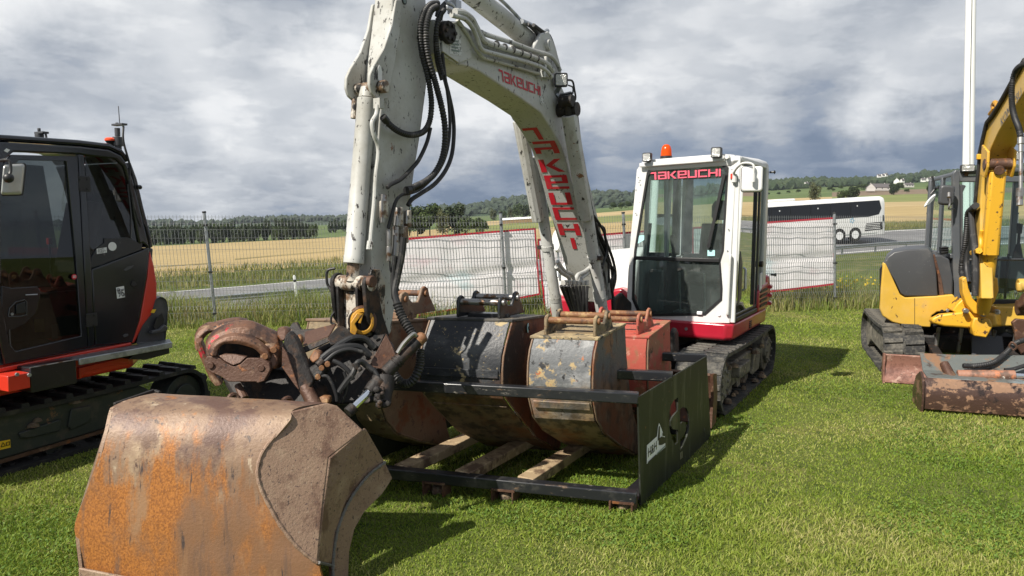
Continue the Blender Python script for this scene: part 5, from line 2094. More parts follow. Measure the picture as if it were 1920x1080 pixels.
# lift cylinders: barrel low, folded guard over the rod above
for nm, xx, g0, g1, b0, b1, gw in (('left', -.50, (973, 226), (1009, 414), (1010, 352), (1046, 592), .085), ('right', .035, (1067, 216), (1099, 412), (1100, 395), (1129, 585), .10)):
    a, b = MX.px(*b0, x=xx), MX.px(*b1, x=xx)
    d = (b - a).normalized()
    q = MB()
    q.tube([a - d * .30, a - d * .02, a, b - d * .25, b - d * .23, b], [.05, .05, .056, .056, .062, .06], 20)
    lc = q.build('lift_cylinder', W_PAINT, ex, bevel=.003)
    for t in (.45, .86):
        q = MB()
        c = a.lerp(b, t)
        q.tube([c - d * .022, c + d * .022], .064, 20)
        q.build('clamp_band', W_PAINT, lc)
    q = MB()
    c = a.lerp(b, .45)
    q.box(c + V3((-.075 if xx < -.2 else .07, -.02, 0)), (.04, .04, .04))
    q.build('band_bolt', STEELD, lc)
    g_a, g_b = MX.px(*g0, x=xx), MX.px(*g1, x=xx)
    off = V3((0, -.035, 0))
    dd = (g_b - g_a).normalized()
    nv = V3((0, dd.z, -dd.y))
    if nv.y > 0:
        nv = -nv
    q = MB()
    w2 = gw * .62
    sec = [V3((-w2, 0, 0)) - nv * .04, V3((-w2, 0, 0)) + nv * .03, V3((-w2 * .35, 0, 0)) + nv * .055, V3((w2 * .35, 0, 0)) + nv * .055, V3((w2, 0, 0)) + nv * .03, V3((w2, 0, 0)) - nv * .04]
    q.loft([[g_a + s for s in sec], [g_b + s for s in sec]])
    q.build('rod_guard', W_PAINT, lc, bevel=.006)
    q = MB()
    q.tube([g_a - dd * .12, g_a + dd * .1], .032, 14)
    q.tube([g_a - dd * .12 + V3((-.06, 0, 0)), g_a - dd * .12 + V3((.06, 0, 0))], .05, 14)
    q.build('rod_eye', STEELD, lc)
q = MB()
a = MX.px(947, 197, x=XR - .01)
q.tube([V3((XR - .14, *MX.px(971, 214, x=-.5)[1:])), V3((.10, *MX.px(971, 214, x=-.5)[1:]))], .06, 18)
q.build('boom_cross_pin', STEELD, boom)
# boom foot bracket and the bundle of pipes and hoses over it
q = MB()
for x in (-.47, -.06):
    q.prism([(x, -.95, .60), (x, -.50, .60), (x, -.50, .95), (x, -.80, 1.10), (x, -1.02, 1.05)], (.05, 0, 0))
q.mm((-.42, -.98, .55), (-.061, -.45, .72))
q.build('swing_bracket', STEELD, ex, bevel=.02)
q = MB()
for i, (x0, xt) in enumerate(((1054, 1066), (1060, 1074), (1067, 1080), (1074, 1087), (1081, 1090), (1088, 1094), (1095, 1100), (1103, 1108))):
    q.hose(MX.line([(1060 + i * 7 - 8, 536), (1066 + i * 5.4 - 4, 560), (1072 + i * 4, 585), (1076 + i * 3.5, 605)], x=-.12 - .03 * (i % 2)), .017, 8)
q.build('foot_hose', HOSE, ex)
q = MB()
for pts in ([(1045, 490), (1058, 508), (1072, 515), (1076, 528)], [(1043, 500), (1054, 512), (1066, 520), (1068, 530)], [(1118, 490), (1098, 508), (1083, 516), (1081, 528)], [(1118, 500), (1100, 514), (1090, 522), (1088, 530)]):
    q.hose(MX.line(pts, x=-.02), .019, 10)
q.build('foot_pipe', W_PAINT, ex)
q = MB()
for px in (1058, 1066, 1074, 1082, 1090, 1098):
    c = MX.px(px, 530, x=-.02)
    q.box(c, (.05, .05, .045))
q.build('pipe_block', W_PAINT, ex, bevel=.006)
# ---- stick, bucket cylinder and links of the white excavator
def W(px, py, Y):
    return MX.loc(on_y(px, py, Y))


def WL(pts):
    return [W(*p) for p in pts]


SX0, SX1 = -.165, -.325
near = MX.line([(742, -75), (806, -75), (799, 0), (802, 100), (800, 162), (787, 262), (777, 322), (771, 367), (761, 440), (749, 520), (740, 577), (734, 622), (722, 640), (712, 630), (706, 590), (700, 545),
                (697, 470), (704, 330), (713, 215), (722, 130), (731, 60), (738, 0)], x=SX0)
q = MB()
q.prism(near, (SX1 - SX0, 0, 0))
stick = q.build('stick', W_PAINT, ex, bevel=.010, seg=3)
ear = MX.line([(737, 0), (729, 48), (714, 92), (696, 122), (688, 140), (687, 160), (692, 176), (704, 187), (722, 186), (735, 120), (745, 60), (748, 0)], x=SX0)
for x0 in (SX0 + .004, SX1 - .026):
    q = MB()
    q.prism([V3((x0, p.y, p.z)) for p in rounded(ear, .01, 2)], (.022, 0, 0))
    q.build('stick_ear', W_PAINT, stick, bevel=.005)
pe = MX.px(707, 164, x=SX0)
q = MB()
q.tube([V3((SX0 + .075, pe.y, pe.z)), V3((SX1 - .05, pe.y, pe.z))], .038, 18)
q.build('ear_pin', W_DIRTY, stick, bevel=.006)
q = MB()
pz = MX.px(712, 138, x=SX0 + .030)
sl = [V3((pz.x, pz.y + .018 * c, pz.z + zz)) for c, zz in ((-1, -.03), (-.7, -.045), (.7, -.045), (1, -.03), (1, .02), (.5, .045), (-.3, .05), (-1, .03))]
q.prism(sl, (.003, 0, 0))
q.build('ear_slot', W_CAB, stick)
q = MB()
q.hose(MX.line([(735, 20), (737, -20), (736, -60)], x=SX0 + .004), .008, 6)
q.build('weld_seam', W_PAINT, stick)
q = MB()
c = MX.px(758, 2, x=SX0 + .002)
q.tube([c, c + V3((.003, 0, 0))], .022, 20)
es = q.build('round_emblem', INK, stick)
q = MB()
q.tube([c + V3((.003, 0, 0)), c + V3((.005, 0, 0))], .015, 20)
q.build('emblem_ring', GREYP, es)
# bucket cylinder
a, b = MX.px(688, 186, x=-.245), MX.px(663, 494, x=-.245)
d = (b - a).normalized()
q = MB()
q.tube([a - d * .07, a - d * .005], [.046, .052], 18)
q.tube([a, a + d * .03, a + d * .04, b - d * .05, b - d * .045, b], [.060, .060, .0585, .0605, .063, .063], 26)
bcy = q.build('bucket_cylinder', W_PAINT, ex, bevel=.003)
q = MB()
q.tube([b, b + d * .11], .040, 20)
q.build('cylinder_rod', W_DIRTY, bcy)
q = MB()
q.tube(MX.line([(666, 187), (664, 205), (663, 222)], x=-.32), [.022, .018, .020], 10)
q.build('cylinder_port', W_DIRTY, bcy)
q = MB()
q.hose(MX.line([(708, 197), (706, 214), (698, 230), (701, 252), (709, 274), (709, 296), (705, 330), (702, 380), (697, 430), (695, 455)], x=-.165 + .05), .0145, 10)
q.tube(MX.line([(695, 452), (693, 468)], x=-.115), .021, 6)
q.box(MX.px(710, 194, x=-.12), (.05, .04, .06))
q.build('cylinder_pipe', W_PAINT, bcy)
# cross tube with end caps and links
cy = MX.px(664, 531, x=-.25)
q = MB()
q.tube([V3((-.10, cy.y, cy.z)), V3((-.155, cy.y, cy.z)), V3((-.16, cy.y, cy.z)), V3((-.20, cy.y, cy.z)), V3((-.21, cy.y, cy.z)), V3((-.29, cy.y, cy.z)), V3((-.30, cy.y, cy.z)), V3((-.40, cy.y, cy.z))], [.042, .042, .050, .050, .046, .050, .050, .044], 20)
q.build('cross_tube', W_DIRTY, ex)
pin = MX.px(700, 528, x=-.08)
q = MB()
q.tube([pin, pin + V3((-.06, 0, 0))], .036, 18)
q.build('link_pin', RUSTM, ex, bevel=.004)
for x, off in ((-.135, 0), (-.40, 0)):
    q = MB()
    lk = [(x, cy.y + .06 * math.cos(t), cy.z + .06 * math.sin(t)) for t in [k * math.pi / 8 for k in range(-1, 9)]]
    lk += [(x, cy.y - .04, cy.z - .22), (x, cy.y + .05, cy.z - .34), (x, cy.y + .16, cy.z - .34), (x, cy.y + .10, cy.z - .2)]
    q.prism(lk, (.028, 0, 0))
    q.build('bucket_link', STEELD, ex, bevel=.006)
q = MB()
q.prism([(-.38, cy.y + .0, cy.z - .05), (-.38, cy.y + .10, cy.z - .05), (-.38, cy.y + .12, cy.z - .33), (-.38, cy.y, cy.z - .33)], (.22, 0, 0))
q.build('link_block', W_DIRTY, ex, bevel=.01)
q = MB()
for x in (-.345, -.185):
    q.bar((x, cy.y - .03, cy.z - .02), (x, cy.y - .02, cy.z - .34), .02, .05)
q.build('link_rail', STEELD, ex, bevel=.004)
q = MB()
q.prism([(SX0 + .01, p.y, p.z) for p in MX.line([(690, 505), (706, 505), (716, 530), (715, 610), (708, 612), (690, 570), (682, 540)], x=SX0)], (.02, 0, 0))
q.build('stick_flange', W_DIRTY, stick, bevel=.004)
q = MB()
q.hose(WL([(628, 503, 4.45), (614, 508, 4.45), (613, 528, 4.45), (618, 540, 4.45), (632, 562, 4.42)]), .009, 8)
q.hose(WL([(630, 582, 4.42), (622, 592, 4.40), (621, 605, 4.40), (628, 608, 4.40)]), .007, 8)
q.build('grease_hose', HOSE, ex)
# couplings, tubes and hoses on the stick's flank
xs = SX0 + .05
q = MB()
for pts, r in (([(720, 365), (719, 378), (718, 418)], .018), ([(746, 390), (745, 412), (744, 424)], .024), ([(763, 396), (762, 420)], .018), ([(729, 430), (729, 462)], .014), ([(729, 462), (729, 490)], .017), ([(742, 425), (741, 460), (739, 480)], .021), ([(757, 424), (756, 450)], .022)):
    P_ = MX.line(pts, x=xs)
    q.tube(P_, r, 10)
q.build('hose_coupling', STEELW, stick, bevel=.002)
q = MB()
for c, w_ in (((720, 393), .04), ((747, 405), .05), ((764, 410), .035), ((757, 440), .05)):
    q = MB()
    q.box(MX.px(*c, x=xs), (.045, w_, .11))
    q.build('coupling_block', W_DIRTY, stick, bevel=.008)
q = MB()
q.hose(MX.line([(726, 352), (733, 346), (752, 336), (770, 318), (785, 300), (800, 268), (807, 240)], x=xs), .0135, 10)
q.hose(MX.line([(728, 428), (735, 402), (742, 378), (752, 366), (768, 362), (785, 356), (800, 344), (822, 320), (836, 290), (843, 250), (842, 200), (834, 140), (827, 80)], x=xs + .03), .0115, 10)
q.hose(MX.line([(765, 385), (772, 374), (790, 362), (815, 345), (835, 320), (847, 290), (851, 250), (849, 215), (842, 180), (832, 140), (826, 100), (824, 60), (828, 25), (836, 14)], x=xs + .0), .0150, 10)
q.hose(MX.line([(819, 30), (822, 20), (832, 8), (838, 3)], x=xs), .014, 10)
q.hose(MX.line([(731, 490), (732, 505), (738, 520), (748, 545)], x=xs + .01), .006, 6)
q.hose(MX.line([(820, 35), (816, 60), (818, 110), (828, 150)], x=xs + .02), .012, 8)
q.build('arm_hose', HOSE, ex)
# ribbed hose guards
q = MB()
RB = dict(rib=.0022, pitch=.017, sub=6, n=12)
q.hose(MX.line([(822, 6), (808, 8), (796, 22), (789, 45), (788, 75), (792, 105), (800, 135), (806, 165), (809, 195), (806, 225), (797, 244), (782, 252), (762, 252), (742, 243), (725, 228), (718, 218)], x=xs + .02), .0185, **RB)
q.hose(MX.line([(820, 12), (808, 20), (800, 45), (799, 75), (803, 105), (812, 140), (819, 165), (828, 200), (834, 235), (834, 270), (828, 300), (815, 325), (798, 340), (780, 349), (767, 356)], x=xs + .05), .0205, **RB)
q.hose(MX.line([(833, 18), (824, 32), (818, 60), (821, 100), (830, 140)], x=xs + .06), .016, **RB)
q.build('ribbed_hose_guard', HOSE, ex)
for pts, dx_, r in (([(768, 356), (762, 357)], .05, .026), ([(725, 228), (718, 219)], .02, .024)):
    q = MB()
    q.tube(MX.line(pts, x=xs + dx_), r, 12)
    q.build('hose_sleeve', BLACKP, ex)
q = MB()
q.hose(MX.line([(836, 3), (848, 10), (856, 22), (860, 30)], x=-.1), .016, 8)
q.hose(MX.line([(836, 14), (846, 18), (852, 28)], x=-.1), .018, 8)
q.box(MX.px(852, 14, x=-.12), (.08, .06, .09))
q.build('tip_fitting', STEELG, boom, bevel=.006)
# dark hose bundle down to the coupler
q = MB()
q.hose(WL([(757, 445, 4.40), (753, 480, 4.40), (745, 520, 4.40), (740, 548, 4.38), (745, 570, 4.36)]), .022, 10)
q.hose(WL([(741, 480, 4.40), (737, 520, 4.40), (739, 560, 4.38)]), .016, 10)
q.build('bundle_hose', HOSE, ex)
q = MB()
q.hose(WL([(744, 568, 4.36), (752, 590, 4.33), (762, 608, 4.30), (773, 626, 4.28)]), .0270, 12, rib=.0035, pitch=.045, sub=8)
q.hose(WL([(787, 655, 4.26), (788, 672, 4.24), (785, 692, 4.22), (774, 713, 4.20), (758, 720, 4.20), (744, 708, 4.20), (736, 694, 4.22)]), .0255, 12, rib=.0025, pitch=.04, sub=8)
q.build('wrapped_hose', HOSE, ex)

# ---- tilting coupler with its grab
tc_ = empty('tilt_coupler', (0, 0, 0))
tc_.parent = ex


def flatp(name, pts, m, thick, parent=tc_, bevel=.006, away=True):
    """a plate outlined at its place, with thickness going away from the camera"""
    P_ = WL(pts)
    nrm = (P_[1] - P_[0]).cross(P_[2] - P_[1])
    dv = MX.mi @ V3((0.1, 1, -.1))
    q = MB()
    q.prism(P_, dv.normalized() * thick)
    return q.build(name, m, parent, bevel=bevel)


core = flatp('coupler_body', [(560, 700, 4.22), (586, 655, 4.30), (640, 632, 4.36), (700, 628, 4.36), (724, 650, 4.30), (728, 690, 4.24), (722, 750, 4.12), (690, 758, 4.08), (600, 762, 4.08), (560, 740, 4.10)], STEELD, .22, bevel=.03)
flatp('swivel_housing', [(404, 700, 4.16), (440, 694, 4.16), (520, 690, 4.14), (575, 700, 4.14), (610, 740, 4.05), (600, 772, 4.0), (440, 765, 4.04)], STEELD, .3, bevel=.04)
# top plates
flatp('cover_plate', [(566, 650, 4.14), (572, 622, 4.30), (600, 614, 4.36), (630, 607, 4.40), (616, 631, 4.20)], RUSTM, .03)
flatp('cover_plate', [(612, 634, 4.18), (634, 610, 4.36), (664, 627, 4.30), (662, 634, 4.22), (620, 648, 4.14)], STEELD, .06, bevel=.008)
flatp('cover_plate', [(566, 651, 4.138), (616, 632, 4.19), (619, 640, 4.17), (598, 650, 4.15), (570, 662, 4.13)], STEELD, .03)
flatp('cover_plate', [(535, 624, 4.42), (548, 605, 4.46), (556, 604, 4.46), (564, 618, 4.44), (588, 616, 4.42), (580, 640, 4.36), (545, 645, 4.36)], STEELD, .03)
q = MB()
for c in ((643, 627, 4.16), (704, 632, 4.26)):
    p = W(*c)
    dv = (MX.mi @ V3((0.15, -1, .15))).normalized()
    q.tube([p, p + dv * .012], .014, 12)
q.build('bore', INK, tc_)
flatp('side_wing', [(697, 688, 4.12), (696, 678, 4.14), (711, 650, 4.20), (724, 626, 4.24), (733, 645, 4.24), (742, 664, 4.22), (732, 680, 4.18), (716, 692, 4.12)], RUSTM, .02, bevel=.003)
flatp('side_wing', [(690, 632, 4.30), (722, 626, 4.30), (712, 648, 4.22), (700, 660, 4.2), (690, 645, 4.26)], STEELD, .04, bevel=.006)
# yellow hook ring
pc = W(679, 603, 4.30)
ax = (MX.mi @ V3((.35, -1, .12))).normalized()
u = ax.cross(V3((0, 0, 1))).normalized()
w = u.cross(ax).normalized()
q = MB()
N_ = 24
ro, ri = .080, .056
for sgn, rr, m_ in ((0, 0, 0),):
    rg = []
    for k in range(N_):
        t = 2 * math.pi * k / N_
        o = u * math.cos(t) * .88 + w * math.sin(t)
        rg.append([pc + o * ri - ax * .02, pc + o * ro - ax * .03, pc + o * ro + ax * .03, pc + o * ri + ax * .035])
    q.v = [p for r in rg for p in r]
    q.f = [(i * 4 + k, i * 4 + (k + 1) % 4, ((i + 1) % N_) * 4 + (k + 1) % 4, ((i + 1) % N_) * 4 + k) for i in range(N_) for k in range(4)]
hk = q.build('lifting_hook', YELLOW_C, tc_, bevel=.004, angle=45)
q = MB()
q.prism([pc + u * a + w * b + ax * .036 for a, b in ((.0, .05), (.035, .055), (.075, .0), (.078, -.06), (.05, -.085), (.035, -.045), (.05, -.01), (.02, .025))], ax * .02)
q.prism([pc + u * a + w * b + ax * .036 for a, b in ((-.005, .05), (.012, .05), (.03, -.005), (.015, -.012))], ax * .016)
q.build('hook_latch', YELLOW_C, hk, bevel=.004)
q = MB()
q.tube([pc - ax * .02, pc - ax * .07], .08, 20)
q.build('hook_well', STEELD, hk)
q = MB()
for k in range(N_):
    t = 2 * math.pi * k / N_
rr = [pc + (u * math.cos(t) * .88 + w * math.sin(t)) * (ro + .004) for t in [math.pi * (.25 + i / 12) for i in range(13)]]
q.tube(rr, .016, 8)
q.build('hook_rim', RUSTM, hk)
# hoses over the coupler
q = MB()
for pts, r in (([(602, 676, 4.02), (620, 660, 4.05), (640, 645, 4.10), (662, 634, 4.14), (684, 636, 4.18), (702, 652, 4.20)], .0205),
               ([(604, 672, 4.02), (625, 657, 4.05), (650, 650, 4.08), (675, 652, 4.12), (694, 668, 4.14)], .0205),
               ([(608, 680, 4.0), (630, 662, 4.03), (655, 655, 4.06), (680, 660, 4.08)], .013),
               ([(624, 676, 4.02), (640, 684, 4.02), (655, 698, 4.02), (662, 712, 4.02)], .014),
               ([(636, 735, 3.98), (650, 715, 3.98), (662, 700, 3.98), (668, 684, 4.0), (676, 678, 4.02), (688, 686, 4.04), (700, 695, 4.04)], .0175),
               ([(645, 697, 4.0), (650, 715, 4.0), (648, 735, 4.0), (640, 755, 4.0)], .009),
               ([(600, 708, 3.98), (612, 705, 3.97), (622, 718, 3.97), (630, 740, 3.97), (632, 752, 3.97)], .010),
               ([(700, 693, 4.04), (708, 706, 4.03), (709, 722, 4.02), (706, 745, 4.0)], .014)):
    q.hose(WL(pts), r, 10)
q.build('coupler_hose', HOSE, tc_)
for pts, r in (([(606, 676, 4.0), (596, 686, 3.98)], .025), ([(667, 680, 3.99), (670, 692, 3.99)], .022), ([(678, 690, 3.98), (672, 694, 3.98)], .014)):
    q = MB()
    q.tube(WL(pts), r, 10)
    q.build('hose_ferrule', STEELD, tc_, bevel=.003)
# bolts and valve block left of the hoses
q = MB()
for c in ((603, 690, 3.96), (614, 683, 3.96), (596, 707, 3.95)):
    p = W(*c)
    dv = (MX.mi @ V3((0.25, -1, .1))).normalized()
    q.tube([p - dv * .05, p + dv * .01], .016, 8)
q.build('valve_bolt', PINRUST, tc_, bevel=.002)
flatp('valve_block', [(576, 690, 4.0), (604, 676, 4.02), (612, 690, 4.0), (600, 712, 3.97), (588, 716, 3.97)], STEELD, .1, bevel=.015)
flatp('rust_clod', [(578, 672, 4.06), (588, 655, 4.10), (600, 660, 4.08), (600, 672, 4.05), (586, 682, 4.03)], PINRUST, .06, bevel=.012)
flatp('rust_clod', [(592, 750, 3.95), (602, 742, 3.95), (618, 744, 3.95), (616, 758, 3.93), (596, 762, 3.93)], PINRUST, .06, bevel=.012)
# tilt cylinder with chromed rod
a, b = W(722, 700, 4.08), W(790, 634, 4.20)
q = MB()
q.tube([a, a.lerp(b, .25), a.lerp(b, .26), a.lerp(b, .9), b], [.040, .040, .034, .034, .030], 18)
tcy = q.build('tilt_cylinder', STEELD, tc_, bevel=.003)
q = MB()
q.tube([b - (b - a).normalized() * .03, b + (b - a).normalized() * .012], .036, 16)
q.dome(b + (b - a).normalized() * .012, .034, .02, 14, 3, axis=(b - a))
q.build('cylinder_cap', PINRUST, tcy)
q = MB()
for t in (.22, .30, .36):
    p = a.lerp(b, t)
    q.tube([p, p + (b - a) * .03], .041, 16)
q.build('cylinder_band', STEELD, tcy)
q = MB()
q.hose(WL([(745, 662, 4.10), (756, 645, 4.12), (768, 632, 4.14), (776, 626, 4.16), (780, 630, 4.17)]), .0125, 8)
q.build('cylinder_tube', STEELW, tcy)
q = MB()
q.tube(WL([(694, 733, 4.0), (659, 767, 3.92)]), .0225, 16)
q.build('chrome_rod', CHROME, tcy)
q = MB()
q.tube(WL([(664, 763, 3.93), (652, 774, 3.90)]), .032, 14)
q.tube(WL([(722, 706, 4.08), (717, 755, 4.0)]), [.055, .05], 14)
q.tube(WL([(712, 712, 4.05), (692, 735, 4.0)]), [.05, .036], 14)
q.build('rod_end', STEELD, tcy, bevel=.004)
q = MB()
rr = random.Random(4)
for i in range(16):
    q.dome(W(rr.uniform(704, 728), rr.uniform(728, 762), rr.uniform(3.94, 3.98)), rr.uniform(.012, .026), rr.uniform(.01, .03), 7, 2, axis=(MX.mi @ V3((0, -1, .2))))
q.build('grease_lumps', STEELD, tc_)['kind'] = 'stuff'
# long folded guard plate
flatp('cylinder_guard', [(530, 650, 3.98), (533, 630, 4.05), (543, 619, 4.08), (556, 634, 4.08), (574, 675, 4.02), (588, 713, 3.96), (581, 728, 3.94), (562, 735, 3.94), (548, 715, 3.95), (530, 688, 3.97)], STEELD, .05, bevel=.012)
flatp('guard_cap', [(516, 628, 4.10), (519, 615, 4.14), (530, 611, 4.14), (540, 617, 4.12), (535, 634, 4.04), (526, 642, 4.04)], RUSTM, .07, bevel=.015)
flatp('guard_edge', [(528, 688, 3.965), (529, 650, 3.975), (537, 660, 3.97), (553, 706, 3.945), (562, 734, 3.938), (552, 722, 3.94)], RUSTM, .012, bevel=.003)
q = MB()
q.tube(WL([(572, 725, 3.98), (592, 764, 3.92)]), .040, 14)
q.build('guard_cylinder', RUSTM, tc_)
flatp('cast_lug', [(552, 632, 4.2), (560, 626, 4.2), (565, 634, 4.18), (562, 650, 4.14), (556, 648, 4.14)], PINRUST, .05, bevel=.012)
# grab claws: three thick curved jaws
def claw(outer, inner, Y0, Y1, m, name='grab_jaw', tw=.10):
    """a forged jaw: two curved edges in the picture plane, tw deep, edges drawn in"""
    q = MB()
    n = len(outer)
    dv = (MX.mi @ V3((-.25, 1, .25))).normalized() * tw
    O = spline([W(a, b, Y0 + (Y1 - Y0) * i / (n - 1)) for i, (a, b) in enumerate(outer)], 5)
    I = spline([W(a, b, Y0 + (Y1 - Y0) * i / (n - 1)) for i, (a, b) in enumerate(inner)], 5)
    rings = []
    for o, i in zip(O, I):
        c = (o + i) / 2
        rings.append([o.lerp(i, .14) - dv * .10, o.lerp(i, .5) - dv * .26, i.lerp(o, .10) - dv * .06, i + dv * .5, i.lerp(o, .1) + dv * 1.0, o.lerp(i, .16) + dv, o + dv * .5])
    q.loft(rings)
    return q.build(name, m, tc_, angle=28, bevel=.004)


claw([(383, 668), (384, 645), (396, 628), (413, 618), (436, 610), (462, 608), (484, 615), (504, 624), (522, 632), (530, 650)],
     [(407, 668), (409, 655), (418, 645), (430, 641), (446, 640), (464, 640), (482, 645), (496, 652), (508, 662), (516, 672)], 3.98, 4.08, RUSTG, tw=.11)
claw([(389, 664), (396, 646), (412, 634), (436, 627), (462, 630), (484, 640), (502, 655), (510, 668)],
     [(408, 668), (413, 652), (424, 646), (444, 647), (462, 651), (478, 657), (489, 668), (498, 676)], 3.93, 3.99, RUSTG, tw=.05)
claw([(364, 652), (363, 634), (370, 620), (384, 611), (398, 610), (412, 606), (440, 601), (462, 604)],
     [(377, 660), (379, 645), (385, 634), (394, 626), (404, 624), (416, 620), (440, 614), (462, 616)], 4.16, 4.26, RUSTG, tw=.08)
claw([(365, 640), (372, 665), (382, 690), (392, 712), (402, 724)], [(378, 640), (386, 660), (396, 684), (406, 704), (418, 720)], 4.12, 4.10, RUSTG, tw=.06, name='grab_arm')
flatp('jaw_plate', [(381, 677, 3.94), (388, 668, 3.94), (406, 667, 3.94), (421, 679, 3.93), (437, 687, 3.93), (450, 683, 3.93), (463, 671, 3.94), (493, 672, 3.95), (505, 680, 3.95), (507, 693, 3.94), (495, 715, 3.92), (482, 719, 3.92), (480, 716, 3.92), (428, 716, 3.91), (413, 706, 3.92), (388, 695, 3.93)], RUSTM, .035, bevel=.005)
flatp('jaw_lip', [(409, 667, 3.935), (421, 663, 3.95), (440, 664, 3.96), (463, 668, 3.945), (450, 681, 3.925), (437, 686, 3.922), (421, 678, 3.925)], RUSTM, .02, bevel=.006)
for c in ((395, 685, 3.93), (490, 690, 3.94)):
    q = MB()
    p = W(*c)
    dv = (MX.mi @ V3((0.1, -1, .1))).normalized()
    q.tube([p - dv * .03, p + dv * .010], .019, 14)
    q.build('jaw_pin', RUSTM, tc_, bevel=.003)
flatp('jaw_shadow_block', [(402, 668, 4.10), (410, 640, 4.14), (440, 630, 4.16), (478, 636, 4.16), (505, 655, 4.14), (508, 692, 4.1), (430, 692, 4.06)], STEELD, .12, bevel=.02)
flatp('jaw_knuckle', [(484, 672, 3.99), (492, 645, 4.02), (508, 640, 4.04), (524, 650, 4.04), (522, 685, 4.0), (512, 695, 3.98), (500, 690, 3.97)], RUSTG, .12, bevel=.02)
q = MB()
for c in ((513, 656, 4.0), (497, 668, 3.97)):
    p = W(*c)
    dv = (MX.mi @ V3((0.3, -1, .1))).normalized()
    q.tube([p - dv * .03, p + dv * .012], .018, 12)
q.build('knuckle_bolt', PINRUST, tc_, bevel=.002)
q = MB()
for pts in ([(428, 748, 3.88), (434, 741, 3.90), (441, 741, 3.92), (446, 748, 3.92)], [(530, 752, 3.84), (537, 747, 3.86), (544, 748, 3.88), (546, 756, 3.88)]):
    q.hose(WL(pts), .014, 8)
q.build('bucket_eye', RUSTM, tc_)
q = MB()
q.tube(WL([(446, 722, 4.0), (458, 748, 3.95)]), [.02, .028], 10)
q.build('jaw_ram', RUSTM, tc_)

# ================================================================== BIG DITCHING BUCKET
def bucket_mat():
    m = mat('big_bucket_rust', (.225, .145, .095), .52, metal=.12, layers=[((.36, .26, .17), 3.0, .50, .74, (1, 1, .7), .48), ((.125, .072, .055), 3.0, .46, .66, (1.3, 1.3, .8), .5), ((.085, .05, .04), 46, .62, .74, (1, 1, .6), .55), ((.45, .36, .26), 14, .66, .80, (1, 1, .4), .5)], bump=.18, bscale=70)
    nt = m.node_tree
    N, L = nt.nodes, nt.links
    b = N['Principled BSDF']
    prev_ = b.inputs['Base Color'].links[0].from_socket
    tc = N.new('ShaderNodeTexCoord')

    def ns(scale, st, detail=7):
        mp = N.new('ShaderNodeMapping')
        mp.inputs['Scale'].default_value = st
        L.new(tc.outputs['Object'], mp.inputs[0])
        n = N.new('ShaderNodeTexNoise')
        n.inputs['Scale'].default_value = scale
        n.inputs['Detail'].default_value = detail
        n.inputs['Roughness'].default_value = .62
        L.new(mp.outputs[0], n.inputs[0])
        return n.outputs[0]
    sp = N.new('ShaderNodeSeparateXYZ')
    L.new(tc.outputs['Object'], sp.inputs[0])

    def mt(op, a, c):
        n = N.new('ShaderNodeMath')
        n.operation = op
        for i, v in enumerate((a, c)):
            if isinstance(v, (int, float)):
                n.inputs[i].default_value = v
            else:
                L.new(v, n.inputs[i])
        return n.outputs[0]

    def mr(v, a, c, d=0., e=1.):
        n = N.new('ShaderNodeMapRange')
        n.interpolation_type = 'SMOOTHSTEP'
        L.new(v, n.inputs[0])
        for i, x in enumerate((a, c, d, e)):
            n.inputs[i + 1].default_value = x
        return n.outputs[0]

    def mx(f, a, c):
        n = N.new('ShaderNodeMix')
        n.data_type = 'RGBA'
        L.new(f, n.inputs[0])
        for i, v in ((6, a), (7, c)):
            if isinstance(v, tuple):
                n.inputs[i].default_value = (*v, 1)
            else:
                L.new(v, n.inputs[i])
        return n.outputs[2]
    streak = ns(5.0, (1, 1, .22))
    edge = mt('ADD', mt('ADD', sp.outputs[2], mt('MULTIPLY', mt('SUBTRACT', ns(30.0, (1, 1, .10)), .5), .55)), mt('ADD', mt('MULTIPLY', mt('SUBTRACT', streak, .5), 1.3), mt('MULTIPLY', mt('SUBTRACT', ns(1.6, (1, 1, .8), 4), .5), .7)))
    orange = mr(edge, .80, .56)
    speck = ns(120, (1, 1, .7), 3)
    oc = mx(mr(speck, .35, .65), (.24, .09, .024), (.43, .168, .038))
    oc = mx(mr(ns(2.4, (1, 1, .45)), .47, .62), oc, (.215, .115, .062))
    oc = mx(mr(ns(7.0, (1, 1, .30)), .56, .70), oc, (.30, .17, .09))
    c = mx(orange, prev_, oc)
    # dark scuffed streaks
    c = mx(mr(ns(9.0, (1, 1, .10)), .55, .68), c, (.15, .09, .062))
    c = mx(mr(ns(26.0, (1, 1, .07)), .61, .69), c, (.07, .05, .045))
    L.new(c, b.inputs['Base Color'])
    return m


BBM = bucket_mat()
SIDEM = mat('bucket_side_rust', (.265, .172, .118), .58, metal=.08, layers=[((.36, .26, .18), 4, .50, .74), ((.15, .085, .058), 6, .52, .72), ((.08, .05, .042), 60, .60, .72), ((.36, .28, .21), 70, .66, .76), ((.06, .04, .035), 30, .69, .73, (1, .3, .3))], bump=.3, bscale=80)
WELD = mat('weld_bead', (.20, .19, .18), .5, metal=.4, bump=1.0, bscale=90)
bo_ = on_y(380, 1100, 3.6)
bk = empty('digging_bucket', (bo_.x, bo_.y, 0), 0, 'big rusty orange ditching bucket lying closest to the camera on the lawn', 'bucket')
B0 = V3(bk.location)


def B(px, py, Y):
    return on_y(px, py, Y) - B0


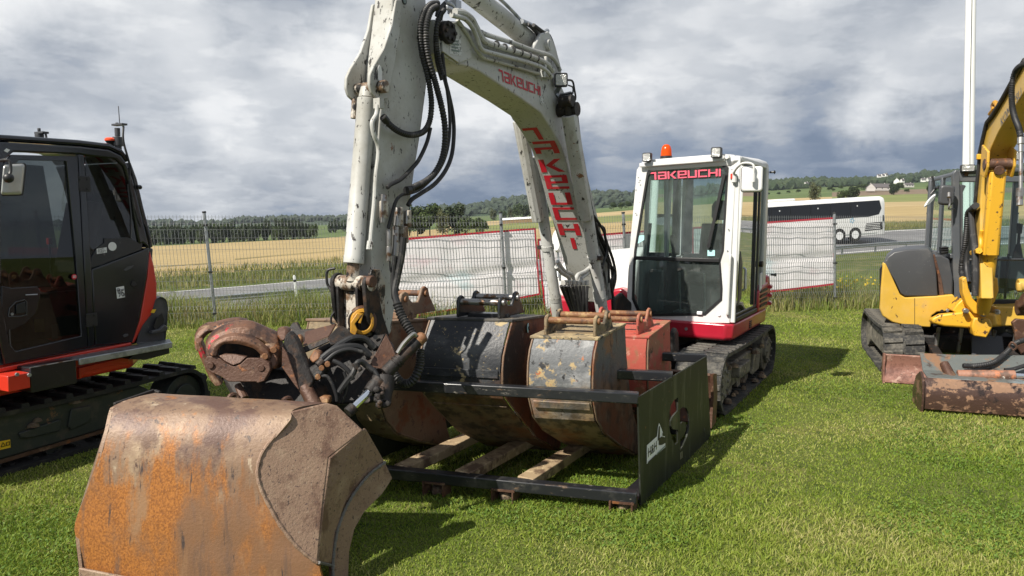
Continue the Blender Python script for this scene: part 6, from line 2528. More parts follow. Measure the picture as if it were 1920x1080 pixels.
rows = [((290, 737), (612, 755), 3.78), ((262, 743), (585, 759), 3.69), ((232, 752), (560, 764), 3.61), ((207, 765), (546, 772), 3.535), ((203, 778), (545, 786), 3.495), ((197, 806), (517, 820), 3.44),
        ((187, 841), (487, 858), 3.405), ((179, 872), (482, 886), 3.388), ((163, 922), (496, 930), 3.37), ((141, 981), (521, 979), 3.35), ((143, 1015), (556, 1025), 3.34), ((148, 1064), (595, 1055), 3.33),
        ((152, 1088), (604, 1082), 3.325), ((160, 1150), (640, 1150), 3.31)]
Ls = spline([B(*l, Y) for l, r, Y in rows], 3)
Rs = spline([B(*r, Y) for l, r, Y in rows], 3)
q = MB()
nx = 10
grid = []
for a, b in zip(Ls, Rs):
    grid.append([a.lerp(b, i / nx) + V3((0, .004 * math.sin(i * 1.7 + a.z * 9), 0)) for i in range(nx + 1)])
k = nx + 1
front = [p for g in grid for p in g]
back = []
for j, g in enumerate(grid):
    for i, p in enumerate(g):
        t = grid[min(j + 1, len(grid) - 1)][i] - grid[max(j - 1, 0)][i]
        nn = V3((0, t.z, -t.y)).normalized()
        if nn.y < 0 or (abs(nn.y) < .2 and nn.z > 0):
            nn = -nn
        back.append(p + nn * .022)
off = len(front)
q.v = front + back
R = len(grid)
for j in range(R - 1):
    for i in range(nx):
        a = j * k + i
        q.f += [(a, a + 1, a + k + 1, a + k), (off + a, off + a + k, off + a + k + 1, off + a + 1)]
for j in range(R - 1):
    for i in (0, nx):
        a = j * k + i
        q.f.append((a, a + k, off + a + k, off + a))
for i in range(nx):
    for j in (0, R - 1):
        a = j * k + i
        q.f.append((a, a + 1, off + a + 1, off + a))
q.build('shell', BBM, bk, angle=50)
curve = Rs[9:]
face1 = []
ridge = [B(612, 755, 3.78), B(632, 760, 3.80), B(682, 807, 3.72), B(617, 858, 3.47), B(606, 946, 3.42), B(596, 1054, 3.345), B(600, 1150, 3.32)]
q = MB()
cpts = [p + V3((0, .008, 0)) for p in Rs]
c3 = [p for p in cpts[12:]]


def side(mb, pts, th=.018, dv=V3((-.8, .5, 0))):
    mb.prism(pts, dv.normalized() * th)


i545 = min(range(len(Rs)), key=lambda i: (Rs[i] - B(545, 786, 3.495)).length)
cr_ = Rs[i545:]
pa, pb, pc_3 = B(487, 858, 3.375), B(640, 770, 3.655), B(596, 1054, 3.325)
pn = (pb - pa).cross(pc_3 - pa).normalized()


def on_side(px, py):
    o = V3((0, 0, CAM_H)) - B0
    d_ = ray(px, py)
    return o + d_ * ((pa - o).dot(pn) / d_.dot(pn))


edge_px = [(546, 771), (545, 787), (530, 800), (512, 822), (496, 842), (487, 860), (482, 884), (485, 905), (493, 926), (506, 952), (521, 979), (538, 1003), (557, 1026), (577, 1043), (595, 1056)]
sp_edge = spline([on_side(*p) for p in edge_px[1:]], 4)
ridge = [on_side(*p) for p in ((612, 755), (632, 760), (682, 807), (617, 858), (606, 946), (596, 1054))]
if pn.y > 0:
    pn = -pn
q.prism([on_side(546, 771)] + ridge[:5] + [ridge[5]] + list(reversed(sp_edge[:-1])), -pn * .020)
sidep = q.build('side_plate', SIDEM, bk, bevel=.008, seg=3)
weld = [B(722, 865, 3.90), B(690, 890, 3.80), B(662, 926, 3.70), B(644, 960, 3.63), B(631, 1000, 3.56), B(624, 1058, 3.50), B(626, 1150, 3.42)]
q = MB()
side(q, [ridge[2], B(686, 803, 3.76), weld[0], weld[1], weld[2], weld[3], weld[4], weld[5], ridge[5], ridge[4], ridge[3]], .02, V3((-1, .3, 0)))
q.build('side_plate', SIDEM, bk, bevel=.010, seg=3)
q = MB()
edge_ = [B(737, 897, 3.93), B(718, 926, 3.86), B(684, 960, 3.77), B(666, 992, 3.70), B(656, 1034, 3.64), B(654, 1080, 3.60), B(650, 1150, 3.54)]
side(q, weld[:1] + edge_ + list(reversed(weld[1:])), .028, V3((-1, .3, 0)))
q.build('side_cutter', SIDEM, bk, bevel=.008, seg=3)
q = MB()
wl = spline([p + V3((.004, -.012, 0)) for p in weld], 10)
q.tube(wl, [.0085 + .002 * math.sin(i * 2.3) for i in range(len(wl))], 8)
q.tube(spline([p + V3((.006, -.004, 0)) for p in [ridge[5]] + [weld[5] + V3((-.01, 0, -.005))]], 4), .008, 8)
q.build('weld_bead', WELD, bk)
q = MB()
rl_ = [p + V3((0, .002, 0)) for p in sp_edge]
q.tube(rl_, [.0095 + .0015 * math.sin(i * 1.9) for i in range(len(rl_))], 8)
q.build('weld_bead', SIDEM, bk)
q = MB()
q.bar(B(214, 759, 3.60), B(289, 733, 3.84), .02, .022)
q.bar(B(289, 733, 3.84), B(300, 737, 3.83), .02, .02)
q.build('lip_bar', STEELD, bk, bevel=.005)
q = MB()
q.prism([B(150, 1062, 3.31), B(250, 1082, 3.31), B(250, 1180, 3.30), B(156, 1180, 3.30)], (0, -.016, 0))
q.build('cutting_edge', SIDEM, bk, bevel=.006)
# far side plate and inner parts so the bucket is whole from a step aside
q = MB()
lf = [p + V3((-.002, .0, 0)) for p in Ls[::3]]
q.prism(lf + [lf[-1] + V3((0, .28, 0)), lf[-1] + V3((.02, .5, .42)), lf[0] + V3((.0, .12, -.06))], (.018, 0, 0))
q.build('side_plate', SIDEM, bk)

# ================================================================== RACK OF BUCKETS
RA, RB = V3((.807, 4.42, 0)), V3((1.64, 5.86, 0))
RC = V3((-2.06, .43, 0))
rk = empty('bucket_rack', tuple(RA), 0, 'black steel rack with a green black end plate, holding four digger buckets', 'rack')
PD = (RB - RA)
tang = RC.normalized()


def rp(t, u, z):
    """t along the end plate away, u along the front to the left (metres), z up"""
    return PD * t + tang * u + V3((0, 0, z))


wid = RC.length
EP_H0, EP_H1 = .775, .748
# end plate with the cut-out emblem, from pixels on its plane
PF = Frame(RA.x, RA.y, math.degrees(math.atan2(PD.y, PD.x)) - 90)


def pp(px, py):
    return PF.px(px, py, x=0)


outer = [pp(1197, 745), pp(1325, 668), pp(1334, 838), pp(1203, 978)]
# the cut-out: two half discs that interlock, traced on the plate
holeA = [(1272, 745), (1262, 754), (1256, 768), (1254, 788), (1256, 810), (1262, 830), (1266, 834), (1272, 826), (1272, 818), (1264, 806), (1258, 798), (1258, 786), (1262, 776), (1272, 768)]
holeA = [(1271, 745), (1263, 752), (1257, 764), (1254, 782), (1255, 803), (1259, 823), (1265, 834), (1271, 829), (1273, 822), (1273, 803), (1268, 805), (1262, 804), (1258, 797), (1258, 786), (1263, 777), (1273, 768)]
holeB = [(1275, 766), (1282, 762), (1288, 766), (1292, 778), (1293, 795), (1290, 815), (1284, 830), (1276, 844), (1275, 821), (1283, 816), (1288, 806), (1289, 794), (1286, 788), (1275, 796)]
holeA = [(1271.5, 745), (1264, 750), (1258, 760), (1255, 773), (1254, 790), (1256, 808), (1260, 822), (1264, 831), (1267, 834), (1271.5, 829), (1271.5, 820), (1271.5, 806), (1262, 805), (1258, 799), (1258, 790), (1261, 782), (1266, 776), (1271.5, 770)]
holeB = [(1275, 767), (1281, 763), (1287, 765), (1291, 774), (1293, 788), (1292, 804), (1288, 820), (1282, 834), (1275.5, 845), (1275.5, 824), (1282, 817), (1286, 808), (1287, 798), (1285, 791), (1280, 791), (1275, 796)]


def plate_with_holes(o, holes, th):
    """triangulated plate: scanfill of outline and holes, both skins and all edges"""
    bmm = bmesh.new()
    loops = []
    for lp in [o] + holes:
        vs = [bmm.verts.new((0, p.y, p.z)) for p in lp]
        es = [bmm.edges.new((vs[i], vs[(i + 1) % len(vs)])) for i in range(len(vs))]
        loops.append(vs)
    bmesh.ops.triangle_fill(bmm, use_beauty=True, use_dissolve=False, edges=bmm.edges[:])
    ext = bmesh.ops.extrude_face_region(bmm, geom=bmm.faces[:])
    bmesh.ops.translate(bmm, verts=[g for g in ext['geom'] if isinstance(g, bmesh.types.BMVert)], vec=(-th, 0, 0))
    mb = MB()
    bmm.verts.index_update()
    mb.v = [v.co.copy() for v in bmm.verts]
    mb.f = [tuple(v.index for v in f.verts) for f in bmm.faces]
    bmm.free()
    return mb


pl = plate_with_holes(outer, [[pp(*p) for p in holeA], [pp(*p) for p in holeB]], .012)
rot4 = PF.m.to_4x4()
pl.xf(rot4)
endp = pl.build('end_plate', PLATE, rk, smooth=False)


def onplate(px, py, off=.003):
    p = pp(px, py)
    return PF.m @ V3((off, p.y, p.z))


# sticker: a board with a gable top, print on it
lab = [(1212, 835), (1231, 818), (1233, 800), (1235, 793), (1240, 805), (1241, 808), (1246, 818), (1247, 838), (1230, 853), (1212, 870)]
MB().poly([onplate(*p, .003) for p in lab]).build('name_sticker', WHITE, endp, smooth=False, label='white name sticker with a small digger silhouette')
o_, xdir, ydir = onplate(1213.6, 858), onplate(1236, 836) - onplate(1213, 858), onplate(1213, 838) - onplate(1213, 858)
text_mesh(endp, 'H&H', o_, xdir, ydir, .092, INK, 'lettering', .003, font_w=.95)
MB().poly([onplate(*p, .006) for p in ((1213.5, 866), (1229, 851), (1229, 855), (1213.5, 869.5))]).build('sticker_bar', INK, endp, smooth=False)
MB().poly([onplate(*p, .006) for p in ((1230.5, 849.5), (1246, 834.5), (1246, 837), (1230.5, 852))]).build('sticker_line', GREYP, endp, smooth=False)
dg = [[(1234, 834), (1234, 822), (1239, 818), (1246, 820), (1246, 830), (1240, 834)], [(1232, 826), (1234, 800), (1236, 798), (1236, 812), (1235, 824)], [(1241, 817), (1241, 811), (1244, 810), (1245, 818)]]
for d_ in dg:
    MB().poly([onplate(*p, .006) for p in d_]).build('digger_silhouette', INK, endp, smooth=False)
q = MB()
a = onplate(1275.5, 847)
for p in ((1273.5, 847), (1279, 846), (1279, 858), (1273.5, 860)):
    pass
q.poly([onplate(*p, .004) for p in ((1274, 849), (1279, 845), (1279, 858), (1274, 862))])
q.build('small_plate', STEELW, endp, smooth=False)
# rails
RAILM = BLACK
RAILS = mat('scuffed_black_rail', (.014, .015, .018), .35, layers=[((.055, .053, .05), 5, .5, .75), ((.18, .115, .07), 5.2, .66, .80, (1, 4, 4), .6), ((.16, .145, .125), 26, .66, .76, (.5, 2, 2), .5)], coat=.15)
for t, z in ((0.005, .75), (.43, .75), (.985, .725)):
    MB().bar(rp(t, .006, z), rp(t, wid, z + .01), .07, .07).build('top_rail', RAILS, rk, bevel=.008)
for t in (.005, .985):
    MB().bar(rp(t, .006, .098), rp(t, wid, .145), .08, .075).build('bottom_rail', RAILS, rk, bevel=.008)
for u, m_ in ((.76, TIMBER), (1.20, TIMBER), (1.64, TIMBER)):
    MB().bar(rp(.03, u, .105 + u * .02), rp(.955, u - .02, .105 + u * .02), .12, .07).build('cross_beam', m_, rk, bevel=.006)
MB().mm((0, 0, 0), (1, 1, 1)).xf(Matrix((tuple(rp(.03, .13, .055) - rp(.03, 0.02, .055)), tuple(rp(.95, .0, 0) - rp(.03, 0, 0)), (0, 0, .05))).transposed().to_4x4() if False else Matrix.Identity(4))
q = MB()
q.prism([rp(.03, .014, .06), rp(.03, .15, .062), rp(.95, .13, .062), rp(.95, .014, .06)], (0, 0, .008))
q.build('plate_foot', BLACK, rk)
for u in (.02, .80, 1.28):
    q = MB()
    for du in (0, .14):
        q.bar(rp(.0, u + du, .005), rp(.0, u + du, .075 + u * .025), .012, .09, up=tuple(PD))
    q.bar(rp(0, u, .066 + u * .025), rp(0, u + .14, .068 + u * .025), .09, .012)
    q.build('fork_pocket', RUSTM, rk)
    q = MB()
    q.box(rp(.02, u + .07, .03), (.11, .09, .06), Matrix.Rotation(.2, 3, 'Z'))
    q.build('caked_mud', MUDM, rk, bevel=.02)
MB().prism([rp(0, wid + .004, .06), rp(1, wid + .004, .06), rp(1, wid + .004, .79), rp(0, wid + .004, .79)], tang * .012).build('end_plate', PLATE, rk, smooth=False)
for t in (.985,):
    MB().bar(rp(t, wid - .03, .14), rp(t, wid - .03, .74), .06, .06, up=(1, 0, 0)).build('corner_post', RAILS, rk, bevel=.006)


def side_bucket(label, fr_xy, yaw, ext, prof_f, prof_b, m_shell, m_side, m_top, wear=(), ears=None, group='buckets stored in the rack', name='digging_bucket', ribs=(), emblem=None, pin_m=None, ear_m=None, notch=True):
    """a stored bucket: side profile traced on its right hand side plate, swept along ext to the left.
    prof_f: the curved back from the top front edge down to the cutting edge; prof_b: the open mouth from the lip up to the top"""
    F = Frame(fr_xy[0], fr_xy[1], yaw)
    f = [F.m @ F.px(*p, x=0) for p in prof_f]
    bk_ = [F.m @ F.px(*p, x=0) for p in prof_b]
    e = empty(name, (fr_xy[0], fr_xy[1], 0), 0, label, 'bucket', group)
    ex_ = V3(ext)
    fs = f
    q = MB()
    side_n = ex_.normalized()
    q.sheet([p + side_n * .012 for p in fs], [p + ex_ - side_n * .012 for p in fs], -.014)
    q.build('shell', m_shell, e, angle=18, bevel=.003)
    for k, base in ((0, V3((0, 0, 0))), (1, ex_ - side_n * .012)):
        q = MB()
        q.prism([p + base for p in fs + bk_], side_n * .012)
        q.build('side_plate', m_side, e, bevel=.003)
    # bead along the front edge of each side plate
    for base in (V3((0, 0, 0)), ex_):
        q = MB()
        q.tube([p + base + V3((0, -.006, 0)) for p in fs[:-1]], .007, 8)
        q.build('edge_bead', BRNB, e)
    # top plate
    t0, t1 = f[0], bk_[-1]
    dv = (t1 - t0)
    ov = V3((0, 0, .02))
    a0 = t0 - dv.normalized() * .02 - side_n * .012
    q = MB()
    q.prism([a0, a0 + ex_ + side_n * .024, a0 + ex_ + side_n * .024 + dv * 1.02, a0 + dv * 1.02], ov)
    top = q.build('top_plate', m_top, e, bevel=.004)
    dn = V3((dv.x, dv.y, 0)).normalized()
    if ears:
        u0, u1, sc, y0 = ears
        pr = [(0, 0), (0, .13), (.015, .165), (.05, .18), (.085, .165), (.10, .12), (.13, .095), (.20, .09), (.235, .15), (.25, .185), (.285, .20), (.32, .18), (.34, .12), (.42, .0)]
        base = t0 + ov + dn * y0
        for u in (u0, u1):
            q = MB()
            P_ = [base + ex_ * u + dn * (y * sc) + V3((0, 0, z * sc)) for y, z in pr]
            q.prism(P_, side_n * .022)
            q.build('ear_plate', ear_m or m_side, e, bevel=.006)
        for y, z in ((.05, .125), (.285, .145)):
            q = MB()
            c = base + dn * (y * sc) + V3((0, 0, z * sc))
            q.tube([c + ex_ * u0 - side_n * .012, c + ex_ * u1 + side_n * .034], .024, 14)
            q.build('pin', pin_m or PINRUST, e, bevel=.004)
        q = MB()
        c = base + dn * (.15 * sc)
        q.bar(c + ex_ * u0, c + ex_ * u1, .10 * sc, .05 * sc)
        q.build('ear_web', ear_m or m_side, e, bevel=.004)
    for i in ribs:
        q = MB()
        p = f[i]
        d_ = (f[i + 1] - f[i]).normalized()
        q.sheet([p + V3((0, -.016, 0)) + side_n * .03, p + d_ * .055 + V3((0, -.016, 0)) + side_n * .03], [p + V3((0, -.016, 0)) + ex_ - side_n * .03, p + d_ * .055 + V3((0, -.016, 0)) + ex_ - side_n * .03], -.012)
        q.build('wear_strip', m_shell, e, bevel=.002)
    # cutting edge
    q = MB()
    lip = f[-1]
    d_ = (f[-1] - f[-2]).normalized()
    q.sheet([lip - d_ * .06 + V3((0, -.006, -.006)), lip + d_ * .05], [lip - d_ * .06 + ex_ + V3((0, -.006, -.006)), lip + d_ * .05 + ex_], .02)
    q.build('cutting_edge', RUSTM, e, bevel=.003)
    if emblem:
        c = F.m @ F.px(*emblem, x=.004)
        ax_ = -side_n
        q = MB()
        q.tube([c, c + ax_ * .002], .036, 20)
        em = q.build('round_sticker', CYAN, e)
        u_ = dn
        q = MB()
        for s_ in (-1, 1):
            q.tube([c + ax_ * .004 + u_ * (.012 * math.cos(t)) + V3((0, 0, s_ * .010 + .010 * math.sin(t))) for t in [math.pi * (k / 6.0 - (.5 if s_ < 0 else 1.5) + (.25 if s_ > 0 else .25)) for k in range(9)]], .0035, 5)
        q.build('sticker_sign', INK, em)
    return e


BLKB = mat('worn_black_bucket', (.022, .024, .028), .45, zmix=((.22, .15, .085), .50, .80), layers=[((.012, .013, .02), 2, .45, .7), ((.075, .078, .082), 1.6, .54, .72, (1, 1, 2)), ((.40, .31, .17), 6.5, .625, .69, (1, 1, 1.3), .75), ((.30, .23, .12), 40, .66, .74)], bump=.2, bscale=50)
BLKB2 = mat('scraped_bucket_side', (.028, .023, .022), .5, zmix=((.16, .07, .04), .40, .85), layers=[((.15, .065, .035), 2.2, .52, .68), ((.16, .13, .11), 20, .66, .74, (3, .35, .35))], bump=.2, bscale=50)
GRYB = mat('sandy_grey_bucket', (.13, .135, .14), .5, zmix=((.30, .21, .115), .45, .72), layers=[((.30, .30, .30), 1.8, .46, .62, (1, 1, 2)), ((.42, .31, .16), 9, .58, .66, (1, 1, 1), .75), ((.03, .03, .032), 12, .60, .68), ((.38, .13, .05), 13, .70, .74)], bump=.25, bscale=50)
GRYB2 = mat('rusted_grey_bucket_side', (.12, .115, .105), .6, zmix=((.20, .115, .065), .62, .95), layers=[((.09, .10, .10), 1.6, .50, .66), ((.22, .115, .06), 4, .52, .68), ((.07, .045, .032), 14, .60, .70, (1, 1, .4))], bump=.25, bscale=50)
BRNB = mat('brown_bucket_steel', (.20, .13, .085), .6, layers=[((.28, .20, .13), 3, .5, .7), ((.19, .075, .035), 4, .54, .68), ((.09, .055, .04), 16, .62, .7)], bump=.25, bscale=50)
SANDT = mat('sandy_top_plate', (.26, .20, .12), .8, layers=[((.40, .31, .17), 7, .48, .62), ((.06, .055, .045), 14, .56, .66), ((.03, .03, .03), 30, .64, .7)], bump=.4, bscale=40)
BTOP = mat('dusty_black_top_plate', (.10, .092, .08), .6, layers=[((.03, .03, .032), 5, .5, .65), ((.24, .20, .14), 12, .6, .72)], bump=.2, bscale=40)

side_bucket('grey sand stained narrow bucket standing in front at the right of the rack', (.57, 4.75), -30, (-.435, .093, 0),
            [(1120, 638), (1115, 660), (1112, 685), (1111, 712), (1111, 735), (1113, 755), (1119, 787), (1134, 812), (1164, 835), (1196, 852)],
            [(1199, 846), (1198, 812), (1190, 782), (1183, 752), (1175, 668), (1172, 610)], GRYB, GRYB2, SANDT, ears=(.04, .80, .80, .02), ribs=(5,), emblem=None, ear_m=DIRTF)
side_bucket('wide black bucket with a pale blue round sticker on its side', (0.0, 4.90), -30, (-.584, .124, 0),
            [(960, 604), (955, 622), (949, 645), (944, 668), (942, 694), (942, 724), (948, 745), (958, 760), (973, 779), (1003, 816), (1046, 842)],
            [(1052, 836), (1050, 800), (1040, 750), (1034, 690), (1028, 640), (1022, 595)], BLKB, BLKB2, BTOP, ears=(.16, .66, .86, .02), ribs=(4, 7), emblem=(990, 615), pin_m=STEELW, ear_m=BLACK)
side_bucket('brown rusty bucket left of the black one, half hidden behind the tilting coupler', (-.90, 5.05), -30, (-.58, .123, 0),
            [(722, 607), (716, 640), (712, 690), (712, 730), (717, 761), (726, 788), (747, 812), (790, 826), (840, 836)],
            [(846, 828), (838, 800), (826, 740), (818, 680), (812, 640), (806, 602)], DIRTF, BRNB, BRNB, ears=(.02, .62, 1.05, .20), ear_m=BRNB)
side_bucket('faded red bucket in the back row of the rack below the cab', (1.064, 5.54), -30, (-.50, .107, 0),
            [(1216, 634), (1214, 660), (1214, 700), (1215, 740), (1222, 775), (1240, 800), (1268, 812)],
            [(1272, 806), (1268, 770), (1260, 720), (1257, 650), (1256, 604)], RED_OLD, RED_OLD, RED_OLD, ears=(.16, .92, .95, .01), ear_m=RED_OLD)
# ================================================================== DARK EXCAVATOR ON THE LEFT
LX = Frame(-3.69, 5.12, -26)
lx = empty('excavator', tuple(LX.o), LX.yaw, 'dark black and orange excavator with tinted cab windows, standing behind the big rusty bucket', 'excavator')
DKF = mat('dark_green_track_frame', (.022, .028, .027), .55, layers=[((.05, .045, .04), 6, .5, .7), ((.16, .08, .04), 9, .68, .76)], bump=.2, bscale=30)


def LP(pts, x=0.0):
    return LX.line(pts, x=x)


for x0, x1 in ((-.45, 0), (-2.2, -1.75)):
    build_track(lx, x0, x1, 1.05, .245, RUBBER_D, y0=.485, nl=34, lug=.034)
fr = MB()
fo = LP([(-60, 790), (130, 752), (262, 722), (300, 740), (300, 775), (196, 806), (0, 864), (-60, 882)], x=-.06)
fr.prism(fo, (-.25, 0, 0))
fro = fr.build('track_frame', DKF, lx, bevel=.02)
q = MB()
q.prism(LP([(-60, 880), (0, 863), (196, 805), (300, 774), (300, 779), (196, 811), (0, 870), (-60, 888)], x=-.055), (-.03, 0, 0))
q.build('frame_rail', RUSTM, fro)
q = MB()
q.prism(LP([(36, 812), (40, 822), (58, 822), (114, 808), (116, 790), (112, 786)], x=-.04), (-.1, 0, 0))
q.build('step_bracket', DKF, fro, bevel=.01)
q = MB()
q.prism(LP([(128, 800), (134, 806), (170, 790), (172, 760), (134, 768)], x=-.04), (-.05, 0, 0))
q.build('side_plate', DKF, fro, bevel=.006)
q = MB()
for (px, py, r) in ((62, 800, .045), (140, 755, .05), (70, 790, .035), (150, 752, .03)):
    q.dome(LX.px(px, py, x=-.05), r, r * .8, 8, 3)
q.build('mud_clods', MUDM, fro)['kind'] = 'stuff'
q = MB()
q.tube([(-.06, 1.535, .235), (-.30, 1.535, .235)], .19, 26)
sp = q.build('sprocket', DKF, fro, bevel=.008)
q = MB()
q.tube([(-.055, 1.535, .235), (-.03, 1.535, .235)], .11, 20)
q.build('hub', DKF, sp, bevel=.006)
for i in range(5):
    q = MB()
    y = -.55 + i * .45
    q.tube([(-.10, y, .085), (-.16, y, .085), (-.17, y, .085), (-.30, y, .085)], [.07, .07, .05, .05], 14)
    q.build('roller', DKF, fro)
st = LP([(-40, 835), (19, 824), (20, 839), (-40, 853)], x=-.052)
ys = MB().poly(st).build('warning_sticker', YSTICK, fro, smooth=False)
q = MB()
a, b, c = LP([(2, 838), (10, 836.5), (5.5, 829.5)], x=-.049)
q.tube([a, b, c, a], .003, 4)
a = LP([(12, 835.5), (18, 834), (18, 828), (12, 829.5)], x=-.049)
q.tube(a + [a[0]], .003, 4)
q.build('sticker_print', INK, ys)
MB().mm((-1.8, .0, .22), (-.45, .9, .42)).build('chassis', STEELD, lx, bevel=.04)
MB().tube([(-1.1, .3, .4), (-1.1, .3, .6)], .55, 24).build('swing_ring', STEELD, lx)
# deck
q = MB()
q.prism([(-2.15, -.75, .58), (-.02, -.75, .58), (-.02, 1.0, .60), (-.3, 1.32, .62), (-1.9, 1.32, .62), (-2.15, 1.0, .6)], (0, 0, .225))
q.build('deck', ORANGE, lx, bevel=.03)
q = MB()
q.prism(LP([(-40, 697), (0, 690), (247, 642), (247, 647), (150, 668), (0, 699), (-40, 706)], x=.006), (-.05, 0, 0))
q.build('sill', ORANGE, lx, bevel=.006)
q = MB()
q.prism(LP([(148, 690), (240, 668), (244, 682), (206, 686), (160, 698), (150, 712)], x=.01), (-.1, 0, 0))
us = q.build('under_cover', ORANGE, lx, bevel=.006)
# cab body
cabz_ = [(-40, 264), (20, 267), (150, 275), (205, 281), (228, 292), (240, 310), (250, 338), (262, 390), (275, 440), (280, 465), (276, 520), (262, 600), (248, 643), (178, 649), (0, 684), (-40, 692)]
back = MB()
co_ = LP(cabz_, x=-.03)
rect = [V3((p.x - .05 - (0.06 if p.z > 2.3 else 0), p.y, p.z)) for p in co_]
q = MB()
q.loft([[V3((-1.02, p.y, p.z - .02)) for p in co_], [V3((-1.0, p.y, p.z)) for p in co_], [V3((-.14, p.y, p.z)) for p in co_], [V3((-.10, p.y, p.z)) for p in co_]])
# hollow shell is not needed behind dark glass: roof, back and far wall as plates
q = MB()
roofl = LP([(-40, 263), (20, 266), (150, 274), (205, 280), (226, 289), (238, 306)], x=-.02)
q.sheet([p for p in roofl], [V3((-1.0, p.y, p.z)) for p in roofl], .05)
rfo = q.build('cab_roof', NAVY, lx, bevel=.03, seg=3)
rear = LP([(238, 306), (250, 338), (262, 390), (275, 440), (280, 465), (276, 520), (262, 600), (248, 643)], x=-.02)
q = MB()
q.sheet([p for p in rear[:5]], [V3((-1.0, p.y, p.z)) for p in rear[:5]], .04)
q.sheet([p for p in rear[4:]], [V3((-1.0, p.y, p.z)) for p in rear[4:]], .04)
q.build('rear_wall', NAVY, lx, bevel=.01)
q = MB()
q.mm((-1.03, -.16, .82), (-1.0, 1.1, 1.4))
q.build('far_wall', NAVY, lx)
g = MB()
g.poly([(-1.01, -.12, 1.4), (-1.01, 1.05, 1.4), (-1.01, .95, 2.35), (-1.01, -.12, 2.35)])
g.build('far_window', GLASS_D, lx, smooth=False)
MB().mm((-1.0, -.16, .80), (-.05, 1.05, .83)).build('cab_floor', INTG, lx)
for x in (-1.0, -.06):
    q = MB()
    q.bar((x, -.16, .82), (x, -.13, 2.42), .06, .06)
    q.build('front_post', NAVY, lx, bevel=.01)
q = MB()
q.bar((-.97, -.16, .86), (-.09, -.16, .86), .06, .09)
q.build('front_sill', NAVY, lx, bevel=.01)
g = MB()
g.poly([(-.97, -.155, .90), (-.09, -.155, .90), (-.09, -.13, 2.38), (-.97, -.13, 2.38)])
g.build('windscreen', GLASS_D, lx, smooth=False)
q = MB()
q.bar((-1.45, -.85, .72), (-1.45, -.2, .95), .34, .34)
q.build('boom_foot', ORANGE, lx, bevel=.03)


def ringplate(name, outer_px, inner_px, m, th=.03, x=0.0, parent=lx, bevel=.008):
    q = MB()
    ring_faces(LP(outer_px, x), LP(inner_px, x), q, (-th, 0, 0))
    return q.build(name, m, parent, bevel=bevel, seg=2)


# side frame above and around
q = MB()
q.prism(LP([(-40, 264), (20, 267), (150, 275), (205, 281), (228, 292), (240, 310), (250, 338), (262, 390), (275, 440), (281, 466), (268, 455), (262, 458), (258, 440), (250, 390), (243, 345), (233, 312), (218, 298), (158, 291), (150, 289), (26, 285), (10, 300), (5, 330), (-40, 340)], x=0), (-.05, 0, 0))
q.build('cab_side_frame', NAVY, lx, bevel=.012, seg=3)
q = MB()
q.prism(LP([(147, 289), (158, 291), (172, 503), (178, 648), (166, 652), (158, 500)], x=.004), (-.05, 0, 0))
pil = q.build('centre_pillar', NAVY, lx, bevel=.008)
DO = [(-12, 330), (2, 312), (22, 290), (146, 293), (157, 500), (165, 652), (8, 684), (0, 640), (-12, 560)]
DI = [(2, 345), (12, 330), (36, 300), (124, 302), (142, 480), (153, 630), (30, 659), (18, 645), (2, 560)]
door = ringplate('cab_door', DO, DI, NAVY, .03, .006)
g = MB()
g.poly(LP([(0, 345), (12, 328), (34, 299), (125, 301), (134, 312), (143, 480), (154, 632), (144, 641), (30, 660), (17, 645), (0, 560)], x=-.012))
g.build('door_glass', GLASS_D, door, smooth=False)
q = MB()
q.prism(LP([(3, 536), (22, 540), (70, 537), (76, 545), (75, 560), (68, 586), (46, 608), (16, 622), (3, 625)], x=.0), (-.008, 0, 0))
dp = q.build('door_panel', NAVY, door, bevel=.004)
q = MB()
q.tube(LP([(16, 592), (18, 578), (30, 566), (46, 562), (50, 566), (50, 590), (40, 593), (16, 594), (16, 592)], x=.004), .004, 6)
q.build('handle_rim', CHARC, dp)
q = MB()
q.prism(LP([(29, 571), (46, 565), (48, 586), (29, 589)], x=.002), (.012, 0, 0))
q.build('handle', INK, dp, bevel=.004)
q = MB()
c = LX.px(22, 589, x=.0)
q.tube([c, c + V3((.008, 0, 0))], .010, 12)
q.build('lock', STEELG, dp)
q = MB()
q.tube(LP([(48, 553), (70, 552)], x=.004), .005, 6)
q.build('chrome_mark', STEELG, dp)
# thin bright line of the lower glass seal
q = MB()
q.tube(spline(LP([(18, 618), (19, 640), (22, 652), (32, 659), (60, 654), (144, 636), (152, 628), (153, 612)], x=.002), 5), .0035, 6)
q.build('glass_seal', CHARC, door)
for (px, py) in ((157, 345), (170, 600)):
    q = MB()
    for dx in (-7, 7):
        for dy in (-9, 9):
            c = LX.px(px + dx, py + dy, x=.006)
            q.tube([c, c + V3((.008, 0, 0))], .009, 8)
    q.mm(tuple(LX.px(px - 11, py + 14, x=.0)), tuple(LX.px(px + 11, py - 14, x=0) + V3((.006, 0, 0))))
    q.build('door_hinge', BLACKP, door, bevel=.002)
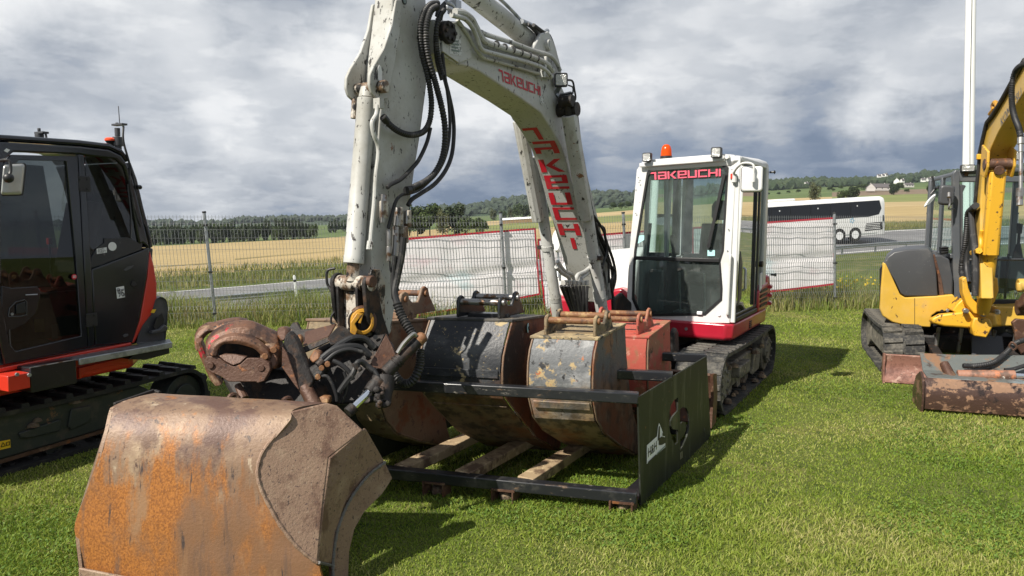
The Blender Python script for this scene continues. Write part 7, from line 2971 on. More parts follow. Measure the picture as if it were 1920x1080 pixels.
# rear side window and the panels under it
g = MB()
g.poly(LP([(159, 292), (216, 297), (232, 312), (243, 345), (250, 390), (258, 440), (262, 458), (196, 470), (170, 502)], x=-.02))
g.build('side_window', GLASS_D, lx, smooth=False)
q = MB()
q.prism(LP([(169, 500), (172, 482), (182, 466), (196, 456), (196, 447), (240, 445), (262, 456), (268, 455), (266, 468), (192, 496), (172, 503)], x=-.008), (-.02, 0, 0))
wp_ = q.build('window_panel', BLACK, lx, bevel=.004)
q = MB()
q.tube(LP([(245, 300), (246, 447)], x=-.015)[:0] or LP([(240, 345), (246, 400), (246, 447)], x=-.015), .006, 6)
q.build('window_seal', CHARC, lx)
q = MB()
q.prism(LP([(172, 505), (192, 498), (266, 470), (277, 464), (281, 466), (276, 520), (262, 600), (249, 642), (179, 648)], x=.0), (-.03, 0, 0))
sp_ = q.build('side_panel', NAVY, lx, bevel=.010, seg=3)
q = MB()
q.prism(LP([(232, 506), (240, 500), (252, 497), (246, 503), (236, 508)], x=.003), (-.006, 0, 0))
q.build('panel_recess', CHARC, sp_)
q = MB()
q.prism(LP([(245, 534), (248, 526), (252, 528), (256, 534), (250, 538)], x=.003), (.006, 0, 0))
q.build('panel_lock', INK, sp_, bevel=.002)
MB().prism(LP([(229, 629), (234, 626), (240, 626), (240, 630), (232, 633)], x=.002), (.005, 0, 0)).build('panel_catch', CHARC, sp_, bevel=.002)
# stickers
pl96 = LP([(217.5, 539), (232.5, 536), (234.5, 557), (219.5, 560)], x=.004)
s96 = MB().poly(pl96).build('noise_sticker', WHITE, sp_, smooth=False)
o_ = pl96[3].lerp(pl96[0], .10) + (pl96[2] - pl96[3]) * .12
text_mesh(s96, '96', o_, pl96[2] - pl96[3], pl96[0] - pl96[3], .095, INK, 'lettering', .003, font_w=.62)
text_mesh(s96, 'dB', o_ + (pl96[2] - pl96[3]) * .62, pl96[2] - pl96[3], pl96[0] - pl96[3], .035, INK, 'lettering', .003)
q = MB()
c_ = pl96[0].lerp(pl96[2], .25) + V3((.003, 0, 0))
q.tube([c_ + V3((0, .012 * math.cos(t), .014 * math.sin(t))) for t in [k * .7 for k in range(10)]], .002, 4)
a_ = pl96[0].lerp(pl96[1], .55).lerp(pl96[3].lerp(pl96[2], .55), .25) + V3((.003, 0, 0))
q.tube([a_, a_ + V3((0, .008, -.012)), a_ + V3((0, .024, -.010)), a_ + V3((0, .026, .004))], .0025, 4)
q.build('sticker_print', INK, s96)
at_ = LP([(181, 466.5), (200, 463.5), (200.5, 473.5), (181.5, 476.5)], x=-.004)
sa = MB().poly(at_).build('theft_sticker', WHITE, wp_, smooth=False)
for k, w_ in ((.52, 'ANTI'), (.08, 'THEFT')):
    text_mesh(sa, w_, at_[3].lerp(at_[0], k) + (at_[2] - at_[3]) * .10, at_[2] - at_[3], at_[0] - at_[3], .026, INK, 'lettering', .003, font_w=.95)
q = MB()
c_ = LX.px(202 + 8.5, 462, x=-.004)
q.tube([c_, c_ + V3((.003, 0, 0))], .036, 22)
so2 = q.build('oval_sticker', WHITE, wp_)
so2.scale = (1, 1, 1)
q = MB()
c_ = LX.px(139, 519, x=.008)
q.tube([c_, c_ + V3((.002, 0, 0))], .021, 18)
ro_ = q.build('red_round_sticker', RSTICK, door)
q = MB()
for dz in (-.006, .004):
    q.mm((c_.x + .004, c_.y - .012, c_.z + dz), (c_.x + .0045, c_.y + .012, c_.z + dz + .005))
q.build('sticker_print', WHITE, ro_)
yl = MB().poly(LP([(64, 598), (83, 597), (84, 622), (65, 623)], x=-.05)).build('yellow_notice', mat('olive_notice', (.35, .33, .02), .5), lx, smooth=False)
MB().poly(LP([(96, 609), (107, 607), (109, 634), (98, 637)], x=-.05)).build('blue_notice', mat('blue_grey_notice', (.20, .30, .31), .5), lx, smooth=False)
# interior behind the dark glass
q = MB()
q.loft([rounded([V3((-.72, .30, z)), V3((-.28, .30, z)), V3((-.28, .80, z)), V3((-.72, .80, z))], .08, 3) for z in (1.15, 1.3)])
ls = q.build('seat', SEATM, lx, bevel=.03)
q = MB()
q.loft([rounded([V3((-.70, .74 + .05 * k, 1.3 + .2 * k)), V3((-.30, .74 + .05 * k, 1.3 + .2 * k)), V3((-.30, .86 + .05 * k, 1.3 + .2 * k)), V3((-.70, .86 + .05 * k, 1.3 + .2 * k))], .05, 3) for k in (0, 1.5, 3, 3.6)])
q.loft([rounded([V3((-.62, .92, 2.04 + z)), V3((-.38, .92, 2.04 + z)), V3((-.38, 1.0, 2.04 + z)), V3((-.62, 1.0, 2.04 + z))], .04, 3) for z in (0, .2)])
q.build('backrest', SEATM, ls, bevel=.02)
q = MB()
q.mm((-.25, .1, .95), (-.12, .65, 1.30))
q.tube([(-.18, .15, 1.30), (-.18, .10, 1.55)], .02, 8)
q.build('console', INTG, lx, bevel=.02)
q = MB()
q.tube(LP([(89, 450), (94, 470), (96, 540)], x=-.35), .008, 6)
q.build('control_lever', STEELG, lx)
q = MB()
q.tube(LP([(92, 446), (93, 458)], x=-.35), .022, 8)
q.build('lever_knob', ORANGE, lx)
# orange rear cover and dark counterweight
q = MB()
oc = LP([(281, 470), (289, 500), (294, 530), (294, 560), (286, 588), (268, 612), (252, 643), (247, 644), (262, 600), (276, 520)], x=0)
q.loft([[V3((p.x, p.y, p.z)) for p in oc], [V3((p.x - .06, p.y + .03, p.z)) for p in oc], [V3((-1.1, p.y + .16, p.z)) for p in oc], [V3((-2.1, p.y, p.z)) for p in oc]])
oc_ = q.build('rear_cover', ORANGE, lx, bevel=.012, seg=3, angle=50)
q = MB()
for k in range(4):
    a, b = LP([(282 + k * 2.6, 494 + k * 13), (288 + k * 2.2, 500 + k * 13)], x=.003)
    q.mm((.0, a.y, a.z - .03), (.006, b.y + .02, b.z + .0))
q.build('vent_slots', INK, oc_)
q = MB()
cwl = LP([(294, 561), (304, 556), (313, 562), (316, 578), (314, 610), (311, 642), (258, 646), (262, 628), (270, 610), (286, 590)], x=.02)
q.loft([[V3((p.x - .03, p.y, p.z)) for p in cwl], [V3((p.x, p.y, p.z)) for p in cwl], [V3((p.x - .10, p.y + .04, p.z)) for p in cwl], [V3((-1.1, p.y + .25, p.z)) for p in cwl], [V3((-2.1, p.y + .02, p.z)) for p in cwl]])
cwo_ = q.build('counterweight', CHARC, lx, bevel=.02, seg=3, angle=50)
q = MB()
q.prism(LP([(288, 612), (294, 596), (304, 588), (308, 600), (304, 616), (292, 622)], x=.024), (-.01, 0, 0))
q.build('grille', INK, cwo_)
q = MB()
q.prism(LP([(285, 627), (286, 620), (300, 617), (309, 608), (316, 613), (315, 620), (304, 624)], x=.05), (-.05, 0, 0))
q.build('bumper_lip', CHARC, cwo_, bevel=.01)
sy = LP([(282, 586), (286, 580), (293, 580), (289, 587)], x=.03)
ss = MB().poly(sy).build('yellow_sticker', YSTICK, cwo_, smooth=False)
# step, tool box, bracket
s0, s1 = LX.px(148, 675, x=.16), LX.px(318.5, 641, x=.16)
i0, i1 = LX.px(104, 670, x=.0), LX.px(249, 641, x=.0)
zt_ = .80
q = MB()
P0, P1, P2, P3 = V3((.18, .42, zt_)), V3((.18, 1.24, zt_)), V3((.0, 1.36, zt_)), V3((.0, .30, zt_))
q.prism([P0, P1, P2, P3], (0, 0, -.008))
stp = q.build('step', TREAD, lx)
q = MB()
q.prism([P0 + V3((.012, -.01, .006)), P1 + V3((.012, 0, .006)), P1 + V3((-.01, 0, .006)), P0 + V3((-.01, -.01, .006))], (0, 0, -.052))
q.build('step_edge', STEELG, stp, bevel=.006)
q = MB()
q.prism([(.15, .95, .785), (.15, 1.24, .785), (.15, 1.24, .70), (.15, 1.0, .685), (.15, .85, .72)], (-.14, 0, 0))
q.build('step_support', INK, stp, bevel=.004)
bx = MB()
bx.mm((-.05, .06, .612), (.165, .40, .80))
tb_ = bx.build('tool_box', BLACK, lx, bevel=.006)
q = MB()
q.tube([(.166, .062, .8), (.166, .398, .8)], .004, 6)
q.build('box_edge', STEELW, tb_)
q = MB()
q.mm((.0, -.10, .655), (.176, .05, .77))
bq = q.build('box_bracket', ORANGE, lx, bevel=.006)
q = MB()
for px, py in ((31, 702), (54, 703)):
    c = LX.px(px, py, x=.177)
    q.tube([c, c + V3((.012, 0, 0))], .014, 6)
q.build('bracket_bolt', STEELG, bq)
q = MB()
q.mm((-.15, -.75, .60), (.04, -.08, .79))
q.build('front_frame', ORANGE, lx, bevel=.03, seg=3)
# mirror
mc = [LX.px(a, b, x=.28) for a, b in ((7, 309), (47, 307), (41, 365), (2, 366))]
cc = sum(mc, V3()) / 4
nn = V3((.75, -.6, 0)).normalized()
sh = rounded(mc, .02, 3)
q = MB()
q.loft([[cc + (p - cc) * .85 + nn * .03 for p in sh], [p + nn * .015 for p in sh], [p - nn * .012 for p in sh]])
m_ = q.build('mirror', MIRROR, lx, bevel=.006)
q = MB()
q.loft([[cc + (p - cc) * 1.06 - nn * .012 for p in sh], [cc + (p - cc) * 1.06 - nn * .035 for p in sh]])
q.build('mirror_rim', BLACKP, m_)
q = MB()
c = LX.px(17, 334, x=.32)
q.dome(c + nn * .02, .034, .03, 12, 4, axis=nn)
q.hose([c + nn * .03, LX.px(20, 320, x=.34), LX.px(18, 303, x=.33), LX.px(8, 300, x=.3), LX.px(-12, 303, x=.2)], .010, 8)
q.build('mirror_arm', BLACKP, m_)
# things on the roof
for px, py, x, s in ((75, 272, -.25, .9), (222, 281, -.12, 1.15)):
    c = LX.px(px, py, x=x)
    q = MB()
    h = .028 * s
    q.tube([c, c + V3((0, 0, h))], .024 * s, 12)
    q.tube([c + V3((0, 0, h)), c + V3((0, 0, h + .02)), c + V3((0, 0, h + .065 * s))], [.034 * s, .036 * s, .036 * s], 14)
    if s > 1:
        q.tube([c + V3((0, 0, h + .07 * s)), c + V3((0, 0, h + .15))], .022, 12)
        h += .09
    q.box(c + V3((.03, 0, h + .075 * s)), (.12 * s, .05, .016))
    q.tube([c + V3((0, 0, h + .08)), c + V3((0, 0, h + .105))], .012, 8)
    if s > 1:
        q.tube([c + V3((.035, 0, h + .08)), c + V3((.03, 0, h + .24))], .004, 6)
    an = q.build('antenna', CHARC, lx, bevel=.002)
    q = MB()
    if s < 1:
        q.hose([c + V3((.08, 0, h + .07)), c + V3((.09, 0, h)), c + V3((.085, 0, -.01))], .008, 6)
    else:
        q.hose([c + V3((.08, 0, h + .07))] + [LX.px(*p, x=-.02) for p in ((231, 262), (238, 290), (246, 318), (254, 355), (262, 400), (274, 428), (281, 455), (279, 472))], .009, 8)
        q.hose([LX.px(*p, x=-.0) for p in ((244, 315), (243, 345), (250, 380), (258, 410), (264, 425))], .009, 8)
    q.build('antenna_cable', HOSE, an)
c = LX.px(208, 281, x=-.15)
q = MB()
q.tube([c, c + V3((0, 0, .02)), c + V3((0, 0, .025)), c + V3((0, 0, .045)), c + V3((0, 0, .05))], [.022, .022, .026, .024, .022], 14)
q.tube([c + V3((0, 0, .05)), c + V3((0, 0, .075))], [.026, .042], 16)
bcn = q.build('beacon_base', BLACKP, lx)
q = MB()
q.tube([c + V3((0, 0, .075)), c + V3((0, 0, .09)), c + V3((0, 0, .10)), c + V3((0, 0, .104))], [.044, .044, .032, .008], 18)
q.build('beacon_lens', mat('orange_lens', (.80, .08, .02), .3), bcn)
q = MB()
for pts in ([(-10, 280), (5, 270), (20, 265), (34, 266)], [(-10, 272), (8, 266), (24, 266), (36, 270)], [(-6, 290), (4, 276), (14, 270)]):
    q.hose(LP(pts, x=-.2), .014, 8)
q.build('roof_hose', HOSE, lx)
ro2 = MB().poly(LP([(7, 283), (12, 278), (19, 281), (14, 286)], x=.004)).build('roof_sticker', WHITE, rfo, smooth=False)
q = MB()
q.tube([LX.px(257, 350, x=0), LX.px(263, 351, x=0)], .016, 8)
q.dome(LX.px(262, 351, x=0), .02, .02, 8, 3, axis=(0, 1, 0))
q.build('rear_knob', BLACKP, lx)
q = MB()
q.mm((-2.12, -.3, .80), (-1.06, 1.25, 1.55))
q.build('engine_hood', NAVY, lx, bevel=.06, seg=3)
# ================================================================== YELLOW EXCAVATOR ON THE RIGHT
KX = Frame(4.485, 8.48, -19.5)
kx = empty('excavator', tuple(KX.o), KX.yaw, 'yellow excavator with charcoal hood and grey cab, its rusty blade on the lawn', 'excavator')


def KP(pts, **k):
    return KX.line(pts, **k)


for x0, x1 in ((.44, 0.0), (1.56, 2.0)):
    build_track(kx, x0, x1, .80, .28, RUBBER, y0=1.02, nl=34)
    undercarriage_root = empty('track_undercarriage', (0, 1.02, 0))
    undercarriage_root.parent = kx
    f_ = MB()
    xa, xb = (x0 + (x1 - x0) * .25, x0 + (x1 - x0) * .85)
    f_.mm((min(xa, xb), -.55, .16), (max(xa, xb), .55, .42))
    fo_ = f_.build('track_frame', TRACKF, undercarriage_root, bevel=.03)
    for y in (-.8, .8):
        q = MB()
        q.tube([(xa, y, .28), (xb, y, .28)], .23, 24)
        q.build('idler', RUSTM if y < 0 else TRACKF, undercarriage_root, bevel=.01)
MB().mm((.44, .45, .22), (1.56, 1.6, .46)).build('chassis', STEELD, kx, bevel=.05)
MB().tube([(1.0, 1.0, .44), (1.0, 1.0, .62)], .5, 26).build('swing_ring', STEELD, kx)
for x in (.62, .86, 1.2, 1.42):
    q = MB()
    q.tube([(x, .35, .20), (x + .02, .30, .56)], .022, 8)
    q.build('hydraulic_pipe', STEELW, kx)
q = MB()
q.prism([(.98, .18, .14), (1.34, .18, .14), (1.30, .30, .50), (.98, .30, .50)], (0, .03, 0))
q.build('belly_plate', CHARC, kx, bevel=.01)
q = MB()
q.bar((.55, -.40, .22), (.62, .8, .32), .10, .12)
q.bar((1.40, -.40, .22), (1.34, .8, .32), .10, .12)
q.build('blade_arm', STEELD, kx, bevel=.01)
BLADEM = mat('worn_red_blade', (.26, .125, .095), .5, metal=.1, layers=[((.14, .06, .045), 5, .45, .65), ((.40, .25, .20), 9, .56, .72, (1, 1, 1)), ((.10, .05, .04), 40, .62, .70)], bump=.2, bscale=40)
q = MB()
pr = [(-.515, .01), (-.505, .06), (-.455, .14), (-.44, .22), (-.47, .325)]
q.sheet([(-.055, y, z) for y, z in pr], [(2.06, y, z) for y, z in pr], .025)
bo2 = q.build('dozer_blade', BLADEM, kx, bevel=.004)
for x in (-.06, 2.06):
    q = MB()
    q.prism([(x, -.52, .0), (x, -.40, .02), (x, -.38, .25), (x, -.42, .335), (x, -.49, .335), (x, -.47, .2)], (.02, 0, 0))
    q.build('blade_cheek', BLADEM, bo2)
# body
yb = .35
bo_px = [(1655, 492), (1651, 540), (1649, 578), (1655, 593), (1672, 604), (1700, 611), (1745, 614), (1747, 592), (1757, 585), (1791, 583), (1794, 575), (1793, 560), (1787, 552), (1757, 555), (1697, 558), (1687, 552), (1676, 528), (1660, 494)]
P_ = KP(bo_px, y=yb)
q = MB()
q.loft([[V3((p.x * .985 + .01, p.y, p.z)) for p in P_], [V3((p.x, p.y + .03, p.z)) for p in P_], [V3((p.x + .17, p.y + .9, p.z)) for p in P_], [V3((p.x + .34, p.y + 1.25, p.z)) for p in P_]])
kb = q.build('body_side', YELLOW, kx, bevel=.02, seg=3)
q = MB()
q.tube(KP([(1715, 559), (1715, 611)], y=yb - .002), .003, 4)
q.build('panel_joint', INK, kb)
q = MB()
a, b = KP([(1752, 579), (1782, 577)], y=yb - .004)
q.prism(rounded(KP([(1752, 578), (1783, 578), (1783, 588), (1752, 588)], y=yb - .012), .01, 2), (0, .008, 0)) if False else None
for p, r, m_ in (((1766, 583), .018, INK), ((1776.5, 582), .020, STEELG)):
    c = KX.px(*p, y=yb - .0)
    qq = MB()
    qq.tube([c, c + V3((0, -.008, 0))], r, 14)
    qq.build('cap' if m_ is STEELG else 'key_hole', m_, kb, bevel=.002)
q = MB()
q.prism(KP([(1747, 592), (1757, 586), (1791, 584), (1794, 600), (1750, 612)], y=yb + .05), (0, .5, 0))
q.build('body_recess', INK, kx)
# charcoal hood
ho = KP([(1657, 494), (1662, 482), (1675, 472), (1700, 467), (1742, 466), (1750, 474), (1757, 510), (1760, 557), (1697, 557), (1688, 551), (1677, 527)], y=yb + .01)
cc = sum(ho, V3()) / len(ho)
q = MB()
q.loft([[cc + (p - cc) * .90 + V3((0, -.005, 0)) for p in ho], [cc + (p - cc) * .97 + V3((0, .0, 0)) for p in ho], [p + V3((0, .05, 0)) for p in ho], [p + V3((.09, .55, .02)) for p in ho], [cc + (p - cc) * .9 + V3((.2, 1.0, -.05)) for p in ho]])
q.build('engine_hood', CHARC, kx, angle=60, bevel=.012, seg=3)
q = MB()
q.prism(KP([(1649, 505), (1655, 497), (1654, 570), (1649, 572)], y=yb + .02), (.06, .4, 0))
q.build('rear_lamp_cluster', INK, kb)
q = MB()
q.prism(KP([(1748, 478), (1765, 478), (1780, 486), (1787, 520), (1787, 553), (1772, 553), (1760, 548), (1757, 510)], y=yb + .06), (0, .5, 0))
pc_ = q.build('cab_step_cover', CHARC, kx, bevel=.02, seg=3)
q = MB()
q.prism(KP([(1747, 478), (1753, 477), (1766, 525), (1771, 556), (1762, 556), (1758, 515)], y=yb + .04), (0, .3, 0))
q.build('rusty_trim', RUSTM, pc_, bevel=.004)
q = MB()
q.prism(KP([(1764, 463), (1778, 462), (1779, 476), (1765, 478)], y=yb + .10), (0, .1, 0))
for k in range(3):
    q.bar(KX.px(1764, 465 + k * 4, y=yb + .095), KX.px(1779, 464 + k * 4, y=yb + .095), .02, .008)
q.build('air_vent', INK, pc_, bevel=.004)
# cab
yc = .48


def kbar(name, pts, y, w, m=GREYC, parent=kx, d=.07, bevel=.012):
    q = MB()
    q.prism(KP(pts, y=y), (0, d, 0))
    return q.build(name, m, parent, bevel=bevel, seg=3)


kbar('front_post', [(1787, 345), (1786, 325), (1792, 318), (1799, 320), (1800, 340), (1801, 560), (1801, 600), (1789, 600), (1787, 500)], yc, 0, d=.10)
kbar('roof_header', [(1797, 319), (1812, 330), (1960, 330), (1960, 342), (1800, 341)], yc, 0)
kbar('lower_front', [(1800, 562), (1800, 600), (1960, 600), (1960, 562)], yc, 0, m=INK)
kbar('front_bar', [(1800, 485), (1960, 485), (1960, 489), (1800, 489)], yc - .01, 0, m=CHARC, d=.04)
kbar('inner_post', [(1800, 345), (1812, 348), (1806, 360), (1806, 480), (1812, 490), (1812, 562), (1800, 562)], yc + .03, 0, m=CHARC, d=.04)
g = MB()
g.poly(KP([(1800, 341), (1960, 341), (1960, 600), (1800, 600)], y=yc + .04))
g.build('windscreen', GLASS_S, kx, smooth=False)
zr_ = KX.px(1792, 319, y=yc).z
xl_ = KX.px(1790, 400, y=yc).x
q = MB()
q.prism([(xl_ - .01, yc + .02, zr_ - .02), (xl_ + .02, yc, zr_ + .01), (xl_ + 1.0, yc, zr_ + .02), (xl_ + 1.0, yc + 1.45, zr_ + .02), (xl_ + .02, yc + 1.45, zr_ - .0), (xl_ - .01, yc + 1.43, zr_ - .03)], (0, 0, -.05))
q.build('cab_roof', GREYC, kx, bevel=.03, seg=3)
for p0, p1, w0, w1 in (((0, 1.38, .9), (0, 1.38, None), .07, .09), ((0, .70, .95), (0, .70, None), .05, .06), ((0, .02, 1.42), (0, 1.4, 1.42), .05, .06), ((1.0, 1.38, .9), (1.0, 1.38, None), .07, .09), ((1.0, .05, .9), (1.0, .05, None), .07, .09)):
    q = MB()
    q.bar((xl_ + p0[0], yc + p0[1], p0[2]), (xl_ + p1[0], yc + p1[1], p1[2] or zr_ - .05), w0, w1)
    q.build('cab_post', GREYC, kx, bevel=.012)
q = MB()
q.mm((xl_ - .02, yc + .08, .86), (xl_ + .01, yc + 1.42, 1.40))
q.mm((xl_, yc + 1.36, .86), (xl_ + 1.0, yc + 1.40, 1.35))
q.build('cab_wall', GREYC, kx, bevel=.01)
g = MB()
g.poly([(xl_, yc + .06, 1.44), (xl_, yc + 1.36, 1.44), (xl_, yc + 1.36, zr_ - .06), (xl_, yc + .06, zr_ - .06)])
g.build('side_window', GLASS_S, kx, smooth=False)
g = MB()
g.poly([(xl_ + .05, yc + 1.38, 1.37), (xl_ + .95, yc + 1.38, 1.37), (xl_ + .95, yc + 1.38, zr_ - .06), (xl_ + .05, yc + 1.38, zr_ - .06)])
g.build('rear_window', GLASS_S, kx, smooth=False)
q = MB()
q.loft([rounded([V3((xl_ + .35, yc + .6, z)), V3((xl_ + .78, yc + .6, z)), V3((xl_ + .78, yc + 1.0, z)), V3((xl_ + .35, yc + 1.0, z))], .06, 3) for z in (1.15, 1.28)])
ks = q.build('seat', SEATM, kx, bevel=.03)
q = MB()
q.loft([rounded([V3((xl_ + .36, yc + .95, z)), V3((xl_ + .76, yc + .95, z)), V3((xl_ + .76, yc + 1.06, z)), V3((xl_ + .36, yc + 1.06, z))], .05, 3) for z in (1.28, 1.9, 1.96)])
q.build('backrest', SEATM, ks, bevel=.02)
q = MB()
jx = KX.px(1910, 450, y=yc + .35)
q.tube([V3((jx.x, jx.y, jx.z - .12)), V3((jx.x, jx.y, jx.z + .10))], [.02, .016], 8)
q.tube([V3((jx.x, jx.y, jx.z + .08)), V3((jx.x, jx.y, jx.z + .20))], [.028, .034], 10)
q.tube([V3((jx.x, jx.y, jx.z - .22)), V3((jx.x, jx.y, jx.z - .05))], [.06, .025], 10)
q.build('joystick', SEATM, kx)
q = MB()
q.mm((jx.x - .12, jx.y - .08, 1.0), (jx.x + .12, jx.y + .4, jx.z - .22))
q.build('console', INTG, kx, bevel=.03)
q = MB()
for x in (-.10, .02):
    q.tube([(xl_ + .62 + x, yc + .22, .9), (xl_ + .62 + x, yc + .20, 1.45)], .014, 8)
q.build('travel_lever', STEELD, kx)
for (px, py, w_, h_) in ((1814, 315.5, .15, .085), (1902, 292, .17, .11)):
    c = KX.px(px, py, y=yc - .03)
    q = MB()
    q.loft([rounded([c + V3((-w_ / 2 * k, d, -h_ / 2 * k)), c + V3((w_ / 2 * k, d, -h_ / 2 * k)), c + V3((w_ / 2 * k, d, h_ / 2 * k)), c + V3((-w_ / 2 * k, d, h_ / 2 * k))], .016, 3) for d, k in ((-.03, 1), (.03, 1), (.06, .7))])
    lm_ = q.build('work_lamp', BLACKP, kx, bevel=.003)
    q = MB()
    q.prism(rounded([c + V3((-w_ / 2 * .86, -.034, -h_ / 2 * .8)), c + V3((w_ / 2 * .86, -.034, -h_ / 2 * .8)), c + V3((w_ / 2 * .86, -.034, h_ / 2 * .8)), c + V3((-w_ / 2 * .86, -.034, h_ / 2 * .8))], .012, 2), (0, .005, 0))
    q.build('lens', LENS, lm_)
    MB().bar(c + V3((0, .02, -h_ * .4)), c + V3((0, .05, -h_ * 1.1)), .04, .03).build('lamp_bracket', RUSTM, lm_)
mc = KX.px(1774.5, 366, y=yc - .12)
sh = rounded([mc + V3((a * .085, 0, b * .125)) for a, b in ((-1, -.9), (.85, -1), (1, .9), (-.9, 1))], .04, 4)
q = MB()
q.loft([[mc + (p - mc) * .85 + V3((0, -.04, 0)) for p in sh], [p + V3((0, -.02, 0)) for p in sh], [p + V3((0, .02, 0)) for p in sh]])
mi = q.build('mirror', CHARC, kx, bevel=.008)
q = MB()
q.hose([KX.px(1779, 364, y=yc - .18), KX.px(1781, 380, y=yc - .18), KX.px(1779, 391, y=yc - .16), KX.px(1788, 392, y=yc)], .012, 8)
q.tube([KX.px(1779, 362, y=yc - .16), KX.px(1779, 370, y=yc - .20)], .02, 8)
q.build('mirror_arm', STEELW, mi)
mc = KX.px(1744, 376, y=yc + .6)
sh = [mc + V3((.045 * math.cos(t) + .05 * math.sin(t), .02 * math.cos(t), .02 * math.cos(t) + .085 * math.sin(t))) for t in [k * math.pi / 9 for k in range(18)]]
q = MB()
q.loft([[mc + (p - mc) * .7 + V3((0, -.05, 0)) for p in sh], sh, [p + V3((0, .02, 0)) for p in sh]])
mi2 = q.build('mirror', WHITE, kx)
q = MB()
q.hose([mc + V3((.0, 0, .08)), mc + V3((.06, 0, .16)), KX.px(1760, 352, y=yc + .5)], .014, 8)
q.tube([KX.px(1752, 350, y=yc + .5), KX.px(1748, 330, y=yc + .5)], .012, 6)
q.build('mirror_arm', BLACKP, mi2)
# swing bracket and boom foot
SBM = YELLOW_CHIP
q = MB()
q.loft([KP(p, y=y_) for p, y_ in ((( (1746, 598), (1760, 590), (1815, 583), (1866, 590), (1868, 612), (1826, 616), (1770, 612), (1748, 606)), -.10), (((1740, 598), (1760, 588), (1815, 582), (1880, 588), (1882, 612), (1830, 616), (1770, 612), (1744, 606)), .30))])
sb = q.build('swing_bracket', SBM, kx, bevel=.025, seg=3)
q = MB()
q.prism(KP([(1786, 583), (1795, 570), (1806, 560), (1818, 578), (1815, 586), (1795, 588)], y=.0), (0, .3, 0))
q.build('bracket_rib', SBM, sb, bevel=.012)
for pts in ([(1804, 523), (1812, 519), (1816, 540), (1824, 560), (1836, 572), (1838, 590), (1826, 588), (1812, 570), (1805, 548)],
            [(1861, 520), (1871, 521), (1873, 545), (1866, 565), (1856, 578), (1848, 592), (1842, 585), (1848, 565), (1858, 550), (1862, 538)]):
    q = MB()
    q.prism(KP(pts, y=-.16), (0, .16, 0))
    q.build('boom_cheek', SBM, sb, bevel=.012, seg=3)
q = MB()
q.prism(KP([(1826, 596), (1856, 598), (1862, 612), (1850, 634), (1826, 630), (1822, 612)], y=-.18), (0, .2, 0))
q.build('swing_post', SBM, sb, bevel=.015)
q = MB()
for p, r in (((1811, 583), .030), ((1843, 588), .036), ((1870, 585), .028)):
    c = KX.px(*p, y=-.18)
    q.tube([c + V3((0, .05, 0)), c + V3((0, -.02, 0))], r, 14)
q.build('bracket_pin', STEELW, sb, bevel=.003)
q = MB()
q.prism(KP([(1866, 575), (1895, 575), (1960, 572), (1960, 612), (1870, 612)], y=.2), (0, .6, 0))
q.build('body_front', YELLOW, kx, bevel=.02)
# boom
bt = [(1830, 560), (1827, 470), (1829, 378), (1833, 320), (1835, 294), (1841, 262), (1850, 230), (1862, 212), (1878, 184), (1900, 143), (1921, 108), (1950, 60)]
bb = [(1840, 560), (1837, 470), (1838, 378), (1842, 330), (1850, 296), (1862, 268), (1872, 247), (1880, 234), (1894, 214), (1914, 182), (1936, 146), (1966, 100)]
XB0, XB1 = .86, 1.10
T_, B_ = KP(bt, x=XB0), KP(bb, x=XB0)
q = MB()
WB = [.12, .12, .14, .17, .20, .23] + [XB1 - XB0] * 6
q.loft([[a, b, b + V3((w, 0, 0)), a + V3((w, 0, 0))] for a, b, w in zip(T_, B_, WB)])
kbm = q.build('boom', YELLOW, kx, bevel=.014, seg=3, angle=25)
c0, c1, c2, c3 = KP([(1877, 238), (1912, 186), (1908, 172), (1874, 224)], x=XB0 - .004)
o_ = c0
text_mesh(kbm, 'KOMATSU', o_, c1 - c0, c3 - c0, .135, mat('grey_blue_print', (.055, .07, .10), .5), 'lettering', .004, font_w=1.0)
# cylinder with its chipped guard
xg = .98
ga, gb = KX.px(1870, 322, y=-.55), KX.px(1856, 478, y=-.42)
d = (gb - ga).normalized()
n_ = V3((0, d.z, -d.y))
if n_.y > 0:
    n_ = -n_
w_ = .078
q = MB()
q.loft([[p + V3((-w_, 0, 0)) - n_ * .05, p + V3((-w_, 0, 0)) + n_ * .03, p + V3((-w_ * .7, 0, 0)) + n_ * .05, p + V3((w_ * .7, 0, 0)) + n_ * .05, p + V3((w_, 0, 0)) + n_ * .03, p + V3((w_, 0, 0)) - n_ * .05] for p in (ga, gb)])
kg = q.build('rod_guard', YELLOW_CHIP, kx, bevel=.008)
ca, cb = KX.px(1857, 465, y=-.36), KX.px(1843, 588, y=-.20)
q = MB()
q.tube([ca, ca.lerp(cb, .02), ca.lerp(cb, .9), cb], [.074, .074, .070, .06], 20)
kc = q.build('boom_cylinder', YELLOW_CHIP, kx)
q = MB()
q.tube([ga - d * .02 + n_ * .05, ga - d * .02 + n_ * .075], .05, 14)
q.tube([ga - d * .08 + V3((-.13, 0, 0)), ga - d * .08 + V3((.13, 0, 0))], .06, 16)
q.build('cylinder_pin', RUSTM, kg, bevel=.004)
q = MB()
for s_ in (-1, 1):
    q.prism([ga + V3((s_ * .12, 0, 0)) + n_ * a + d * b for a, b in ((-.2, -.28), (.06, -.22), (.08, -.06), (.02, .06), (-.15, .05))], (.025, 0, 0))
q.build('boom_lug', YELLOW_CHIP, kbm, bevel=.008)
q = MB()
q.hose(KP([(1841, 432), (1839, 445), (1839, 462), (1836, 472), (1828, 476)], x=XB0 - .02), .022, 8)
q.tube(KP([(1824, 474), (1836, 470)], x=XB0 - .04), .035, 6)
q.build('boom_pipe', YELLOW_CHIP, kbm)
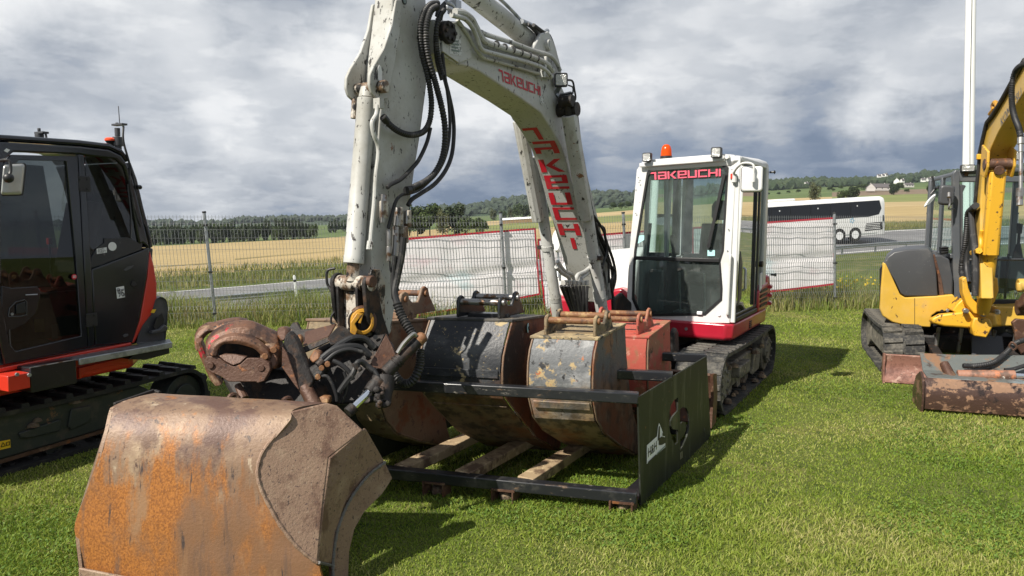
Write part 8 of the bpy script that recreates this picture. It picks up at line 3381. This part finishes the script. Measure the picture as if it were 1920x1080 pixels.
# hoses on the left of the boom
q = MB()
q.hose(KP([(1836, 296), (1834, 320), (1831, 350), (1828, 380)], x=XB0 - .02), .018, 8)
q.hose(KP([(1849, 232), (1842, 262), (1836, 290)], x=XB0 - .02), .020, 8)
q.hose(KP([(1921, 112), (1900, 148), (1880, 184), (1862, 214), (1850, 230)], x=XB0 - .02), .022, 8)
q.hose(KP([(1830, 385), (1822, 395), (1824, 430), (1828, 470), (1829, 520), (1828, 555)], x=XB0 - .05), .035, 10)
q.hose(KP([(1828, 388), (1815, 400), (1812, 430), (1809, 460), (1804, 490), (1803, 510), (1808, 522)], x=XB0 - .06), .030, 10, rib=.003, pitch=.03)
q.hose(KP([(1826, 392), (1818, 420), (1814, 460), (1812, 500), (1816, 530)], x=XB0 - .03), .03, 10)
q.build('boom_hose', HOSE, kbm)
q = MB()
q.box(KX.px(1836, 294, x=XB0 - .03), (.05, .05, .06))
q.build('hose_clip', YELLOW_CHIP, kbm, bevel=.006)
q = MB()
q.hose(KP([(1864, 206), (1862, 198), (1866, 192), (1870, 200), (1868, 212)], x=XB0 + .04), .025, 8)
q.tube(KP([(1856, 214), (1862, 206)], x=XB0 + .04), .022, 8)
q.build('pipe_elbow', YELLOW_C, kbm)
# dangling ribbed hose with a coupling
q = MB()
q.hose(KP([(1924, 118), (1908, 128), (1900, 145), (1897, 172), (1898, 200), (1903, 222), (1910, 240), (1914, 258)], x=XB0 - .12), .024, 10, rib=.003, pitch=.02)
dh = q.build('hanging_hose', HOSE, kbm)
q = MB()
q.tube(KP([(1914, 258), (1914, 270), (1914, 271), (1914, 285), (1914, 286), (1914, 352), (1913, 353), (1912, 368), (1912, 369), (1912, 385)], x=XB0 - .12), [.028, .028, .02, .02, .016, .016, .030, .030, .026, .026], 10)
q.build('hose_coupling', STEELW, dh)
# stick hint and link plates beside the bucket
q = MB()
q.prism(KP([(1898, 605), (1906, 598), (1926, 600), (1960, 640), (1960, 700), (1925, 660), (1908, 640)], y=-.9), (0, .06, 0))
q.prism(KP([(1902, 612), (1930, 640), (1960, 690), (1960, 720), (1918, 668), (1904, 645)], y=-1.0), (0, .04, 0))
q.build('bucket_link', RUSTM, kx, bevel=.008)
q = MB()
q.tube([KX.px(1906, 577, y=-.6), KX.px(1930, 577, y=-.6)], .085, 16)
q.tube([KX.px(1915, 562, y=-.7), KX.px(1940, 570, y=-.7)], .09, 12)
q.build('link_pin', RUSTM, kx, bevel=.01)
q = MB()
q.tube([KX.px(1908, 535, y=-.3), KX.px(1940, 535, y=-.3)], .075, 14)
q.tube([KX.px(1912, 530, y=-.35), KX.px(1912, 545, y=-.35)], .03, 10)
q.build('cylinder_end', YELLOW, kx, bevel=.01)

# ---- its bucket on the grass
yk = -1.745
kbu = empty('digging_bucket', (0, 0, 0), 0, 'dark rusty grading bucket on the lawn before the yellow excavator', 'bucket')
fr0 = KX.wor((.096, yk, 0))
kbu.location = tuple(fr0)
kbu.rotation_euler = (0, 0, KX.yaw)
OFF = V3((.096, yk, 0))
KBM = mat('wet_dark_bucket_rust', (.060, .032, .024), .38, metal=.15, layers=[((.22, .125, .075), 3.0, .52, .60, (1, 1, 2), .65), ((.26, .15, .09), 14, .58, .68, (1, 1, 1), .7), ((.03, .02, .018), 6, .55, .66, (1, 1, 1), .25)], bump=.25, bscale=45)
KBT = mat('grey_green_bucket_top', (.10, .11, .105), .5, layers=[((.20, .11, .06), 5, .54, .66), ((.05, .04, .035), 8, .56, .68), ((.16, .19, .20), 3, .55, .75)], bump=.2, bscale=45)


def kq(px, py, y):
    return KX.px(px, py, y=y) - OFF


prof = [(.42, .50), (.34, .46), (.22, .375), (.05, .33), (.0, .26), (-.015, .14), (.03, .02)]
prof = [(.50, .50), (.42, .47), (.30, .36), (.06, .335), (.015, .29), (-.02, .17), (-.005, .03)]
q = MB()
q.sheet([V3((.02, y, z)) for y, z in prof[3:]], [V3((1.5, y, z)) for y, z in prof[3:]], -.02)
q.build('shell', KBM, kbu, bevel=.006, angle=50)
q = MB()
q.sheet([V3((.06, y, z)) for y, z in prof[:4]], [V3((1.5, y, z)) for y, z in prof[:4]], -.02)
q.build('top_plate', KBT, kbu, bevel=.006)
for x in (0, 1.5):
    q = MB()
    q.prism([V3((x, y, z)) for y, z in [(-.03, .0), (-.045, .17), (-.02, .31), (.06, .37), (.12, .38), (.30, .30), (.42, .12), (.40, .0)]], (.022, 0, 0))
    q.build('side_plate', KBM, kbu, bevel=.004)
q = MB()
q.prism([V3((.20, .30, .36)), V3((.34, .46, .50)), V3((.8, .52, .52)), V3((1.5, .52, .54)), V3((1.5, .40, .46)), V3((.5, .34, .40))], (0, .02, 0))
q.build('back_rib', KBT, kbu, bevel=.004)
a, b = kq(1795, 703, yk + .22), kq(1903, 704, yk + .22)
q = MB()
q.tube([a, b], .050, 18)
kcy = q.build('tilt_cylinder', mat('old_red_cylinder', (.30, .15, .10), .55, layers=[((.12, .07, .05), 6, .45, .65), ((.42, .16, .08), 10, .56, .66), ((.62, .58, .52), 12, .70, .76)], bump=.3, bscale=40), kbu, bevel=.004)
q = MB()
q.tube([b, b + V3((.6, .0, 0))], .026, 14)
q.build('chrome_rod', CHROME, kcy)
q = MB()
c = kq(1783, 705, yk + .22)
q.tube([c + V3((-.04, .12, .10)), c + V3((.01, -.05, -.045)), c + V3((.012, -.06, -.05))], [.042, .052, .045], 16)
q.tube([c + V3((.012, -.055, -.05)), c + V3((.016, -.075, -.062))], .026, 12)
q.build('cylinder_eye', RUSTM, kcy, bevel=.004)
q = MB()
q.hose([kq(*p) for p in ((1806, 686, yk + .25), (1830, 686, yk + .28), (1862, 680, yk + .34), (1886, 662, yk + .45), (1902, 645, yk + .55), (1922, 637, yk + .6))], .026, 10, rib=.002, pitch=.02)
q.hose([kq(*p) for p in ((1884, 694, yk + .24), (1900, 692, yk + .26), (1925, 684, yk + .3))], .02, 8)
q.build('bucket_hose', HOSE, kbu)
q = MB()
q.hose([kq(*p) for p in ((1892, 648, yk + .48), (1898, 642, yk + .46), (1906, 650, yk + .46), (1900, 656, yk + .48), (1892, 650, yk + .48))], .01, 8)
q.build('hose_ring', RUSTM, kbu)
# ------------------------------------------------------------------ the air between here and the hills
hz = bpy.data.materials.new('haze_air')
hz.use_nodes = True
nt = hz.node_tree
nt.nodes.clear()
pv = nt.nodes.new('ShaderNodeVolumePrincipled')
pv.inputs['Color'].default_value = (.80, .88, 1.0, 1)
pv.inputs['Density'].default_value = HAZE_DENSITY
pv.inputs['Anisotropy'].default_value = 0.2
ho_ = nt.nodes.new('ShaderNodeOutputMaterial')
nt.links.new(pv.outputs[0], ho_.inputs['Volume'])
hb = MB().mm((-4400, -60, -260), (5200, 2900, 420)).build('haze', hz, smooth=False)
tag(hb, 'thin pale air haze over the fields and far hills', 'haze', kind='stuff')
